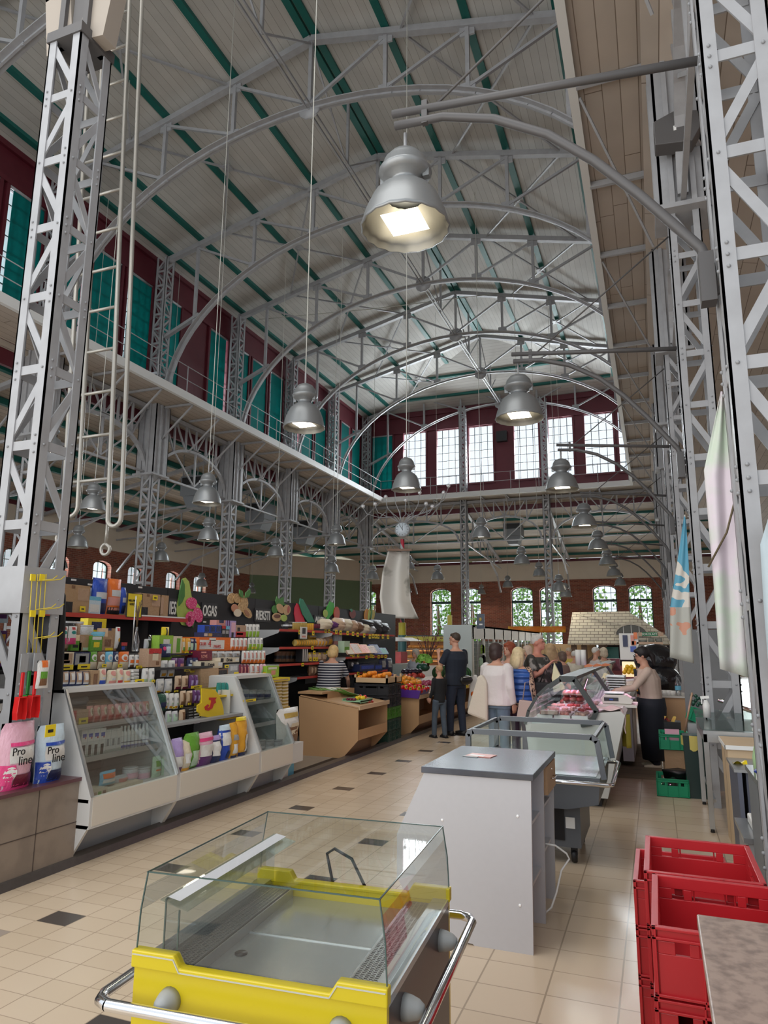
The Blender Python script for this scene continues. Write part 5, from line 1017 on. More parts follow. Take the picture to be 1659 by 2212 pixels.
for s, nm in ((0, 'left'), (1, 'right')):
    x = 0 if s == 0 else W; e = 1 if s == 0 else -1
    MB().box((x, .02, .26), (x + e * .02, L - .02, .745)).build(nm + '_side_panel', M_BRN, yc)
    MB().box((x, .02, .745), (x + e * .055, L - .02, .765)).build(nm + '_steel_ledge', M_INOX, yc)
    m_ = MB(); gx = x + e * .06
    m_.box((gx, .03, .742), (gx + e * .085, L - .03, .744)); m_.build('grille_bed', mat('grille_dark', (.03, .03, .03), .5), yc)
    m_ = MB()
    for i in range(6): xx_ = gx + e * (.006 + i * .0146); m_.box((xx_ - .0022, .03, .744), (xx_ + .0022, L - .03, .75))
    for i in range(66): yy = .035 + i * (L - .07) / 65; m_.box((gx, yy - .0018, .744), (gx + e * .08, yy + .0018, .75))
    m_.build('air_grille', M_INOX, yc)
    m_ = MB(); m_.box((x + e * .055, .02, .66), (x + e * .06, L - .02, .755)); m_.box((gx + e * .085, .03, .70), (gx + e * .09, L - .03, .745)); m_.build('inner_wall', M_INOX, yc)
MB().box((.06, .02, .70), (W - .06, L - .02, .715)).build('tray_floor', mat('tray_steel', (.42, .45, .46), .22, .75), yc)
MB().box((.15, L * .52, .715), (W - .15, L * .52 + .004, .718)).build('tray_seam', M_INOX, yc); MB().lathe([(0, 0), (.018, 0), (.02, .003), (0, .004)], (.2, .25, .715), 16).build('drain', M_BLACK, yc)
MB().box((W - .2, .05, .716), (W - .165, .08, .719)).build('paper_scrap', MW, yc)
MB().box((.04, .03, .1), (W - .04, L - .03, .26)).build('base', M_BRN, yc)
for wx in (.12, W - .12):
    for wy in (.12, L - .12): m_ = MB(); m_.lathe([(0, -.018), (.045, -.018), (.05, 0), (.045, .018), (0, .018)], (wx, wy, .05), 14, (1, 0, 0)); m_.bar((wx, wy, .05), (wx, wy, .12), .03, .03); m_.build('caster', M_BLACK, yc)
# glass hood: two end panes, two bowed side panes, open top edges joined by a flat top pane
IN = .02
def gside(x0, s): return [(x0 + s * IN * 0, .02, ZR), (x0 + s * .004, .02, ZR + .08), (x0 + s * .012, .02, ZT - .05), (x0 + s * IN, .02, ZT)]
for s, x0 in ((1, .002), (-1, W - .002)):
    pr = [(0, ZR - .02), (.001, ZR + .05), (.006, ZR + .11), (.014, ZT - .04), (.022, ZT)]
    m_ = MB()
    for (a, z0), (b, z1) in zip(pr, pr[1:]): m_.quad((x0 + s * a, .005, z0), (x0 + s * a, L - .005, z0), (x0 + s * b, L - .005, z1), (x0 + s * b, .005, z1))
    m_.build('side_glass', M_CGL, yc)
for y in (.004, L - .004):
    MB().quad((.004, y, ZR - .01), (W - .004, y, ZR - .01), (W - .010, y, ZR + .11), (W - .024, y, ZT), (.024, y, ZT), (.010, y, ZR + .11)).build('end_glass', M_CGL, yc)
MB().quad((.024, .005, ZT), (W - .024, .005, ZT), (W - .024, L - .005, ZT), (.024, L - .005, ZT)).build('top_glass', glass('thin_glass', (.96, .98, .97), .03), yc)
m_ = MB(); ge = mat('glass_edge_green', (.06, .10, .09), .15)
for y in (.004, L - .004): m_.path([(.0, y, ZR - .01), (.006, y, ZR + .11), (.022, y, ZT), (W - .022, y, ZT), (W - .006, y, ZR + .11), (W, y, ZR - .01)], .0035, .0035, (0, 1, 0))
for x in (.022, W - .022): m_.bar((x, 0, ZT), (x, L, ZT), .0035, .0035)
m_.build('glass_edges', ge, yc)
m_ = MB().quad((.07, .03, .75), (.07, L - .03, .75), (.07, L - .03, .925), (.07, .03, .925)); m_.build('inner_glass', GLASS, yc)
m_ = MB(); m_.bar((.07, .03, .925), (.07, L - .03, .925), .004, .004); m_.bar((.07, .03, .75), (.07, .03, .925), .004, .004); m_.bar((.115, .03, .74), (.115, .03, .90), .004, .004); m_.build('inner_glass_edges', ge, yc)
MB().quad((.06, .015, .925), (.06, L - .02, .925), (.15, L - .02, .905), (.15, .015, .905)).build('flap_glass', GLASS, yc, solid=.003)
MB().quad((.075, .03, .931), (.075, L - .03, .931), (.115, L - .03, .924), (.115, .03, .924)).build('white_label_strip', mat('strip_white', (.82, .80, .86), .35), yc)
m_ = MB(); zr = .685; o_ = .075; c_ = .05
loop = [(-o_ + c_, -o_, zr), (W + o_ - c_, -o_, zr), (W + o_ - .015, -o_ + .015, zr), (W + o_, -o_ + c_, zr), (W + o_, L + o_ - c_, zr), (W + o_ - .015, L + o_ - .015, zr), (W + o_ - c_, L + o_, zr), (-o_ + c_, L + o_, zr), (-o_ + .015, L + o_ - .015, zr), (-o_, L + o_ - c_, zr), (-o_, -o_ + c_, zr), (-o_ + .015, -o_ + .015, zr), (-o_ + c_, -o_, zr)]
m_.tube(loop, .0155, 12, cap=False); m_.build('chrome_rail', M_RAIL, yc)
for p_, ax in (((.12, 0), (0, -1, 0)), ((W - .12, 0), (0, -1, 0)), ((W, .16), (1, 0, 0)), ((W, L - .16), (1, 0, 0)), ((0, .16), (-1, 0, 0)), ((0, L - .16), (-1, 0, 0))):
    MB().lathe([(0, 0), (.034, 0), (.031, .02), (.024, .042), (.014, .056), (0, .058)], (p_[0], p_[1], zr), 16, ax).build('bumper', M_BUMP, yc)
MB().tube([(.30, L + .01, .74), (.27, L + .03, .82), (.26, L + .03, .86), (.29, L + .03, .88), (.36, L + .03, .85), (.43, L + .02, .74)], .006, 8).build('power_cord', M_BLACK, yc)
tag(MB().box((-2.30, 4.55, .001), (-2.14, 4.57, .006)).build('plastic_strip', mat('print_red', PC['red'])), 'thin red plastic strip lying on the floor tiles', 'strip')
# ------------------------------------------------------------------ white cabinet
wc = thing('sales_cabinet', 'white laminated cabinet with slanted front and dark metal top', 'cabinet', (0, 0, 0))
prof = [(-1.29, 0), (-1.5, .3), (-1.5, .54), (-1.33, .895), (-.70, .895), (-.715, 0), (-1.04, 0), (-1.05, .008), (-1.09, .01), (-1.1, 0)]
M_WL = mat('white_laminate', (.47, .465, .48), .5, noise=.03, ns=30)
for y in (4.14, 4.60, 5.04): MB().prism(prof, 1, y, y + .02).build('end_panel', M_WL, wc)
MB().box((-1.345, 4.13, .895), (-.685, 5.07, .93)).build('worktop', paint('zinc_worktop', (.16, .17, .20), (.09, .095, .115), 3, .22, (.35, .65), m=.6), wc, bev=.003)
MB().prism([(-1.5, .3), (-1.48, .3), (-1.48, .54), (-1.31, .895), (-1.33, .895), (-1.5, .54)], 1, 4.16, 5.04).build('slanted_front', M_WL, wc)
for z, a, b in ((.62, 4.16, 4.6), (.3, 4.16, 4.6), (.62, 4.62, 5.04), (.36, 4.62, 5.04)): MB().box((-1.2, a, z), (-.73, b, z + .018)).build('shelf', M_WL, wc)
dr = MB().box((-.74, 4.66, .72), (-.685, 5.03, .89)).build('drawer', mat('drawer_wood', (.42, .26, .14), .5, noise=.1), wc); MB().tube([(-.685, 4.80, .80), (-.66, 4.80, .80), (-.66, 4.90, .80), (-.685, 4.90, .80)], .004, 6).build('handle', M_CHROME, dr); MB().ball((-.684, 4.85, .85), .006).build('lock', M_CHROME, dr)
m_ = MB()
for x, z in ((-1.22, .64), (-1.44, .46), (-.78, .70), (-.78, .24), (-1.3, .2)): m_.lathe([(0, 0), (.009, 0), (.007, .003), (0, .003)], (x, 4.14, z), 10, (0, -1, 0))
m_.build('screw_caps', mat('cap_white', (.85, .85, .85), .3), wc)
MB().tube([(-.72, 4.72, .42), (-.66, 4.74, .41), (-.60, 4.78, .36), (-.585, 4.78, .33), (-.63, 4.74, .27), (-.66, 4.7, .15), (-.69, 4.68, .07), (-.725, 4.66, .04)], .006, 8).build('white_cable', MW, wc)
o = tag(MB().box((0, 0, 0), (.17, .12, .004)).build('leaflet', pm('rose')), 'pink and white folded leaflet lying on the dark cabinet top', 'leaflet'); o.location = (-1.20, 4.62, .931); o.rotation_euler = (0, 0, -.15); MB().box((.02, .01, .004), (.12, .05, .005)).build('printed_panel', pm('white'), o); MB().box((-.01, -.03, 0), (.09, .02, .003)).build('lower_sheet', pm('grey'), o)
# ------------------------------------------------------------------ grey chest cooler
gc = thing('chest_cooler', 'grey wheeled chest cooler with glass sides behind the white cabinet', 'cooler', (0, 0, 0))
MG = mat('cooler_grey', (.115, .125, .14), .4); X0, X1, Y0, Y1 = -1.46, -.45, 5.72, 6.80
MB().prism([(X0, .66), (X0, .50), (X0 + .25, .42), (X1 - .25, .42), (X1 - .02, .47), (X1, .66)], 1, Y0, Y1).build('tub', MG, gc)
MB().box((X0 + .03, Y0 + .03, .655), (X1 - .03, Y1 - .03, .665)).build('tray', mat('cooler_tray', (.36, .38, .42), .25, .5), gc)
m_ = MB()
for y in (Y0, Y1): m_.path([(X0 + .03, y, .66), (X0, y, .7), (X0, y, .93), (X0 + .04, y, .955), (X1 - .05, y, .955), (X1 - .01, y, .93), (X1 + .03, y, .66)], .04, .04, (0, 1, 0))
m_.bar((X0, Y0, .95), (X0, Y1, .95), .025, .025); m_.bar((X1 - .03, Y0, .95), (X1 - .03, Y1, .95), .025, .025); m_.build('frame', MG, gc)
for y in (Y0, Y1): MB().quad((X0, y, .66), (X1, y, .66), (X1 - .03, y, .95), (X0, y, .95)).build('end_glass', GLASS, gc)
for a, b in ((X0, X0), (X1 + .02, X1 - .02)): MB().quad((a, Y0, .66), (a, Y1, .66), (b, Y1, .95), (b, Y0, .95)).build('side_glass', GLASS, gc)
MB().tube([(X0 - .02, Y0 - .09, .63), (X1 + .06, Y0 - .09, .63), (X1 + .09, Y0 - .05, .63), (X1 + .10, Y1 - .3, .66), (X1 + .08, Y1 - .25, .66), (X1, Y1 - .25, .66)], .016, 10).build('chrome_rail', M_RAIL, gc)
MB().box((-1.2, Y0 + .12, .12), (-.62, Y1 - .2, .45)).build('compressor_box', MG, gc); MB().box((-1.15, Y0 + .112, .17), (-.74, Y0 + .12, .4)).build('vent_mesh', M_BLACK, gc); MB().box((-.73, Y0 + .11, .26), (-.66, Y0 + .12, .34)).build('paper_label', MW, gc)
for wx, wy in ((-.68, Y0 + .18), (-1.1, Y0 + .18), (-.68, Y1 - .3), (-1.1, Y1 - .3)):
    m_ = MB(); m_.lathe([(0, -.02), (.045, -.02), (.05, 0), (.045, .02), (0, .02)], (wx, wy, .05), 14, (1, 0, 0)); m_.bar((wx, wy, .06), (wx, wy, .13), .04, .05); m_.build('caster', M_BLACK, gc)
# ------------------------------------------------------------------ red crates and marble counter at the right
def crate(nm, lab, x0, y0, z0, w_, l_, h, mt, grp=None, holes=True, slots=0):
    o = thing(nm, lab, 'crate', (x0, y0, z0), group=grp); th = .012
    m_ = MB()
    m_.box((.01, .01, 0), (w_ - .01, l_ - .01, .012))
    hz0, hz1 = h * .62, h * .8
    for y in (0, l_ - th):                                     # end walls with a handle slot and two square holes
        segs = [0, w_ * .14, w_ * .24, w_ * .31, w_ * .69, w_ * .76, w_ * .86, w_] if holes else [0, w_]
        m_.box((.006, y, .01), (w_ - .006, y + th, hz0)); m_.box((.006, y, hz1), (w_ - .006, y + th, h))
        for i in range(0, len(segs) - 1, 2): m_.box((max(.006, segs[i]), y, hz0), (min(w_ - .006, segs[i + 1]), y + th, hz1))
    for x in (0, w_ - th):
        if slots:
            for i in range(slots): yy = l_ * i / slots; m_.box((x, yy, .03), (x + th, yy + l_ / slots * .55, h * .8))
            m_.box((x, 0, 0), (x + th, l_, .03)); m_.box((x, 0, h * .8), (x + th, l_, h)); m_.box((x, 0, h * .42), (x + th, l_, h * .48))
        else:
            m_.box((x, .006, .01), (x + th, l_ - .006, hz0)); m_.box((x, .006, hz1), (x + th, l_ - .006, h)); m_.box((x, .006, hz0), (x + th, l_ * .33, hz1)); m_.box((x, l_ * .67, hz0), (x + th, l_ - .006, hz1))
    m_.build('shell', mt, o, bev=.002)
    m_ = MB(); r = .01
    for z in (h, h * .86, h * .07): m_.box((-r, -r, z - .008), (w_ + r, .003, z)); m_.box((-r, l_ - .003, z - .008), (w_ + r, l_ + r, z)); m_.box((-r, -r, z - .008), (.003, l_ + r, z)); m_.box((w_ - .003, -r, z - .008), (w_ + r, l_ + r, z))
    for f in (0, .33, .67, 1): m_.box((w_ * f - .003, -r, 0), (w_ * f + .003, .002, h)); m_.box((w_ * f - .003, l_, 0), (w_ * f + .003, l_ + r, h)); m_.box((-r, l_ * f - .003, 0), (.002, l_ * f + .003, h)); m_.box((w_, l_ * f - .003, 0), (w_ + r, l_ * f + .003, h))
    m_.build('ribs_and_rim', mt, o, bev=.0015); return o
M_CR = mat('red_crate_plastic', (.42, .012, .018), .38, noise=.12, ns=6)
pos = ['topmost', 'second from the top', 'third from the top', 'bottom']
r0 = crate('plastic_crate', 'red plastic crate, topmost of the stack nearest the marble counter', -.055, 2.485, .60, .40, .525, .2, M_CR, 'red crates')
for i in range(1, 4): dup(r0, (-.055 - .004 * i, 2.485, .60 - .2 * i), label='red plastic crate in the stack nearest the marble counter, ' + pos[i])
for i in range(4): dup(r0, (-.085, 3.045, .60 - .2 * i), label='red plastic crate in the middle stack, ' + pos[i])
for i in range(3): dup(r0, (-.15, 3.60, .40 - .2 * i), label='red plastic crate in the lower far stack showing at the left, ' + ['topmost', 'middle', 'bottom'][i])
MM = paint('brown_marble_laminate', (.33, .235, .19), (.19, .13, .105), 34, .32, (.42, .66))
o = thing('marble_counter', 'brown mottled counter top at the lower right corner', 'counter')
MB().box((.06, .9, .905), (.9, 2.22, .935)).build('worktop', MM, o, bev=.004); MB().box((.12, .95, 0), (.85, 2.15, .905)).build('body', mat('counter_body', (.3, .24, .2), .6), o)
# ------------------------------------------------------------------ right hand tables
st = thing('steel_table', 'stainless steel table with square legs and a raised glass back at the right', 'table')
MB().box((.36, 7.25, .85), (1.0, 8.55, .88)).build('table_top', M_INOX, st); MB().box((.36, 7.25, .78), (1.0, 7.28, .85)).box((.36, 7.25, .78), (.39, 8.55, .85)).build('apron', M_INOX, st)
for x, y in ((.38, 7.28), (.38, 8.48), (.95, 7.28), (.95, 8.48)): lg = MB().box((x - .022, y - .022, .03), (x + .022, y + .022, .85)).build('leg', M_INOX, st); MB().lathe([(0, 0), (.02, 0), (.015, .03), (0, .03)], (x, y, 0), 10).build('foot', M_BLACK, lg)
MB().box((.40, 7.3, .25), (.43, 8.5, .28)).build('lower_rail', M_INOX, st)
MB().quad((.34, 7.3, .89), (.95, 7.3, .89), (.95, 8.5, .97), (.34, 8.5, .97)).build('sloping_glass', GLASS, st, solid=.006)
wb = thing('wooden_cabinet', 'pale birch wooden cabinet with a white edged top beside the steel table', 'cabinet')
M_WD = mat('birch_wood', (.62, .46, .29), .5, noise=.08, ns=2.5); M_WD2 = mat('beech_veneer', (.48, .29, .15), .45, noise=.1, ns=2)
MB().box((.50, 6.60, 0), (.86, 7.2, .81)).build('body', M_WD, wb); MB().box((.485, 6.58, .81), (.87, 7.21, .845)).build('top', M_WD, wb); MB().box((.48, 6.575, .812), (.87, 6.58, .845)).box((.48, 6.575, .812), (.485, 7.21, .845)).build('white_edging', MW, wb); MB().box((.498, 6.88, 0), (.4985, 6.885, .8)).build('door_gap', M_BLACK, wb)
sl = thing('steel_shelf', 'small grey steel shelf with a scrap of yellow cloth', 'shelf')
MB().box((.48, 5.9, .74), (.8, 6.5, .76)).build('board', M_INOX, sl); MB().box((.5, 5.9, 0), (.53, 6.55, .74)).box((.56, 5.95, 0), (.6, 6.55, .74)).build('support_boards', mat('slate_blue_board', (.10, .11, .15), .5), sl)
lb = thing('low_bench', 'low grey bench carrying a white foam tray', 'bench'); MB().box((.43, 5.0, .47), (.75, 5.56, .5)).build('seat_board', M_INOX, lb); MB().box((.45, 5.02, 0), (.73, 5.54, .47)).build('body', mat('bench_grey', (.3, .29, .29), .5), lb)
tag(MB().box((.5, 5.1, .5), (.7, 5.45, .56)).build('foam_tray', MW, bev=.01), 'white foam tray on the low bench', 'tray')
p = on(1503 + 8, 1690, 1, 6.2)
m_ = MB(); m_.grid(lambda u, v: (.5 + .1 * u, 6.15 + .1 * v, .765 + .02 * sin(5 * u) * cos(4 * v)), 8, 8); m_.build('cloth_scrap', pm('yellow'), label='scrap of yellow cloth on the steel shelf', cat='cloth')
wt = thing('wash_table', 'grey steel wash table against the nearest right column', 'table'); MB().box((.47, 4.32, .90), (.95, 5.0, .93)).build('top', M_INOX, wt); MB().box((.48, 4.34, 0), (.52, 4.98, .9)).build('side_panel', mat('wash_grey', (.16, .17, .18), .5), wt)
so = thing('soap_bottle', 'green soap bottle with a white pump', 'bottle', (.515, 4.6, .93)); MB().lathe([(0, 0), (.04, 0), (.042, .1), (.03, .16), (.012, .18), (0, .18)], n=16).build('body', mat('soap_green', (.35, .52, .28), .3), so, bev=0); m_ = MB(); m_.lathe([(.012, .18), (.02, .19), (.02, .21), (.006, .22), (.006, .25), (0, .25)], n=12); m_.bar((-.03, 0, .25), (.02, 0, .25), .015, .012); m_.build('pump', MW, so)
bs = thing('scrubbing_brush', 'blue scrubbing brush with white bristles', 'brush', (.50, 4.36, .96)); MB().ball((0, 0, .03), (.05, .08, .018)).build('back', mat('brush_blue', (.01, .04, .3), .3), bs); MB().box((-.035, -.06, -.02), (.035, .06, .02)).build('bristles', MW, bs)
def spray(p, lab, grp=None, c='white', sc=1):
    o = thing('spray_bottle', lab, 'bottle', p, group=grp); MB().lathe([(0, 0), (.035, 0), (.036, .12), (.014, .17), (0, .17)], n=12).build('body', mat('spray_' + c, {'white': (.7, .7, .68), 'green': (.2, .45, .2)}[c], .3), o); m_ = MB(); m_.bar((-.05, 0, .19), (.03, 0, .2), .025, .025); m_.box((-.045, -.008, .13), (-.035, .008, .19)); m_.build('trigger', MW, o); o.scale = (sc,) * 3
    return o
spray((.44, 7.9, .94), 'white trigger spray bottle standing on the steel table glass')
# pale banner on the nearest column and food banner on the next
bn = MB(); q0 = [(1532, 870), (1560, 1010 - 60), (1640, 1470), (1555, 1445), (1521, 1015)]
YB = 4.28
P_ = lambda x, y, Y_: on(x, y, 1, Y_)
cols = [((1557, 845), (1562, 850)), ((1521, 1015), (1583, 1050)), ((1540, 1230), (1600, 1240)), ((1555, 1445), (1622, 1465))]
MBAN = paint('pale_banner_print', (.52, .60, .50), (.66, .58, .64), 3.5, .5, (.4, .6))
def banner(nm, cols, Y_, mt, lab, ripple=.015, parent=None):
    n = len(cols) - 1
    def f(u, v):
        i = min(n - 1, int(v * n)); t_ = v * n - i
        a = V(P_(*cols[i][0], Y_)).lerp(P_(*cols[i + 1][0], Y_), t_); b = V(P_(*cols[i][1], Y_)).lerp(P_(*cols[i + 1][1], Y_), t_)
        q = a.lerp(b, u); q.y += ripple * sin(9 * u + 4 * v); return q
    return MB().grid(f, 12, 24).build(nm, mt, label=lab, cat='banner', solid=.003) if not parent else None
banner('hanging_banner', cols, YB, MBAN, 'pale yellow and pink drawn banner hanging on the nearest right column')
m_ = MB(); m_.tube([P_(1598, 1040, YB - .03), P_(1570, 1150, YB - .05), P_(1530, 1225, YB - .03)], .006, 6); m_.build('rope', mat('rope_brown', (.12, .09, .05), .8), label='dark rope slanting across the pale banner', cat='rope')
banner('hanging_banner', [((1659, 1120), (1760, 1060)), ((1643, 1175), (1780, 1180)), ((1652, 1330), (1790, 1330)), ((1662, 1475), (1800, 1500))], 3.7, mat('blue_banner', (.42, .50, .54), .5, noise=.15, ns=3), 'pale blue banner cut off by the right edge of the view')
cols2 = [((1478, 1112), (1481, 1112)), ((1462, 1220), (1488, 1220)), ((1448, 1310), (1490, 1310)), ((1447, 1420), (1499, 1433))]
x = mat('food_banner_print', (.6, .6, .6), .45); t, b = base(x); o3, vec = xyz(t)
zt_ = P_(1478, 1112, 7.9).z; zz0 = P_(1460, 1312, 7.9).z; zb_ = P_(1470, 1430, 7.9).z
n1 = t.nodes.new('ShaderNodeTexNoise'); n1.inputs['Scale'].default_value = 4; t.links.new(vec, n1.inputs[0])
sky_ = mixc(t, math_(t, 'GREATER_THAN', n1.outputs['Fac'], .5), (.09, .32, .46), (.62, .58, .52))
n2 = t.nodes.new('ShaderNodeTexNoise'); n2.inputs['Scale'].default_value = 6; t.links.new(vec, n2.inputs[0])
low_ = mixc(t, math_(t, 'GREATER_THAN', n2.outputs['Fac'], .56), (.40, .40, .36), (.55, .25, .16))
t.links.new(mixc(t, math_(t, 'GREATER_THAN', o3[2], zz0), low_, sky_), b.inputs['Base Color'])
banner('hanging_banner', cols2, 7.9, x, 'tall narrow banner printed with blue sky and grilled food', .01)
# ------------------------------------------------------------------ crates, bin, cartons by the seller
M_GC = mat('green_crate_plastic', (.0, .28, .13), .4)
g1 = crate('plastic_crate', 'green plastic crate on the floor tiles holding clear bags', -.075, 8.72, 0, .32, .46, .19, M_GC); o = tag(MB().grid(lambda u, v: (-.05 + .27 * u, 8.75 + .4 * v, .12 + .06 * sin(pi * u) * sin(pi * v) + .01 * sin(30 * u * v)), 12, 12).build('clear_bag', FILM), 'crumpled clear bag inside the floor green crate', 'bag')
tag(MB().box((.02, 9.3, .005), (.30, 9.75, .42)).build('kraft_carton', pm('kraft')), 'kraft carton under the green crate behind the bin', 'carton')
g2 = crate('plastic_crate', 'green plastic crate standing on a kraft carton with a pink sheet in it', -.02, 9.28, .425, .32, .46, .18, M_GC); o = tag(MB().box((0, 0, 0), (.16, .012, .2)).build('paper_sheet', pm('pink')), 'pinkish white sheet standing in the raised green crate', 'sheet'); o.location = (.04, 9.32, .46)
tag(MB().lathe([(0, 0), (.14, 0), (.17, .2), (.18, .21), (.18, .23), (0, .23)], (.16, 9.1, .0), 4).build('black_tub', M_BLACK), 'black plastic tub on the floor behind the green crate', 'tub')
tag(MB().prism([(.24, 0), (.44, 0), (.48, .66), (.22, .66)], 1, 8.74, 9.0).build('waste_bin', mat('bin_green_black', (.008, .03, .028), .35)), 'tall dark green bin draped with a yellow cloth', 'bin')
tag(MB().grid(lambda u, v: (.20 + .28 * u, 8.735 + .015 * sin(9 * u), .66 - .17 * v * (1 - .5 * abs(u - .45) * 2)), 12, 8).build('yellow_cloth', mat('duster_yellow', (.60, .50, .14), .8)), 'yellow duster hanging over the dark bin', 'cloth')
tag(MB().box((-.62, 9.7, .0), (-.02, 12.8, .03)).build('duckboard', planks('duckboard', (.20, .15, .10), (.05, .04, .03), 1, .3)), 'worn wooden duckboard under the seller', 'duckboard')
# ------------------------------------------------------------------ butcher's display cases
def meatcase(y0, y1, lab, front=True):
    o = thing('meat_display_case', lab, 'display case'); MBD = mat('case_body_grey', (.52, .52, .50), .45)
    MB().prism([(-1.30, .1), (-1.37, .80), (-.72, .84), (-.64, .94), (-.38, .97), (-.34, .93), (-.45, .5), (-.55, .1)], 1, y0, y1).build('body', MBD, o)
    MB().prism([(-1.2, 0), (-.62, 0), (-.62, .1), (-1.2, .1)], 1, y0 + .1, y1).build('plinth', M_BLACK, o)
    arc = [(-1.36, .80), (-1.33, .93), (-1.24, 1.08), (-1.12, 1.2), (-.98, 1.29)]
    m_ = MB()
    for (a, z0), (b, z1) in zip(arc, arc[1:]): m_.quad((a, y0, z0), (a, y1, z0), (b, y1, z1), (b, y0, z1))
    m_.build('curved_glass', GLASS, o)
    MB().quad(*[(x, y0 + .01, z) for x, z in [(-1.36, .80), (-.70, .86), (-.64, .98), (-.84, 1.28), (-.98, 1.29), (-1.12, 1.2), (-1.24, 1.08), (-1.33, .93)]]).build('end_glass', GLASS, o)
    m_ = MB(); fr = [(-1.37, .80), (-1.33, .94), (-1.23, 1.1), (-1.1, 1.22), (-.98, 1.30), (-.83, 1.30), (-.62, .98), (-.68, .86), (-.78, .84)]
    m_.path([(x, y0, z - .02) for x, z in fr[3:]], .05, .075, (0, 1, 0)); m_.path([(x, y0, z) for x, z in fr[:4]], .03, .03, (0, 1, 0)); m_.box((-.99, y0, 1.28), (-.81, y1, 1.315)); m_.build('dark_frame', mat('hood_dark', (.03, .035, .035), .4), o)
    MB().quad((-.83, y0, 1.29), (-.83, y1, 1.29), (-.63, y1, .98), (-.63, y0, .98)).build('rear_panel', GLASS, o)
    MB().box((-1.3, y0 + .02, .80), (-.72, y1 - .02, .86)).build('deck', mat('deck_white', (.7, .66, .68), .4), o)
    for z, a, b in ((1.02, -1.0, -.75),): MB().box((a, y0 + .1, z), (b, y1 - .1, z + .01)).build('inner_shelf', GLASS, o)
    MB().box((-.97, y0 + .1, 1.262), (-.9, y1 - .1, 1.275)).build('pink_light_tube', mat('pink_tube', (1, .6, .8), .5, emit=(1, .45, .75), es=10), o)
    return o
meatcase(7.85, 10.25, "butcher's curved glass display case with pink light, nearest one")
meatcase(10.35, 13.0, "butcher's curved glass display case behind the weighing scale")
meatcase(13.1, 15.8, "farthest butcher's display case with a dark sloping hood")
rm = random.Random(4); MEAT = [mat('meat_red', (.45, .05, .05), .35, noise=.3, ns=30), mat('meat_pink', (.62, .22, .20), .35, noise=.25, ns=30), mat('meat_pale', (.66, .38, .32), .35, noise=.2, ns=25)]
for i in range(4):
    for j in range(3):
        o = thing('meat_tray', ('white tray of red mince', 'white tray of pink sausage meat', 'white tray of pale chops')[j] + ' in the butcher case, row %s from the near end' % ('one', 'two', 'three', 'four')[i], 'tray', (-1.26 + j * .185, 7.95 + i * .5, .862), group='meat trays')
        MB().box((0, 0, 0), (.17, .40, .035)).build('tray', mat('tray_white', (.75, .7, .7), .4), o, bev=.006)
        m_ = MB(); [m_.ball((rm.uniform(.03, .14), rm.uniform(.04, .36), .045), (.03, .05, .022), 8, 5) for _ in range(8)]; m_.build('meat', MEAT[(i + j) % 3], o)
for i in range(9):
    o = MB().ball((0, 0, 0), (.05, .16, .035), 12, 8).build('sausage', MEAT[i % 2], label='thick red sausage stacked on the inner shelf of the butcher case', cat='sausage', group='stacked sausages'); o.location = (-.95 + .07 * (i % 3), 8.15 + .0 * i, 1.06 + .06 * (i // 3)) if i < 6 else (-.9, 8.6 + .4 * (i - 6), 1.07)
tb = thing('plastic_tub', 'clear plastic tub of pale meat at the near corner of the butcher case', 'tub', (-1.22, 7.90, .90)); MB().box((0, 0, 0), (.2, .14, .09)).build('tub', FILM, tb); MB().box((.01, .01, .005), (.19, .13, .04)).build('contents', MEAT[2], tb)
sc_ = thing('weighing_scale', 'white counter scale in front of the seller', 'scale', (-.62, 8.75, .975)); MSC = mat('scale_white', (.62, .60, .55), .4)
MB().prism([(0, 0), (.32, 0), (.34, .05), (.26, .1), (.02, .1), (-.02, .05)], 1, 0, .34).build('body', MSC, sc_, bev=.006); MB().box((.02, .03, .11), (.24, .31, .122)).build('pan', M_INOX, sc_); MB().box((.02, -.004, .03), (.18, .001, .07)).build('keypad', M_DGREY, sc_); MB().box((.26, .02, .05), (.36, .32, .065)).build('printer', M_DGREY, sc_); MB().box((.08, -.006, .04), (.12, 0, .055)).build('badge', pm('blue'), sc_)
MB().box((-.66, 8.65, .945), (-.24, 9.2, .972)).build('shelf_board', mat('shelf_white', (.65, .63, .58), .4), label='white side board carrying the scale', cat='shelf')
m_ = MB(); m_.grid(lambda u, v: (-.64 + .26 * u, 7.86 + .4 * v, .985 + .012 * sin(8 * u + 3 * v)), 10, 10); m_.grid(lambda u, v: (-.38 + .06 * v + .02 * sin(5 * v), 7.88 + .2 * u * (1 - .6 * v), .985 - .24 * v), 6, 10); m_.build('towel', mat('pinkish_towel', (.72, .55, .55), .9), label='pinkish white towel draped over the end of the butcher case', cat='towel', solid=.006)
tag(MB().grid(lambda u, v: (-.37 + .05 * sin(6 * u), 8.5 + .2 * u, .88 - .36 * v - .0 * u), 8, 8).build('yellow_bag', mat('bag_yellow', (.45, .38, .05), .5), solid=.004), 'limp yellow bag hanging behind the butcher case', 'bag')
tag(MB().box((-.50, 10.4, .1), (-.36, 12.3, .9)).build('white_chest', mat('chest_white', (.55, .52, .55), .4)), 'white low freezer side behind the seller', 'freezer')
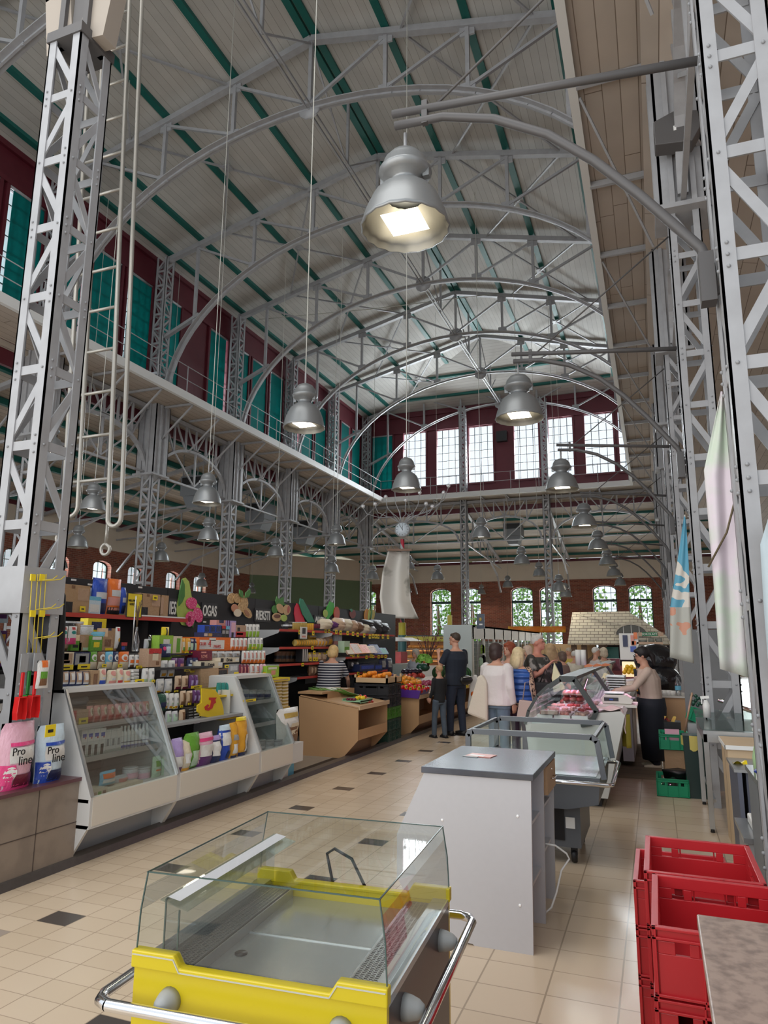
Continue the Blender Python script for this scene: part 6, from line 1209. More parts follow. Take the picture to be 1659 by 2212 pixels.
# paper towels, orange trays and stacked steel trays on the hoods
o = thing('towel_rolls', 'stack of white paper towel rolls standing on the second butcher hood', 'towel rolls', on(1250, 1452, 1, 12.6)); o.location.z = 1.30
for dx in (0, .09): MB().lathe([(0, 0), (.045, 0), (.045, .26), (0, .26)], (dx, 0, 0), 14).build('roll', MW, o)
for i in range(6): tag(MB().box((-.72, 11.0, 1.0 + i * .035 + .0), (-.45, 11.5, 1.02 + i * .035)).build('steel_tray', M_INOX, bev=.004), 'shallow steel tray in the stack left of the seller', 'tray', 'stacked steel trays')
for i in range(3): q = MB(); q.prism([(0, 0), (.1, .01), (.14, .03), (.06, .05), (.01, .03)], 1, 0, .1); o = q.build('orange_package', mat('pack_orange', (.65, .2, .08), .5), label='crumpled orange package lying on the butcher hood, ' + ('left', 'middle', 'right')[i], cat='package', group='orange packages'); o.location = (-1.0 + .1 * i, 10.8 + .3 * i, 1.32)
# ------------------------------------------------------------------ things behind the seller
M_BAG = mat('black_bin_liner', (.01, .01, .012), .16, bump=1., ns=7)
for i, (x, y, z, a, b, c) in enumerate(((-.02, 12.7, 1.40, .34, .3, .27), (.05, 12.6, 1.08, .31, .3, .26), (.03, 12.6, .74, .33, .3, .26))):
    tag(MB().ball((x, y, z), (a, b, c), 20, 14).build('bin_bag', M_BAG), 'glossy black plastic sack heaped behind the seller, ' + ('topmost', 'middle', 'lowest')[i], 'bag', 'black sacks')
o = thing('kitchen_counter', 'wooden side counter with cups behind the seller', 'counter'); MB().box((.0, 11.2, 0), (.42, 12.1, .9)).build('body', M_WD2, o); MB().box((-.02, 11.18, .9), (.44, 12.1, .925)).build('top', mat('counter_white', (.6, .58, .55), .5), o)
for i in range(7): o = MB().lathe([(0, 0), (.03, 0), (.04, .07), (.036, .07), (.028, .01), (0, .01)], n=12).build('cup', MW, label='small white cup on the side counter behind the seller', cat='cup', group='cups on the side counter'); o.location = (.03 + .055 * (i % 4), 11.25 + .09 * (i // 4), .926)
o = thing('water_bottle', 'clear plastic water bottle on the side counter', 'bottle', (.27, 11.3, .926)); MB().lathe([(0, 0), (.04, 0), (.042, .18), (.015, .24), (.015, .26), (0, .26)], n=14).build('bottle', FILM, o); MB().lathe([(.043, .08), (.043, .14)], n=14).build('label_band', pm('sky'), o)
tag(MB().box((.31, 9.9, .78), (.95, 9.96, 1.85)).build('grey_partition', mat('partition_grey', (.17, .175, .18), .5, noise=.08)), 'grey partition board behind the second column', 'partition')
tag(MB().box((.30, 9.3, .0), (.9, 9.85, .74)).build('steel_unit', M_INOX), 'low steel unit under the grey partition', 'unit')
g3 = crate('plastic_crate', 'green plastic crate tilted against the grey partition', .33, 9.45, .76, .2, .3, .16, M_GC); g3.rotation_euler = (0, .35, .1)
m_ = MB(); r_ = random.Random(8); [m_.ball((.35 + .12 * r_.random(), 9.2 + .1 * r_.random(), .95 + .12 * r_.random()), .022, 6, 4) for _ in range(14)]; m_.build('dark_greens', pm('dgreen'), label='bunch of dark leaves standing on the steel unit', cat='greens', kind='stuff')
tag(MB().tube([(.26, 9.25, .64), (.37, 9.2, 1.1)], .012, 6).build('broom_stick', pm('tan')), 'brown broom stick before the green crate', 'broom')
tag(MB().lathe([(.0, 0), (.025, 0), (.025, .4), (0, .4)], (.0, 0, 0), 10).build('steel_faucet', M_CHROME), 'chrome handle slanting behind the second column', 'handle'); bpy.data.objects['steel_faucet'].location = (.62, 8.9, 1.05); bpy.data.objects['steel_faucet'].rotation_euler = (0, 1.9, 0)
m_ = MB(); m_.grid(lambda u, v: (.05 + .14 * u, 9.98 + .06 * v, .70 + .05 * sin(7 * u + 2 * v)), 8, 6); m_.build('coloured_rag', paint('rag_print', (.6, .45, .1), (.6, .05, .1), 12, .9), label='yellow and pink rag heaped on a black stool', cat='rag'); tag(MB().box((.04, 9.95, 0), (.24, 10.2, .68)).build('black_stool', M_BLACK), 'black box stool carrying the coloured rag', 'stool')
# ------------------------------------------------------------------ beech stand with slanted top
ws = thing('vegetable_stand', 'beech veneer stand with slanted top and open shelf, holding spring onions', 'stand')
EPW = [(-5.0, .86), (-4.04, .72), (-4.04, .28), (-4.30, 0), (-4.96, 0)]
for y in (9.5, 10.66): MB().prism(EPW, 1, y, y + .022).build('end_panel', M_WD2, ws)
MB().quad((-4.98, 9.5, .865), (-4.03, 9.5, .722), (-4.03, 10.69, .722), (-4.98, 10.69, .865)).build('slanted_top', M_WD2, ws, solid=.018)
MB().box((-4.03, 9.49, .70), (-4.01, 10.70, .76)).build('front_lip', mat('lip_wood', (.60, .42, .26), .45), ws)
MB().box((-4.9, 9.52, .30), (-4.06, 10.66, .32)).build('shelf', M_WD2, ws); MB().box((-4.06, 9.52, .28), (-4.04, 10.66, .42)).build('shelf_lip', M_WD2, ws)
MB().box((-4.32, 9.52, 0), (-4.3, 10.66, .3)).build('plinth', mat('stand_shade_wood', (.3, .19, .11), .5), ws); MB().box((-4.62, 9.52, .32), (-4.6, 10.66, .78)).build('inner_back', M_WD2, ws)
MB().box((-5.02, 9.5, .90), (-4.62, 10.69, .93)).box((-4.64, 9.72, .82), (-4.62, 10.69, .9)).build('raised_board', M_WD2, ws)
def onp(cr, x, y, X): return on(*px(cr, x, y), 0, X)
p = onp('b', 850, 1120, -4.55); o = tag(MB().grid(lambda u, v: (-4.95 + .3 * v, 9.85 + .7 * u, .935 + .008 * sin(9 * u + 4 * v)), 8, 5).build('white_paper', MW), 'white paper sheet under the spring onions', 'paper')
m_ = MB(); r_ = random.Random(11)
for i in range(26): a = r_.uniform(-.08, .08); m_.tube([(-4.45 + a, 10.45, .80 + .02 * r_.random()), (-4.62 + a * 2, 10.1, .90), (-4.75 + a * 3, 9.75 + r_.uniform(-.1, .1), .95 + r_.uniform(0, .05))], [.009, .006, .002], 5)
m_.build('spring_onions', mat('onion_green', (.13, .30, .05), .5), label='bunch of spring onions lying on the beech stand', cat='spring onions')
tr = tag(MB().box((-4.42, 9.78, .785), (-4.12, 10.25, .80)).box((-4.42, 9.78, .785), (-4.41, 10.25, .83)).box((-4.13, 9.78, .77), (-4.12, 10.25, .82)).build('mint_tray', mat('tray_mint', (.25, .48, .30), .4)), 'mint green tray of vegetables on the beech stand', 'tray')
def blob(nm, p, r, m_, lab, grp=None, cat=None, sc=None, dim=0, stem=None, key=None):
    k_ = key or (nm, str(m_.name), r if isinstance(r, float) else tuple(r))
    if k_ in BL: o = dup(BL[k_], V(p), rz=rnd.uniform(0, 6))
    else:
        q = MB(); rr = (r, r, r) if isinstance(r, float) else r
        q.ball((0, 0, 0), rr, 12, 8)
        if dim: q.v = [(x * (1 + dim * cos(5 * atan2(y, x))), y * (1 + dim * cos(5 * atan2(y, x))), z - .25 * rr[2] * max(0, 1 - (x * x + y * y) / (rr[0] ** 2 * .3)) * (z > 0)) for x, y, z in q.v]
        o = q.build(nm, m_); o.location = p; BL[k_] = o
        if stem: MB().tube([(0, 0, rr[2] * .7), (.004, 0, rr[2] * 1.15)], .004, 5).build('stem', pm('green'), o)
    if 'group' in o: del o['group']
    return tag(o, lab, cat or nm.replace('_', ' '), grp)
BL = {}
MO, MR, MON, MY2 = mat('fruit_orange', (.80, .25, .01), .4, bump=.15, ns=60), mat('pepper_red', (.55, .015, .012), .2), mat('red_onion', (.28, .03, .08), .3, noise=.3, ns=20), mat('pepper_yellow', (.78, .50, .02), .22)
for i in range(6): blob('radish', (-4.36 + .05 * (i % 3), 9.84 + .05 * (i // 3), .815), .022, pm('maroon'), 'small dark radish in the mint tray', 'radishes in the mint tray', 'radish')
for i, (x, y) in enumerate(((-4.27, 10.0), (-4.22, 10.08), (-4.29, 10.12))): blob('pepper', (x, y, .825), (.035, .05, .035), MY2, 'yellow pepper in the mint tray', 'yellow peppers in the mint tray', dim=.1, stem=1)
for i, (x, y) in enumerate(((-4.30, 10.2), (-4.35, 10.3), (-4.25, 10.25))): blob('red_vegetable', (x, y, .83), (.03, .035, .03), MR, 'red vegetable behind the yellow peppers', 'red vegetables in the tray', 'vegetable')
for i, (x, y) in enumerate(((-4.14, 10.12), (-4.13, 10.22))): blob('tomato', (x, y, .765), (.032, .04, .028), mat('dark_tomato', (.32, .03, .02), .3), 'dark red tomato on the stand lip, ' + ('near', 'far')[i], 'tomatoes on the lip', 'tomato')
# ------------------------------------------------------------------ long wall shelves of the vegetable stall
XF = -5.45
M_SHG = mat('shelf_bracket_grey', (.42, .43, .44), .45)
def vshelf(cr, x0, y0, x1, y1, lab, X=XF, edge='shelf_red', dp=.5):
    a = onp(cr, x0, y0, X); b = onp(cr, x1, y1, X); z = (a.z + b.z) / 2
    o = thing('wall_shelf', lab, 'shelf'); MB().box((-5.98, a.y, z - .02), (X, b.y, z)).build('board', M_SHG, o)
    MB().box((X, a.y, z - .025), (X + .01, b.y, z + .012)).build('price_rail', mat(edge, (.50, .05, .035), .45), o)
    for y in (a.y, b.y - .03): MB().prism([(-5.98, z - .02), (X, z - .02), (X - .02, z - .05), (-5.78, z - .15), (-5.98, z - .17)], 1, y, y + .012).build('bracket', M_SHG, o)
    return z, a.y, b.y
vshelf('v', 20, 478, 700, 500, 'top vegetable stall shelf carrying jars, left part'); vshelf('v', 700, 500, 1490, 562, 'top vegetable stall shelf carrying bagged goods', X=-5.3)
vshelf('v', 20, 690, 870, 712, 'middle vegetable stall shelf with yellow packs'); vshelf('v', 870, 800, 1400, 838, 'tilted tray shelf of the vegetable stall, right part', X=-5.2)
vshelf('v', 20, 895, 760, 912, 'lower vegetable stall shelf with bagged grains'); vshelf('v', 900, 1020, 1400, 1010, 'lowest visible shelf with blue crates', X=-5.2); vshelf('v', 250, 1065, 700, 1075, 'bottom grey shelf behind the striped woman')
def vi(b_, d_, lab, grp=None, X=XF, d=.12, tilt=0): return item('v', b_, X, d_, lab, grp, d, tilt)
def vrow(x0, x1, y0, y1, n, d_, lab, grp, X=XF, d=.12, slope=0, tilt=0): row('v', x0, x1, y0, y1, n, X, d_, lab, grp, d, .04, tilt, slope)
vrow(130, 200, 380, 455, 2, ('jar', 'black', ((0, .3, 1, .6, 'silver'),)), 'black jar with a grey label at the left end of the top shelf', 'black jars')
vrow(205, 385, 375, 478, 7, ('jar', 'gold', ((0, .88, 1, .98, 'silver'),)), 'greenish gold jar on the top vegetable shelf', 'gold jars')
vrow(388, 472, 395, 488, 3, ('jar', 'amber', ((0, .88, 1, .98, 'yellow'),)), 'amber jar with yellow content on the top vegetable shelf', 'amber jars')
vrow(475, 640, 398, 458, 6, ('jar', 'maroon', ((0, .88, 1, .98, 'black'),)), 'dark red jar on the top vegetable shelf', 'dark red jars')
for i, (x0, y0, x1, y1, c_) in enumerate(((640, 335, 760, 470, 'cream'), (738, 362, 830, 466, 'purple'), (800, 322, 925, 490, 'beige'), (890, 335, 1015, 488, 'cream'), (1000, 350, 1075, 500, 'tan'), (1060, 370, 1150, 515, 'brown'), (1140, 400, 1230, 525, 'cream'), (1150, 345, 1290, 450, 'black'), (1220, 420, 1300, 535, 'grey'), (1255, 345, 1400, 545, 'black'), (1375, 388, 1482, 552, 'black'))):
    o = vi((x0, y0, x1, y1), ('sack', c_, ()), 'tied bag of %s goods on the top shelf, number %s from the left' % ({'cream': 'pale', 'purple': 'purple', 'beige': 'beige', 'tan': 'tan', 'brown': 'brown', 'black': 'dark', 'grey': 'grey'}[c_], ('one', 'two', 'three', 'four', 'five', 'six', 'seven', 'eight', 'nine', 'ten', 'eleven')[i]), X=-5.3 - .04 * (i % 2), d=.3)
vi((290, 440, 375, 590), ('box', 'white', ((.25, .4, .75, .9, 'black'), (.2, .1, .8, .25, 'rose'))), 'white poster with a black figure hung from the top shelf', X=XF + .03, d=.01)
vrow(250, 525, 600, 685, 9, ('pouch', 'gold', ((.2, .1, .8, .9, 'amber'),)), 'yellow pasta pack on the middle shelf', 'yellow packs on the middle shelf', X=XF)
vrow(425, 650, 540, 600, 5, ('sack', 'amber', ((.1, .5, .9, .9, 'cream'),)), 'orange and white bag behind the yellow packs', 'orange and white bags', X=XF - .15)
vrow(530, 650, 580, 688, 3, ('pouch', 'beige', ((.2, .1, .8, .6, 'amber'),)), 'beige snack bag on the middle shelf', 'beige snack bags'); vi((650, 545, 728, 676), ('pouch', 'tan', ((.2, .1, .8, .6, 'amber'),)), 'tan snack bag next to the white jar'); vrow(745, 840, 540, 700, 2, ('jar', 'silver', ((0, .2, 1, .5, 'rose'),)), 'grey jar with a pink label on the middle shelf', 'grey jars')
vi((848, 620, 920, 770), ('box', 'mint', ((.1, .2, .9, .5, 'green'),)), 'pale green carton beside the tilted trays', X=-5.2)
for i, (x0, y0, x1, y1, c_, c2) in enumerate(((905, 625, 1010, 785, 'tan', 'cream'), (985, 625, 1110, 780, 'orange', 'tan'), (1085, 640, 1200, 775, 'amber', 'orange'), (1160, 660, 1285, 775, 'brown', 'tan'), (1240, 640, 1345, 785, 'blue', 'navy'), (1330, 690, 1425, 785, 'blue', 'teal'))):
    vi((x0, y0, x1, y1), ('box', c_, ((.06, .05, .94, .95, c2),)), 'tilted shelf tray with %s edge, number %s from the left' % ({'tan': 'tan', 'orange': 'orange', 'amber': 'amber', 'brown': 'brown', 'blue': 'blue'}[c_], ('one', 'two', 'three', 'four', 'five', 'six')[i]), X=-5.15, d=.03, tilt=-.6)
vrow(10, 300, 752, 888, 5, ('jar', 'brown', ((0, .3, 1, .6, 'black'),)), 'dark brown jar in the shade of the third shelf', 'dark brown jars', X=XF - .2); vrow(310, 385, 690, 888, 3, ('box', 'black', ((.3, .02, .7, .98, 'white'),)), 'black and white striped slim box', 'striped slim boxes')
vrow(395, 650, 765, 886, 4, ('sack', 'tan', ((.1, .3, .9, .8, 'beige'), (.3, .75, .6, .95, 'yellow'))), 'bag of grains with a yellow tag on the third shelf', 'grain bags on the third shelf')
vrow(435, 640, 930, 1062, 5, ('sack', 'brown', ((.2, .2, .8, .8, 'tan'),)), 'small brown bag on the shelf above the striped woman', 'small brown bags', X=XF)
vrow(930, 1060, 860, 980, 2, ('sack', 'black', ((.3, .3, .7, .7, 'silver'),)), 'dark bag with white glints above the blue crates', 'dark bags', X=-5.25); vrow(1330, 1490, 840, 1005, 2, ('sack', 'navy', ((.2, .3, .8, .8, 'grey'),)), 'crumpled blue grey bag at the end of the shelf', 'blue grey bags', X=-5.2)  # silver panel paints the glints into the dark bags' colour
for i, (x0, x1) in enumerate(((1050, 1245), (1240, 1340))): vi((x0, 915, x1, 1005), ('box', 'navy', ((.1, .3, .9, .8, 'blue'),)), 'dark blue produce crate on the lowest shelf, ' + ('left', 'right')[i], X=-5.15, d=.3)
for (x, y) in ((280, 480), (452, 492), (612, 462), (655, 468), (748, 475), (803, 485), (893, 490), (962, 500), (1022, 510), (1105, 520), (1178, 535), (1218, 530), (1252, 532), (1285, 535), (1345, 535), (1410, 540), (442, 685), (688, 675), (820, 685), (465, 745), (635, 745), (935, 765), (965, 785), (1027, 785), (1135, 805), (1190, 790), (1220, 795), (1290, 800), (1332, 790), (1378, 795), (318, 900), (418, 830), (465, 830), (498, 830), (1030, 1015), (1105, 1008), (1150, 1015), (1208, 1005)):
    tagp('v', x - 14, y, x + 14, y + 55 if y < 560 else y + 45, (-5.286 if y < 600 else -5.186) if x > 700 and not 640 < y < 700 else XF + .012, 'small yellow price tag on the vegetable stall rails', 'yellow price tags of the vegetable stall')
# ------------------------------------------------------------------ crates with oranges, fruit stand
MBK = mat('black_crate_plastic', (.018, .018, .022), .4); MDG = mat('dark_green_crate', (.02, .06, .045), .4); MGR = mat('mid_green_crate', (.06, .20, .02), .4)
base_c = {}
for i, (mt, nm) in enumerate(((MDG, 'dark green'), (MDG, 'dark green'), (MGR, 'bright green'), (MBK, 'black'), (MBK, 'black'))):
    lab = '%s slatted plastic crate in the stack by the fruit stand, %s' % (nm, ('bottom', 'second from the floor', 'middle', 'second from the top', 'topmost')[i])
    if mt.name in base_c: dup(base_c[mt.name], (-4.78, 11.08, .03 + .19 * i), label=lab)
    else: base_c[mt.name] = crate('plastic_crate', lab, -4.78, 11.08, .03 + .19 * i, .60, .62, .185, mt, 'crates by the fruit stand', slots=9)
for i in range(4): dup(base_c[MBK.name], (-5.5, 11.2, .03 + .19 * i + .1), label='black slatted crate in the rear stack, ' + ('bottom', 'second from the floor', 'third from the floor', 'topmost')[i], group='rear black crates')
def woodcrate(x, y, z, w_, l_, lab):
    o = thing('wooden_crate', lab, 'crate', (x, y, z)); mw = mat('crate_wood', (.58, .40, .23), .6)
    m_ = MB(); m_.box((0, 0, 0), (w_, l_, .01)); m_.box((0, 0, 0), (w_, .01, .09)); m_.box((0, l_ - .01, 0), (w_, l_, .09)); m_.box((0, 0, 0), (.01, l_, .09)); m_.box((w_ - .01, 0, 0), (w_, l_, .09)); m_.build('slats', mw, o)
    for a in (0, w_ - .03):
        for b_ in (0, l_ - .03): MB().box((a, b_, 0), (a + .03, b_ + .03, .14)).build('corner_post', mw, o)
woodcrate(-4.80, 11.1, .985, .6, .40, 'wooden crate heaped with oranges on the black crates'); woodcrate(-4.80, 11.52, .985, .6, .3, 'second wooden crate behind the oranges')
for i in range(26): blob('orange', (-4.74 + .09 * (i % 6), 11.18 + .085 * (i // 6), 1.045 + .03 * (i % 3) + .02 * (6 - abs(i % 6 - 2.5)) * .3), .042, MO, 'orange in the wooden crate on the black crates', 'oranges in the wooden crate')
for i in range(22): blob('plum', (-4.9 + .075 * (i % 7), 11.95 + .07 * (i // 7), 1.06 + .02 * (i % 2)), .032, mat('plum_purple', (.06, .01, .05), .3), 'dark purple plum heaped behind the oranges', 'dark plums')
for i in range(16): blob('grape_cluster', (-4.95 + .09 * (i % 4), 12.5 + .09 * (i // 4), .98 + .02 * (i % 2)), .04, mat('grape_black', (.02, .01, .03), .3), 'black grapes in a low tray behind the crates', 'black grapes', 'grapes')
tag(MB().box((-5.15, 11.86, 0), (-4.5, 12.27, .99)).box((-5.1, 12.29, .8), (-4.55, 13.0, .93)).build('display_block', pm('black')), 'black block under the plums and grapes', 'display block')
fs = thing('fruit_stand', 'long beech fruit stand with open lower shelf behind the boy', 'stand')
EPF = [(-5.2, .86), (-4.04, .70), (-4.05, .22), (-4.27, 0), (-5.1, 0)]
for y in (12.3, 14.6, 17.0): MB().prism(EPF, 1, y, y + .03).build('end_panel', M_WD2, fs)
MB().quad((-5.2, 12.3, .86), (-4.04, 12.3, .70), (-4.04, 17.03, .70), (-5.2, 17.03, .86)).build('slanted_top', M_WD2, fs, solid=.02); MB().box((-4.05, 12.3, .66), (-4.02, 17.03, .73)).build('front_lip', mat('lip_wood', (.6, .42, .26)), fs)
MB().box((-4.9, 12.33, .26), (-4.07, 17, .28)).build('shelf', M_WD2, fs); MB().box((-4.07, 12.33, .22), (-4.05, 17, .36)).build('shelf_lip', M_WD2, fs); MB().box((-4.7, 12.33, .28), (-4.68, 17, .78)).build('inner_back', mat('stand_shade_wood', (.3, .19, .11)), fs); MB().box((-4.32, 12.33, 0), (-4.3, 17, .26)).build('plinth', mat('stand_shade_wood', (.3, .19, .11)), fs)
pc = thing('purple_basket', 'purple plastic basket overflowing with red peppers', 'basket', (-4.42, 12.25, .69)); MB().prism([(0, 0), (.38, -.02), (.42, .12), (-.02, .14)], 1, 0, .55).build('basket', mat('basket_purple', (.10, .03, .28), .4), pc)
def heap(nm, x0, x1, y0, y1, z, n, r, mt, lab, grp, cat=None, **k):
    for i in range(n):
        u, v = rnd.random(), rnd.random(); h = .06 * sin(pi * u) * sin(pi * v)
        blob(nm, (x0 + (x1 - x0) * u, y0 + (y1 - y0) * v, z + h + .02 * rnd.random() - (x0 + (x1 - x0) * u + 4.6) * .12), r, mt, lab, grp, cat, **k)
heap('red_pepper', -4.42, -4.02, 12.28, 12.8, .86, 34, .05, MR, 'glossy red pepper in the purple basket', 'red peppers', 'pepper', dim=.08, stem=1)
heap('orange_pepper', -4.75, -4.3, 12.5, 13.3, .93, 26, .052, MY2 if 0 else mat('pepper_orange', (.78, .28, .02), .25), 'orange pepper or tomato heaped behind the red peppers', 'orange peppers', 'pepper', dim=.08, stem=1)
heap('red_onion', -4.5, -4.05, 13.2, 14.4, .84, 40, .05, MON, 'shiny red onion heaped on the fruit stand', 'red onions', 'onion'); heap('apple', -4.9, -4.5, 13.4, 14.8, .92, 24, .045, mat('apple_red', (.40, .04, .03), .3), 'red apple at the back of the fruit stand', 'red apples')
for i, (x, y) in enumerate(((-4.3, 15.2), (-4.2, 15.55), (-4.45, 15.6), (-4.25, 15.95), (-4.4, 16.3))): blob('melon', (x, y, .86), (.12, .17, .11), mat('melon_yellow', (.60, .48, .18), .4), 'oval yellow melon on the fruit stand right of the man', 'yellow melons')
MWM = stripes('watermelon_rind', (.03, .12, .03), (.01, .04, .015), 0, .06)
for i, (x, y, z) in enumerate(((-4.6, 15.4, 1.0), (-4.55, 15.85, 1.0), (-4.5, 16.3, 1.0), (-4.3, 16.65, .95))): blob('watermelon', (x, y, z), .15, MWM, 'dark striped watermelon above the yellow melons', 'watermelons on the stand')
for i, (x, y) in enumerate(((-4.35, 16.0), (-4.4, 16.5))): blob('watermelon', (x, y, .44), .15, MWM, 'watermelon on the lower shelf of the fruit stand, ' + ('left', 'right')[i], 'watermelons on the lower shelf')
for i in range(9): blob('aubergine', (-5.0 + .1 * (i % 3), 14.2 + .24 * (i // 3) + .0, 1.06), (.05, .12, .05), mat('aubergine', (.015, .005, .02), .15), 'glossy dark aubergine heaped at the back of the fruit stand', 'aubergines')
for i in range(5): blob('melon_dark', (-4.95 + .16 * i * .5, 15.2, 1.12), (.1, .14, .09), pm('dgreen'), 'dark green marrow behind the heap', 'marrows', 'marrow') if i < 2 else None
m_ = MB(); r_ = random.Random(2); lp = on(915, 1430, 1, 14.6)
for i in range(70): a, b_ = r_.uniform(0, 6.28), r_.uniform(0, 1.4); d = V((cos(a) * sin(b_), sin(a) * sin(b_), cos(b_) * .8)) * .16; n_ = V((r_.uniform(-1, 1), r_.uniform(-1, 1), r_.uniform(-1, 1))).normalized() * .05; t_ = d.cross(n_).normalized() * .05; c0 = lp + d; m_.quad(c0 - n_ - t_, c0 + n_ - t_, c0 + n_ + t_, c0 - n_ + t_)
m_.build('lettuce_heap', mat('lettuce', (.18, .40, .06), .5, noise=.3), label='bright green lettuce heap behind the fruit stand', cat='lettuce', kind='stuff')
o = thing('flowering_branch', 'bare dark branch with small red blossoms standing behind the fruit', 'branch'); m_ = MB(); q = MB(); r_ = random.Random(6); rp = on(925, 1440, 1, 15)
for i in range(16):
    a, h = r_.uniform(-.5, .5), r_.uniform(.5, .95); e = rp + V((a, r_.uniform(-.1, .1), h)); mid = rp + V((a * .35, 0, h * .5)); m_.tube([rp, mid, e], [.012, .007, .003], 5)
    for j in range(3): q.ball(mid.lerp(e, .4 + .3 * j), .015, 6, 4)
m_.build('twigs', mat('dark_twig', (.06, .03, .02)), o); q.build('blossoms', pm('maroon'), o)
for i in range(5): tagp('f', 995 - i * 70, 910 + (i % 2) * 30, 1030 - i * 70, 960 + (i % 2) * 30, -4.0, 'yellow price card stuck in the fruit heaps', 'yellow cards in the fruit')
for i, x in enumerate((1010, 1027, 1042)): tagp('p', x - 3, 1472, x + 2, 1486, -4.0, 'yellow price card at the melons', 'yellow cards at the melons')
# ------------------------------------------------------------------ clock post and silver sail
YCP = 19.5; PX = on(869, 1300, 1, YCP).x
cp = thing('clock_post', 'striped barber style post carrying a round white clock, green at the foot', 'clock post', (PX, YCP, 0))
z_ = lambda y: on(869, y, 1, YCP).z
MB().lathe([(.13, 0), (.13, z_(1372))], n=14).build('green_post', mat('post_green', (.04, .12, .13), .4), cp); MB().lathe([(.11, z_(1385)), (.11, z_(1345))], n=14).build('yellow_collar', mat('collar_olive', (.42, .36, .03), .5), cp)
x = mat('barber_stripes', (.5, .02, .05), .4); t, b = base(x); o3, vec = xyz(t)
ang = math_(t, 'ARCTAN2', o3[1], o3[0]); ph = math_(t, 'FRACT', math_(t, 'ADD', math_(t, 'MULTIPLY', o3[2], 1.6), math_(t, 'DIVIDE', ang, 6.2832)))
t.links.new(mixc(t, math_(t, 'GREATER_THAN', ph, .4), (.45, .015, .04), mixc(t, math_(t, 'GREATER_THAN', ph, .75), (.02, .03, .03), (.4, .42, .43))), b.inputs['Base Color'])
MB().lathe([(.06, z_(1345)), (.06, z_(1165))], n=14).build('striped_pole', x, cp); m_ = MB(); m_.bar((0, 0, z_(1380)), (1.5, .0, z_(1380)), .14, .14); m_.bar((1.45, 0, z_(1375)), (1.45, 0, z_(1330)), .08, .12); m_.bar((-1.0, 0, z_(1382)), (0, 0, z_(1380)), .06, .1); m_.build('cross_arm', mat('collar_olive', (.42, .36, .03)), cp)
zc = z_(1144); cx = .04; m_ = MB(); m_.lathe([(0, -.1), (.22, -.1), (.24, -.02), (.215, .03), (0, .03)], (0, 0, zc), 28, (.25, -1, 0)); m_.build('clock_case', mat('clock_rim', (.35, .36, .37), .4), cp)
fd = V((.25, -1, 0)).normalized(); sd = V((0, 0, 1)).cross(fd).normalized() * -1; fc = V((0, 0, zc)) + fd * .034
MB().lathe([(0, 0), (.2, 0), (.2, .004), (0, .005)], fc, 28, fd).build('clock_face', mat('clock_face', (.70, .78, .85), .4), cp)
m_ = MB()
for i in range(12): a = 2 * pi * i / 12; d = sd * sin(a) + V((0, 0, 1)) * cos(a); m_.bar(fc + fd * .006 + d * .15, fc + fd * .006 + d * .18, .014, .004, fd)
for a, l_ in ((0, .12), (.55, .16)): d = sd * -sin(a) * -1 + V((0, 0, 1)) * cos(a); m_.bar(fc + fd * .008 - d * .03, fc + fd * .008 + d * l_, .014, .004, fd)
m_.build('hands_and_marks', M_BLACK, cp)
sp = thing('spider_lights', 'bunch of curled wires with small glass bulbs above the clock', 'lights', (PX, YCP, zc + .25)); m_ = MB(); q = MB()
for i, (dx, dz) in enumerate(((-.9, .55), (-.55, .75), (-.25, .95), (.1, .6), (.55, .8), (.95, .35), (1.3, .75), (1.45, .95), (-1.3, .5), (.75, .45))):
    m_.tube([(0, 0, -.1), (dx * .3, 0, .15), (dx * .6, .1, dz * .35), (dx * .9, 0, dz * .6), (dx, 0, dz)], .012, 5); MB().ball((dx, 0, dz + .05), .06, 10, 7).build('bulb', mat('bulb_glass', (.8, .8, .82), .1, .3), sp)
m_.build('wires', M_STEEL, sp)
x = paint('silver_foil', (.58, .55, .50), (.20, .19, .16), .9, .4, (.5, .58), m=.15)
S = [((838, 1190), (885, 1190)), ((826, 1235), (884, 1240)), ((820, 1290), (888, 1300)), ((826, 1334), (905, 1337))]
def fs_(u, v):
    i = min(2, int(v * 3)); t_ = v * 3 - i; a = V(P_(*S[i][0], 18.8)).lerp(P_(*S[i + 1][0], 18.8), t_); b_ = V(P_(*S[i][1], 18.8)).lerp(P_(*S[i + 1][1], 18.8), t_); q = a.lerp(b_, u); q.y += .35 * sin(pi * u) * .7; return q
o = thing('silver_sail', 'curved silver foil sail hanging beside the striped post', 'sail'); MB().grid(fs_, 14, 24).build('foil', x, o, solid=.01); a, b_ = P_(838, 1188, 18.8), P_(890, 1188, 18.8); MB().bar(a, b_, .08, .06).build('top_bar', pm('brown'), o); MB().bar((a + b_) / 2, (PX, YCP, a.z), .04, .04).build('hanging_arm', pm('brown'), o)
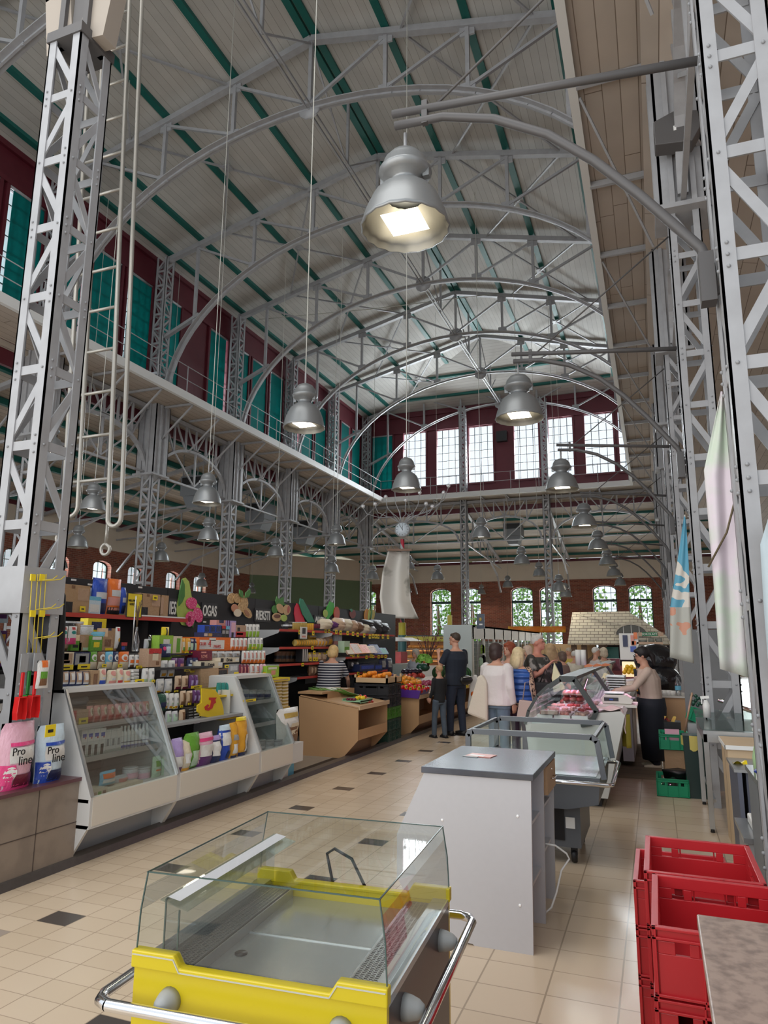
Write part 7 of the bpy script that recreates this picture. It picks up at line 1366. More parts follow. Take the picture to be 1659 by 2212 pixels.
# ------------------------------------------------------------------ lit bakery shelves, white kiosks and far stalls
bk = thing('bakery_shelves', 'warm lit bakery shelves behind the fruit, with loaves and pastries', 'shelves'); YBK = 23.
MLIT = mat('bakery_warm_light', (1, .5, .2), .6, emit=(1, .42, .12), es=1.1)
a, b_ = on(876, 1446, 1, YBK), on(962, 1382, 1, YBK); zt = on(870, 1372, 1, YBK).z
MB().box((a.x, YBK + .5, 0), (b_.x, YBK + .55, b_.z)).build('back_wall', mat('bakery_back', (.6, .3, .12), .7), bk); MB().box((a.x - .1, YBK - .1, b_.z), (b_.x + .1, YBK + .6, zt)).build('dark_canopy', pm('black'), bk)
for i in range(3): z = a.z + (b_.z - a.z) * i / 3; MB().box((a.x, YBK, z), (b_.x, YBK + .5, z + .03)).build('shelf', pm('tan'), bk); MB().box((a.x, YBK + .05, z + (b_.z - a.z) / 3 - .05), (b_.x, YBK + .1, z + (b_.z - a.z) / 3 - .03)).build('light_strip', MLIT, bk)
for i in range(36): z = a.z + (b_.z - a.z) * (i // 12) / 3 + .07; blob('loaf', (a.x + .12 + (b_.x - a.x - .2) * (i % 12) / 11, YBK + .2, z + .02), (.09, .13, .06), mat('bread_crust', (.62, .30, .08), .6, noise=.25), 'golden loaf on the lit bakery shelves', 'loaves on the bakery shelves')
tag(MB().box((a.x - 1.2, YBK - 1.5, 0), (b_.x + .5, YBK - .6, .95)).build('bakery_counter', mat('counter_white2', (.6, .58, .55), .4)), 'white front counter of the lit bakery', 'counter')
q0, q1 = on(838, 1432, 1, 17), on(866, 1408, 1, 17); tag(MB().box((q0.x, 17, q0.z), (q1.x, 17.5, q1.z)).build('red_box', pm('red')), 'bright red box between the shelves and the green post', 'box')
q0, q1 = on(815, 1386, 1, 17), on(898, 1377, 1, 17); tag(MB().prism([(q0.x, q0.z), (q1.x, q0.z + .02), (q1.x - .3, q1.z), (q0.x + .4, q1.z)], 1, 16.6, 17.6).build('white_awning', MW), 'flat white awning crossing the green post', 'awning')
q0, q1 = on(800, 1450, 1, 16.2), on(868, 1435, 1, 16.2); tag(MB().box((q0.x, 16.2, 0), (q1.x, 17.6, q1.z)).build('pale_counter', mat('pale_counter', (.5, .55, .52), .4)), 'pale counter behind the end of the wall shelves', 'counter')
kx0, kx1, kz = on(958, 1400, 1, 17.6).x, on(1019, 1400, 1, 17.6).x, on(958, 1350, 1, 17.6).z
ko = thing('white_kiosk', 'pale grey kiosk wall with glazed shutters receding behind the shoppers', 'kiosk'); MKW = mat('kiosk_grey', (.50, .56, .55), .5); MKF = mat('kiosk_frame', (.72, .74, .71), .5)
MB().box((kx0, 17.6, 0), (kx1, 17.7, kz)).build('end_wall', MKW, ko); MB().box((kx0, 17.7, kz - .05), (kx1, 29, kz)).build('roof_board', MKF, ko)
y = 17.7; i = 0
while y < 28.5:
    MB().box((kx1 - .05, y, 0), (kx1, y + .14, kz)).build('frame_post', MKF, ko); MB().box((kx1 - .05, y, .0), (kx1, y + 1.3, .5)).build('lower_panel', MKF, ko); MB().box((kx1 - .05, y, kz - .35), (kx1, y + 1.3, kz)).build('header_panel', MKF, ko)
    sh = MB(); [sh.box((kx1 - .04, y + .14, .55 + .11 * j), (kx1 - .03, y + 1.3, .56 + .11 * j)) for j in range(11)]; sh.box((kx1 - .045, y + .65, .5), (kx1 - .02, y + .7, kz - .3)); sh.build('shutter_bars', pm('grey'), ko); MB().box((kx1 - .4, y + .2, .5), (kx1 - .3, y + 1.2, kz - .4)).build('dark_interior', mat('kiosk_interior', (.30, .34, .32), .6), ko); y += 1.3
q0, q1 = on(917 + 82 - .5, 1432, 1, 17.5), on(1008, 1402, 1, 17.5); tag(MB().box((q0.x, 17.5, q0.z), (q0.x + .1, 17.605, q1.z)).build('payment_box', MW), 'small white wall box on the kiosk end', 'box'); tag(MB().box((q0.x, 17.44, q0.z), (q0.x + .1, 17.5, q0.z + .15)).build('payment_terminal', pm('navy')), 'navy terminal on the kiosk end wall', 'terminal')
for (x0, y0, x1, y1, Y_, c_, lab) in ((1038, 1393, 1047, 1412, 19, 'lime', 'bright green shirt hanging on the kiosk'), (1034, 1420, 1043, 1440, 18.6, 'mint', 'mint green shirt hanging lower on the kiosk'), (1040, 1415, 1049, 1445, 19, 'black', 'black shirt hanging beside the mint one')):
    a, b_ = on(x0, y1, 1, Y_), on(x1, y0, 1, Y_); tag(MB().prism([(a.x, a.z), (b_.x, a.z + .02), (b_.x, b_.z - .06), (b_.x - .03, b_.z), (a.x + .03, b_.z), (a.x, b_.z - .06)], 1, Y_, Y_ + .03).build('hanging_shirt', pm(c_)), lab, 'shirt')
a, b_ = on(1030, 1358, 1, 18), on(1046, 1326, 1, 18); o = tag(MB().box((a.x, 18, a.z), (b_.x, 18.03, b_.z)).build('blue_sign', mat('sign_navy', (.06, .08, .12), .4)), 'dark blue hanging sign above the kiosk', 'sign'); MB().bar((b_.x, 18.02, a.z + .05), (kx1 - .02, 18.02, kz - .03), .03, .03).build('sign_post', pm('grey'), o); MB().box((a.x + .07, 17.99, a.z + .09), (b_.x - .05, 18, a.z + .13)).build('white_word', MW, o); MB().ball(((a.x + b_.x) / 2, 17.99, b_.z - .14), (.04, .01, .05), 8, 6).build('gold_emblem', pm('gold'), o)
a, b_ = on(1098, 1366, 1, 29), on(1222, 1353, 1, 29); tag(MB().grid(lambda u, v: (a.x + (b_.x - a.x) * u, 29 + .1 * sin(12 * u), a.z + (b_.z - a.z) * v), 24, 3).build('orange_banner', paint('orange_banner_print', (.70, .20, .02), (.75, .48, .05), 2.5, .6), solid=.01), 'long orange banner strung before the far windows', 'banner')
# shingled stall
sh_ = thing('shingled_stall', 'stall with a big white shingled roof and eyebrow window', 'stall'); YS = 25.
R_ = lambda x, y, Y_: on(x, y, 1, Y_)
e0, e1 = R_(1226, 1391, YS), R_(1452, 1391, YS); t0, t1 = R_(1236, 1325, YS + 1.2), R_(1360, 1323, YS + 1.2); e1b = R_(1437, 1371, YS)
x = mat('white_shingles', (.70, .64, .52), .7); t, b = base(x); o3, vec = xyz(t)
cb = t.nodes.new('ShaderNodeCombineXYZ'); t.links.new(o3[0], cb.inputs[0]); t.links.new(o3[2], cb.inputs[1]); br_ = t.nodes.new('ShaderNodeTexBrick'); t.links.new(cb.outputs[0], br_.inputs[0]); br_.inputs['Scale'].default_value = 1
br_.inputs['Brick Width'].default_value = .26; br_.inputs['Row Height'].default_value = .105; br_.inputs['Mortar Size'].default_value = .008; br_.inputs['Color1'].default_value = (.72, .68, .56, 1); br_.inputs['Color2'].default_value = (.60, .56, .48, 1); br_.inputs['Mortar'].default_value = (.16, .13, .10, 1); t.links.new(br_.outputs[0], b.inputs['Base Color'])
hb = lambda t_: e0.lerp(t0, t_)
arch_c = (R_(1364, 1370, YS).x, R_(1364, 1371, YS).z)
m_ = MB(); m_.quad(e0, e1, e1b, t1, t0); m_.quad(t0, t1, t1 + V((0, 1.5, -1.0)), t0 + V((0, 1.5, -1.0))); m_.build('shingle_roof', x, sh_, solid=.05)
m_ = MB(); pts = [V((arch_c[0] + .52 * cos(pi * i / 12), YS + .15, arch_c[1] + .36 * sin(pi * i / 12))) for i in range(13)]; m_.path(pts, .06, .25, (0, 1, 0)); m_.build('eyebrow_frame', mat('eyebrow_white', (.65, .6, .5), .6), sh_)
MB().prism([(p.x, p.z) for p in pts], 1, YS + .1, YS + .2).build('eyebrow_window', mat('eyebrow_dark', (.05, .045, .03), .3), sh_); m_ = MB(); [m_.bar((arch_c[0] + d, YS + .09, arch_c[1]), (arch_c[0] + d, YS + .09, arch_c[1] + .34 * sqrt(1 - (d / .52) ** 2)), .02, .02) for d in (-.25, 0, .25)]; m_.build('eyebrow_bars', MW, sh_)
MPO = mat('stall_post_brown', (.13, .075, .045), .6)
for x_ in (1240, 1262, 1300, 1420): q = R_(x_, 1400, YS + .3); MB().box((q.x - .09, YS + .2, 0), (q.x + .09, YS + .4, e0.z)).build('post', MPO, sh_)
q = R_(1258, 1400, YS + .3); MB().bar((q.x, YS + .3, e0.z - .75), (q.x + .8, YS + .3, e0.z - .02), .1, .12).build('brace', MPO, sh_)
MB().box((e0.x + .9, YS + 1.6, 0), (e1.x, YS + 1.7, e0.z)).build('dark_back', mat('stall_dark', (.06, .045, .05), .7), sh_); MB().box((R_(1290, 1400, YS + 1.2).x, YS + 1.5, e0.z - .55), (R_(1335, 1400, YS + 1.2).x, YS + 1.55, e0.z - .1)).build('blue_patch', pm('teal'), sh_)
MB().box((R_(1295, 1400, YS).x, YS + .1, 0), (R_(1440, 1400, YS).x, YS + .5, .95)).build('front_counter', mat('stall_counter_red', (.30, .05, .06), .5), sh_)
tag(MB().box((e0.x - 1.9, YS + 1.5, 0), (e0.x + .8, YS + 1.6, e0.z)).build('ochre_screen', mat('ochre_screen', (.66, .46, .26), .7)), 'ochre partition left of the shingled stall', 'partition')
o = thing('potted_bamboo', 'slim green plant against the ochre partition', 'plant', R_(1211, 1440, YS + 1.2)); m_ = MB(); r_ = random.Random(9)
for i in range(30): a = r_.uniform(-.16, .16); h = r_.uniform(.1, .65); m_.bar((a * .3, 0, h - .1), (a, 0, h + .08), .03, .004)
m_.build('leaves', pm('dgreen'), o); MB().lathe([(0, -o.location.z), (.1, -o.location.z), (.12, 0), (0, 0)], n=10).build('pot', pm('brown'), o)
# goods rack before the stall: poster cabinet, green sign, pots
YR_ = 15.5
def bx(x0, y0, x1, y1, Y_, nm, mt, lab, cat, d=.3, par=None, grp=None):
    a, b_ = on(x0, y1, 1, Y_), on(x1, y0, 1, Y_); o = MB().box((a.x, Y_, a.z), (b_.x, Y_ + d, b_.z)).build(nm, mt, par)
    return tag(o, lab, cat, grp) if lab else o
o = bx(1340, 1368, 1378, 1425, YR_, 'poster_cabinet', MW, 'white cabinet with orange splashes and posters behind the seller', 'cabinet'); bx(1346, 1372, 1355, 1397, YR_ - .02, 'blue_poster', pm('navy'), None, None, .01, o)
for (x0, y0, x1, y1, c_) in ((1363, 1372, 1369, 1394, 'rose'), (1369, 1366, 1376, 1380, 'orange'), (1365, 1385, 1374, 1393, 'orange'), (1362, 1396, 1374, 1408, 'blue')): bx(x0, y0, x1, y1, YR_ - .03, 'colour_splash', pm(c_), None, None, .01, o)
o = bx(1378, 1366, 1433, 1374, YR_, 'sign_board', pm('tan'), 'long tan board with a green name sign reading SOKOLATE', 'sign', .04); g_ = bx(1387, 1366, 1420, 1374, YR_ - .03, 'green_plate', mat('sign_green', (.0, .18, .06), .4), None, None, .02, o); q = on(1403, 1370, 1, YR_ - .05); text('SOKOLATE', (q.x, q.y, q.z), .06, MW, RY, o, sx=1)
bx(1376, 1387, 1432, 1391, YR_, 'rack_shelf', pm('tan'), 'shelf board carrying grey pots behind the seller', 'shelf', .4)
for i, (x0, x1) in enumerate(((1376, 1398), (1400, 1414), (1416, 1431))):
    a, b_ = on(x0, 1387, 1, YR_ + .1), on(x1, 1378 if i else 1382, 1, YR_ + .1); r = (b_.x - a.x) / 2; tag(MB().lathe([(0, 0), (r * .9, 0), (r, b_.z - a.z), (0, b_.z - a.z)], ((a.x + b_.x) / 2, YR_ + .2, a.z), 18).build('grey_pot', mat('pot_grey', (.34, .36, .32), .5)), 'grey lidded pot on the rack shelf, ' + ('wide one', 'middle', 'right')[i], 'pot', 'grey pots')
bx(1380, 1395, 1440, 1425, YR_, 'storage_rack', pm('grey'), 'grey rack body above the black sacks', 'rack')
bx(1310, 1423, 1338, 1448, 17.5, 'red_box', pm('maroon'), 'dark red glass box left of the seller', 'box'); bx(1345, 1430, 1372, 1462, 14.2, 'lit_showcase', mat('lit_showcase', (.8, .7, .5), .5, emit=(1, .85, .5), es=.7), 'small lit showcase of yellow goods beside the seller', 'showcase')
for i in range(8): q = on(1349 + 3 * (i % 8), 1452 - 6 * (i % 3), 1, 14.15); blob('yellow_pastry', q, .04, MY2, 'round yellow item in the lit showcase', 'yellow items in the showcase', 'pastry')
# trees outside the far windows
r_ = random.Random(21)
for i in range(9):
    o = thing('tree', 'leafy green tree outside the far windows, number %s from the left' % ('one', 'two', 'three', 'four', 'five', 'six', 'seven', 'eight', 'nine')[i], 'tree', (-22 + 4.2 * i+ .0, 55 + (i % 2) * 4.5, 0), group='trees outside the far windows'); m_ = MB()
    for j in range(1300):
        a, b_, q = r_.uniform(0, 6.28), r_.uniform(0, 3.14), r_.uniform(.3, 1) ** .5; c0 = V((cos(a) * sin(b_) * 2.15 * q, sin(a) * sin(b_) * 2.0 * q, 4.2 + 4.0 * cos(b_) * q)); n_ = V((r_.uniform(-1, 1), r_.uniform(-1, 1), r_.uniform(-1, 1))).normalized() * .15; t_ = n_.orthogonal().normalized() * .13; m_.quad(c0 - n_, c0 - t_, c0 + n_, c0 + t_)
    m_.build('crown', mat('tree_leaves', (.18, .42, .06), .6, noise=.5, ns=1), o, nrm=False); MB().tube([(0, 0, 0), (.1, 0, 3), (0, 0, 5)], [.25, .2, .1], 8).build('trunk', pm('brown'), o)
MB().box((-60, 46, -.3), (60, 120, -.05)).build('ground_outside', mat('outside_grass', (.15, .25, .08), .9), kind='structure')
# ------------------------------------------------------------------ people
SKIN = mat('skin', (.56, .30, .21), .55, noise=.06, ns=6)
def remesh(o, vs, sm=4):
    d = o.modifiers.new('r', 'REMESH'); d.mode = 'VOXEL'; d.voxel_size = vs; d.use_smooth_shade = True
    if sm: e = o.modifiers.new('sm', 'SMOOTH'); e.factor = .5; e.iterations = sm
def ring_loft(m_, rings, n=18):
    "rings: (centre, rx, ry, yaw)"
    vs = []; fs = []; sm = m_.s; m_.s = True
    for c, rx, ry, yw in rings:
        for k in range(n): a = 2 * pi * k / n; x, y = rx * cos(a), ry * sin(a); vs.append(V(c) + V((x * cos(yw) - y * sin(yw), x * sin(yw) + y * cos(yw), 0)))
    for i in range(len(rings) - 1):
        for k in range(n): fs.append((i * n + k, i * n + (k + 1) % n, (i + 1) * n + (k + 1) % n, (i + 1) * n + k))
    fs += [tuple(range(n))[::-1], tuple((len(rings) - 1) * n + k for k in range(n))]; m_.add(vs, fs); m_.s = sm
def hand(m_, wrist, d, palm_n, L=.18, curl=.6, side=1):
    "palm with four unequal curling fingers and a thumb from its side"
    d = V(d).normalized(); nrm = V(palm_n).normalized(); nrm = (nrm - d * nrm.dot(d)).normalized(); s = d.cross(nrm) * side; w_ = V(wrist)
    pl = L * .5
    for t_ in (-.024, -.008, .008, .024): m_.tube([w_ + s * t_ * .6, w_ + d * pl * .5 + s * t_, w_ + d * pl + s * t_ * 1.15], [.017, .016, .013], 8)
    for t_, l_ in ((-.03, .72), (-.010, .9), (.010, 1.), (.030, .88)):
        p = w_ + d * pl + s * t_; c = curl; q = [p]; dd = d
        for seg in (.42, .32, .26):
            dd = (dd * cos(c * .55) + nrm * sin(c * .55)).normalized(); p = p + dd * (L * .5 * l_ * seg); q.append(p); c *= 1.2
        m_.tube(q, [.0095, .009, .008, .0065], 7)
    tb = w_ + d * pl * .25 + s * .03; m_.tube([tb, tb + (s * .8 + d * .7).normalized() * .035, tb + (s * .5 + d * .9 + nrm * .5).normalized() * .07], [.013, .011, .008], 7)
def person(lab, p, face, H, top, bottom, hair, hairc, arms, lean=0., sleeve='short', build=1., head=(0, 0), legs=(0, 0), skirt=None, vest=None, glasses=False, vs=.011, shoes='black', female=False, age=0, bangs=True, skin=None):
    """p: feet centre; face: yaw of facing direction (0 = +Y); arms: ((elbow, hand), (elbow, hand)) left/right offsets from the shoulder in the
    body frame (x right, y forward, z up); head = (yaw, pitch)"""
    sk = skin or SKIN; o = thing('person', lab, 'person', p, rz=face); k = H / 1.75; B_ = build
    hipz = .93 * k; shz = 1.395 * k; sw = (.155 if female else .178) * k * (1 + (B_ - 1) * .8); hw = .095 * k
    def lp(x, y, z):                                            # lean the upper body forward about the hips
        if z <= hipz: return V((x, y, z))
        dz = z - hipz; return V((x, y * cos(lean) + dz * sin(lean), hipz + dz * cos(lean) - y * sin(lean)))
    by = -.0
    body = MB()
    tors = [(.88, .15, .10), (.95, .16, .105), (1.05, .145, .095), (1.15, .15, .10), (1.28, .165, .11), (1.37, .168, .098), (1.42, .135, .085), (1.455, .085, .068), (1.49, .055, .055), (1.55, .05, .055)]
    bl = 1 + (B_ - 1) * 1.0; b2 = 1 + (B_ - 1) * .45
    R_t = [(lp(0, .0, z * k), rx * k * (bl if z < 1.45 else 1), ry * k * (bl if z < 1.45 else 1) * (1.15 if B_ > 1.1 and 1 < z < 1.3 else 1), 0) for z, rx, ry in tors]
    ring_loft(body, R_t)
    hc = lp(0, .02 * k, 1.625 * k); hy, hp = head; Rh = Matrix.Rotation(hy, 3, 'Z') @ Matrix.Rotation(-hp, 3, 'X') @ Matrix.Rotation(-lean * .6, 3, 'X')
    hx = lambda x, y, z: hc + Rh @ (V((x, y, z)) * k)
    body.ball(hc + Rh @ V((0, -.008, .02)) * k, (.074 * k, .092 * k, .095 * k), 16, 12, Rh); body.ball(hx(0, .018, -.045), (.058 * k, .068 * k, .072 * k), 14, 10, Rh)
    body.tube([hx(0, .085, .01), hx(0, .104, -.018)], [.010 * k, .017 * k], 7); body.ball(hx(0, .078, -.085), (.024 * k, .02 * k, .018 * k), 8, 6, Rh); body.ball(hx(0, .086, -.052), (.026 * k, .012 * k, .011 * k), 8, 6, Rh)
    for s in (-1, 1): body.ball(hx(s * .075, -.004, -.01), (.012 * k, .02 * k, .032 * k), 8, 6, Rh); body.ball(hx(s * .03, .078, .028), (.026 * k, .014 * k, .009 * k), 8, 6, Rh)
    body.tube([lp(0, -.005, 1.46 * k), hc + V((0, 0, -.06 * k))], [.058 * k, .052 * k], 12)
    legp = []
    for s, (yo) in ((-1, legs[0]), (1, legs[1])):
        hip = V((s * hw, 0, hipz - .02)); kn = V((s * (hw + .005), yo * .55 + .02, .50 * k)); an = V((s * (hw + .01), yo, .085 * k)); legp.append((hip, kn, an))
        body.tube([hip, hip.lerp(kn, .5), kn, kn.lerp(an, .35), an], [.088 * k * B_, .076 * k * B_, .055 * k, .054 * k, .036 * k], 12)
        body.tube([an + V((0, -.05, -.05)) * k, an + V((0, .06, -.055)) * k, an + V((0, .15, -.062)) * k], [.032 * k, .034 * k, .024 * k], 10)
    arm = []
    for s, (el, hd) in ((-1, arms[0]), (1, arms[1])):
        sh = lp(s * sw, 0, shz); e = sh + V((s * abs(el[0]) if el[0] >= 0 else -s * abs(el[0]), el[1], el[2])) * k; h = sh + V((hd[0] * (1 if s > 0 else -1), hd[1], hd[2])) * k
        arm.append((sh, e, h)); body.ball(sh, .050 * k * b2, 10, 8); body.tube([sh, sh.lerp(e, .5), e, e.lerp(h, .35), h], [.050 * k * b2, .045 * k * b2, .037 * k, .038 * k, .024 * k], 10)
        d = (h - e).normalized(); hand(body, h, d, V((0, .3, -1)) if abs(d.z) < .7 else V((-s, .4, 0)), .175 * k, .75, s)
    b_ = body.build('body', sk, o, nrm=False); remesh(b_, vs)
    # clothes
    T = MB(); g = .014 * k
    hem = .84 if not vest else .86
    T_r = [(lp(0, 0, hem * k), .165 * k * bl + g, .112 * k * bl + g, 0)] + [(c, rx + g * 1.1, ry + g * 1.2, 0) for (c, rx, ry, _), (z, _, _) in zip(R_t, tors) if .9 < z < 1.44]
    if B_ > 1.1 or sleeve == 'jacket': T_r = [(c, rx * 1.06, ry * 1.12, y) for c, rx, ry, y in T_r]
    ring_loft(T, T_r)
    for (sh, e, h) in arm:
        T.ball(sh, .059 * k * b2, 12, 8)
        if sleeve == 'short': T.tube([sh, sh.lerp(e, .75)], [.060 * k * b2, .060 * k * b2], 12)
        elif sleeve in ('long', 'jacket'): r = 1.25 if sleeve == 'jacket' else 1; T.tube([sh, sh.lerp(e, .5), e, e.lerp(h, .5), h.lerp(e, .06)], [.062 * k * b2 * r, .058 * k * r, .05 * k * r, .045 * k * r, .04 * k * r], 12)
        elif sleeve == 'cap': T.tube([sh, sh.lerp(e, .35)], [.060 * k * b2, .056 * k * b2], 12)
    t_ = T.build('top', top, o, nrm=False); remesh(t_, vs, 5)
    L_ = MB(); ring_loft(L_, [(V((0, 0, .80 * k)), .165 * k * bl, .108 * k * bl, 0), (V((0, 0, .88 * k)), .168 * k * bl, .112 * k * bl, 0), (lp(0, 0, .97 * k), .16 * k * bl, .108 * k * bl, 0)])
    if skirt: ring_loft(L_, [(V((0, .02, skirt * k)), .23 * k * bl, .17 * k * bl, 0), (V((0, 0, .7 * k)), .185 * k * bl, .135 * k * bl, 0), (V((0, 0, .86 * k)), .17 * k * bl, .115 * k * bl, 0)])
    else:
        for hip, kn, an in legp: L_.tube([hip, hip.lerp(kn, .5), kn, kn.lerp(an, .5), an + V((0, 0, -.02))], [.100 * k * b2 * 1.04, .09 * k * b2, .073 * k, .068 * k, .06 * k], 12)
    l_ = L_.build('bottoms', bottom, o, nrm=False); remesh(l_, vs, 5)
    for hip, kn, an in legp:
        S_ = MB(); S_.tube([an + V((0, -.06, -.045)) * k, an + V((0, .05, -.045)) * k, an + V((0, .17, -.058)) * k], [.042 * k, .045 * k, .03 * k], 12); S_.box(an + V((-.04, -.09, -.085)) * k, an + V((.04, .18, -.07)) * k); q = S_.build('shoe', mat('shoe_' + shoes, PC[shoes], .5), o)
    if vest:
        Vv = MB(); ring_loft(Vv, [(lp(0, 0, .86 * k), .195 * k, .15 * k, 0)] + [(c, rx + .045 * k, ry + .05 * k, 0) for (c, rx, ry, _), (z, _, _) in zip(R_t, tors) if .9 < z < 1.44]); v_ = Vv.build('quilted_vest', vest, o, nrm=False); remesh(v_, vs, 5)
    # face details and hair
    F = MB(); [F.ball(hx(s * .03, .087, .012), (.011 * k, .007 * k, .006 * k), 8, 6, Rh) for s in (-1, 1)]; F.build('eyes', mat('eye_dark', (.03, .02, .02), .2), o)
    F = MB(); [F.tube([hx(s * .014, .094, .035), hx(s * .046, .083, .036)], .004 * k, 5) for s in (-1, 1)]; F.build('eyebrows', hairc, o)
    MB().ball(hx(0, .093, -.052), (.024 * k, .006 * k, .006 * k), 10, 6, Rh).build('lips', mat('lips', (.45, .13, .11), .5), o)
    if glasses:
        G = MB()
        for s in (-1, 1): G.tube([hx(s * .033 + .026 * cos(a), .105, .012 + .019 * sin(a)) for a in [2 * pi * i / 12 for i in range(13)]], .003 * k, 5); G.tube([hx(s * .058, .1, .016), hx(s * .078, .0, .01)], .003 * k, 5)
        G.build('glasses', M_BLACK, o)
    Hh = MB(); 
    if hair == 'short': Hh.ball(hx(0, -.022, .036), (.079 * k, .090 * k, .088 * k), 16, 12, Rh); Hh.ball(hx(0, .03, .075), (.062 * k, .052 * k, .035 * k), 14, 10, Rh)
    elif hair == 'bob':
        Hh.ball(hx(0, -.025, .035), (.100 * k, .108 * k, .104 * k), 16, 12, Rh); Hh.ball(hx(0, -.06, -.04), (.100 * k, .066 * k, .100 * k), 14, 10, Rh)
        for s in (-1, 1): Hh.ball(hx(s * .072, -.012, -.03), (.026 * k, .055 * k, .075 * k), 12, 8, Rh)
        Hh.ball(hx(0, .045, .078), (.066 * k, .045 * k, .036 * k), 12, 8, Rh)
    elif hair in ('long', 'tail'):
        Hh.ball(hx(0, -.028, .036), (.096 * k, .104 * k, .100 * k), 16, 12, Rh); Hh.ball(hx(0, .045, .08), (.066 * k, .045 * k, .036 * k), 12, 8, Rh)
        if hair == 'long':
            Hh.ball(hx(0, -.07, -.09), (.118 * k, .066 * k, .16 * k), 16, 12, Rh)
            for s in (-1, 1): Hh.ball(hx(s * .078, -.025, -.07), (.035 * k, .055 * k, .13 * k), 12, 8, Rh)
        else: Hh.tube([hx(0, -.1, .03), hx(.0, -.15, -.06), hx(.0, -.13, -.2)], [.04 * k, .045 * k, .015 * k], 10)
    elif hair == 'cap': Hh.ball(hx(0, -.015, .045), (.088 * k, .100 * k, .088 * k), 16, 12, Rh)
    h_ = Hh.build('hair', hairc, o, nrm=False); remesh(h_, vs * .8, 3)
    return o, arm, legp, hx
HA = lambda n, c: mat('hair_' + n, c, .6, noise=.35, ns=25)
def headpos(px_, Y_): return on(px_, 1400, 1, Y_).x
JEAN = mat('dark_jeans', (.018, .026, .05), .8, noise=.2, ns=15); JEANL = mat('light_jeans', (.13, .19, .26), .85, noise=.25, ns=12); JEANM = mat('grey_jeans', (.075, .10, .135), .85, noise=.3, ns=12)
BLK = mat('black_trousers', (.01, .012, .02), .8); STR = stripes('navy_stripes', (.55, .55, .57), (.012, .014, .03), 2, .042, .62)
hang = ((.04, .02, -.29), (.05, .08, -.54))
person('person in a navy and white striped T-shirt seen from behind, bending at the shelves', (-5.22, 10.95, 0), .15, 1.66, STR, BLK, 'bob', HA('blonde_bob', (.58, .40, .18)), (((.10, .10, -.27), (.06, .28, -.48)), ((.10, .10, -.27), (.06, .30, -.46))), lean=.42, build=1.28, female=True, head=(0, .3), vs=.011)
# man in dark shirt eating, with a bum bag, and the boy
mo, ma, _, hx_ = person('tall person in a dark blue T-shirt raising a hand to the mouth beside the fruit', (-3.50, 12.85, 0), 1.05, 1.86, mat('navy_tshirt', (.014, .02, .035), .85), JEAN, 'short', HA('brown_short', (.045, .03, .02)), (((.08, .10, -.25), (-.04, .26, -.02)), ((.08, .06, -.26), (-.06, .28, -.04))), build=1.2, head=(.35, 0), legs=(.05, -.06))
o = thing('bum_bag', 'black bum bag with a white zip on the tall person in dark blue', 'bag', (-3.36, 12.72, 1.0), rz=1.05); MB().ball((0, -.12, 0), (.16, .06, .085), 16, 10).build('pouch', mat('black_leather', (.012, .012, .013), .35), o); MB().tube([(-.12, -.17, .05), (.12, -.17, .06)], .006, 6).build('zip', MW, o)
o = thing('carrier_bag', 'white carrier bag with dark print and orange shape beside the tall person', 'bag', (-3.22, 13.2, .45)); MB().prism([(-.16, 0), (.20, .06), (.10, .42), (.03, .62), (-.03, .62), (-.10, .42)], 1, -.04, .04).build('bag', mat('white_plastic_bag', (.72, .70, .68), .35, bump=.3, ns=12), o, bev=.02); MB().ball((-.03, -.05, .27), (.05, .008, .05), 10, 6).build('orange_print', pm('orange'), o); text('UOL', (-3.18, 13.145, .60), .09, M_BLACK, (pi / 2, 0, .1), o)
person('child in a black top and grey jeans standing by the fruit stand', (-3.68, 12.38, 0), .95, 1.27, mat('black_sweater', (.012, .013, .016), .9), JEANM, 'short', HA('boy_blond', (.42, .26, .13)), (((.03, .02, -.26), (.04, .12, -.46)), ((.03, .02, -.26), (.03, .10, -.48))), sleeve='long', build=.92, head=(.2, -.05), legs=(.06, -.05), shoes='black')
WJ = mat('white_jacket', (.66, .62, .62), .6, bump=.5, ns=9)
person('person in a white jacket and light jeans with dark hair, seen from behind', (headpos(1072, 10.1) , 10.1, 0), -.45, 1.66, WJ, JEANL, 'bob', HA('dark_bob', (.035, .018, .016)), (((.06, -.02, -.29), (.08, .02, -.52)), ((.06, -.02, -.29), (.05, .06, -.54))), sleeve='jacket', build=1.36, female=True, head=(-.3, 0))
q = V((headpos(1034, 10.0), 9.95, .66)); o = thing('cloth_bag', 'cream cloth shopping bag hanging left of the white jacket', 'bag', q); m_ = MB(); m_.prism([(-.17, .02), (.13, -.08), (.13, .46), (.06, .56), (-.0, .54)], 1, -.05, .05); m_.build('bag', mat('cream_cloth', (.60, .55, .46), .8, bump=.3, ns=8), o, bev=.03)
person('person with auburn hair standing behind the white jacket', (headpos(1101, 11.0), 11.0, 0), 2.6, 1.68, mat('dull_pink_top', (.45, .28, .26), .8), BLK, 'bob', HA('auburn', (.24, .05, .02)), (hang, hang), sleeve='long', female=True, vs=.014)
VB = mat('blue_quilt', (.04, .12, .42), .35); t, b = base(VB); o3, vec = xyz(t); wv = math_(t, 'SINE', math_(t, 'MULTIPLY', o3[2], 75.)); bp = t.nodes.new('ShaderNodeBump'); bp.inputs['Strength'].default_value = .8; bp.inputs['Distance'].default_value = .02; t.links.new(wv, bp.inputs['Height']); t.links.new(bp.outputs[0], b.inputs['Normal'])
LEO = paint('leopard_print', (.50, .34, .24), (.04, .02, .02), 45, .8, (.5, .53))
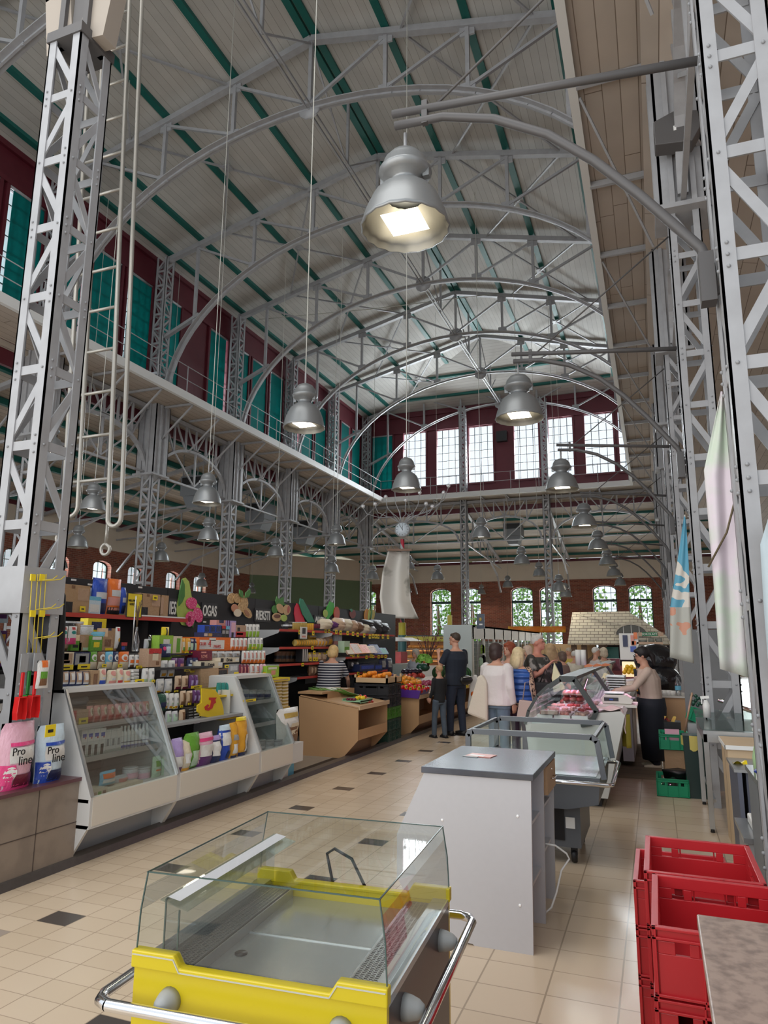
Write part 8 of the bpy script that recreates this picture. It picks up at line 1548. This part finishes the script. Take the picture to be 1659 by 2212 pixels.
person('person in a blue quilted vest over a leopard print shirt, long blonde hair', (headpos(1114, 10.3) + .03, 10.35, 0), -.5, 1.60, LEO, mat('floral_trousers', (.05, .02, .05), .8, noise=.5), 'long', HA('long_blonde', (.62, .50, .30)), (((.06, .02, -.28), (.06, .12, -.50)), ((.06, .02, -.28), (.06, .14, -.48))), sleeve='long', build=1.2, female=True, vest=VB, head=(-.2, .15))
o = thing('handbag', 'beige leather handbag hanging beside the blue vest', 'bag', (headpos(1132, 10.0) + .02, 10.0, .62)); MB().prism([(-.15, 0), (.14, .02), (.12, .25), (-.10, .27)], 1, -.05, .05).build('bag', mat('beige_leather', (.42, .33, .29), .5), o, bev=.01); MB().tube([(-.06, 0, .26), (-.02, 0, .5), (.04, 0, .52), (.08, 0, .26)], .008, 6).build('strap', mat('beige_leather', (.42, .33, .29)), o)
MS = paint('camo_shirt', (.045, .045, .04), (.28, .26, .24), 9, .8, (.52, .58))
person('heavy person with short white hair in a dark patterned shirt holding a black bag', (headpos(1160, 10.8), 10.8, 0), -1.85, 1.80, MS, BLK, 'short', HA('white_short', (.48, .46, .44)), (((.08, .06, -.26), (-.05, .32, -.34)), ((.06, .10, -.24), (-.02, .26, -.08))), build=1.32, head=(.1, 0), skin=mat('ruddy_skin', (.52, .22, .16), .55))
o = thing('shopping_bag', 'black shopping bag held before the heavy person', 'bag', (headpos(1180, 10.4), 10.35, .80)); MB().prism([(-.2, .06), (-.1, -.05), (.16, -.02), (.22, .30), (-.17, .32)], 1, -.07, .07).build('bag', mat('black_cloth', (.008, .008, .01)), o, bev=.03); MB().tube([(-.1, 0, .3), (-.02, 0, .5), (.08, 0, .3)], .012, 6).build('handles', mat('black_cloth', (.008, .008, .01)), o)
tag(MB().prism([(-.02, .0), (.14, .05), (.10, .2), (.0, .42), (-.04, .2)], 1, -.03, .03).build('cream_plastic_bag', mat('cream_plastic', (.62, .60, .38), .4), loc=(headpos(1196, 10.3), 10.3, .98), bev=.01), 'pale yellow plastic bag beside the black shopping bag', 'bag')
person('person with long straight blonde hair in a navy top behind the heavy person', (headpos(1188, 11.8), 11.8, 0), .6, 1.66, mat('navy_top', (.01, .016, .03), .8), BLK, 'long', HA('dark_blonde', (.40, .27, .14)), (hang, hang), sleeve='long', female=True, vs=.014)
# the seller
CD = mat('beige_cardigan', (.56, .43, .36), .85, noise=.05)
so_, sa, _, shx = person('person with glasses in a beige cardigan and long dark apron at the scale', (-.10, 10.6, 0), 1.75, 1.63, CD, BLK, 'tail', HA('black', (.010, .007, .008)), (((.10, .22, -.24), (.02, .50, -.30)), ((.08, .14, -.26), (-.06, .36, -.28))), lean=.12, sleeve='long', build=1.2, female=True, glasses=True, head=(0, .22), vs=.009, shoes='cream', skirt=None)
m_ = MB(); R2_ = Matrix.Rotation(1.45, 3, 'Z')
ap = MB(); ring_loft(ap, [(V((0, .01, .12)), .20, .15, 0), (V((0, .01, .45)), .22, .17, 0), (V((0, .0, .80)), .24, .19, 0), (V((0, .01, .93)), .232, .185, 0)]); a_ = ap.build('apron_skirt', mat('apron_navy', (.008, .011, .02), .8), so_, nrm=False)
ab = MB(); ab.grid(lambda u, v: (-.09 + .18 * u, .165 + .03 * v + .02 * sin(pi * u), .98 + .34 * v), 6, 6); ab.build('apron_bib', mat('apron_navy', (.008, .011, .02)), so_, solid=.006)
for z in (1.02, 1.14, 1.2): MB().box((-.07 + (z - 1.0) * .2, .178, z), (.0 + (z - 1.0) * .2, .20, z + .045)).build('yellow_emblem', pm('amber'), so_)
# far customers
far_p = [(898, 1408, 15.8, 2.8, 'person with grey hair in a grey blouse behind the fruit stand', (.35, .37, .42), 'bob', (.42, .38, .33), 1.52),
    (1241, 1416, 17.0, .3, 'person with white hair and a cream shirt at the far meat counter, seen from behind', (.62, .58, .48), 'cap', (.55, .54, .52), 1.50),
    (1286, 1408, 16.4, -1.2, 'person with short white hair in a pale patterned shirt at the far counter', (.55, .50, .48), 'short', (.60, .58, .55), 1.60),
    (1304, 1412, 17.2, .8, 'person with a cream bob beside the white haired customer', (.62, .54, .40), 'bob', (.58, .50, .38), 1.58),
    (1229, 1412, 20, 2.6, 'person in yellow facing the hall by the ochre partition', (.55, .42, .10), 'cap', (.45, .40, .32), 1.56),
    (1215, 1425, 15.5, 1.2, 'person in a brown floral blouse beside the lattice column', (.16, .11, .09), 'bob', (.12, .08, .06), 1.5),
    (1140, 1402, 15.0, 2.0, 'person with pale curly hair behind the blue vest', (.5, .45, .42), 'bob', (.55, .42, .34), 1.62)]
for (x_, y_, Y_, f_, lab, c_, hr, hcol, H_) in far_p:
    person(lab, (on(x_, y_, 1, Y_).x, Y_, 0), f_, H_, mat('far_top_%d' % x_, c_, .8, noise=.15, ns=18), BLK, hr, HA('far_%d' % x_, hcol), (((.08, .10, -.24), (.0, .28, -.28)), ((.08, .08, -.25), (.02, .24, -.32))), sleeve='long', female=True, build=1.12, vs=.016)
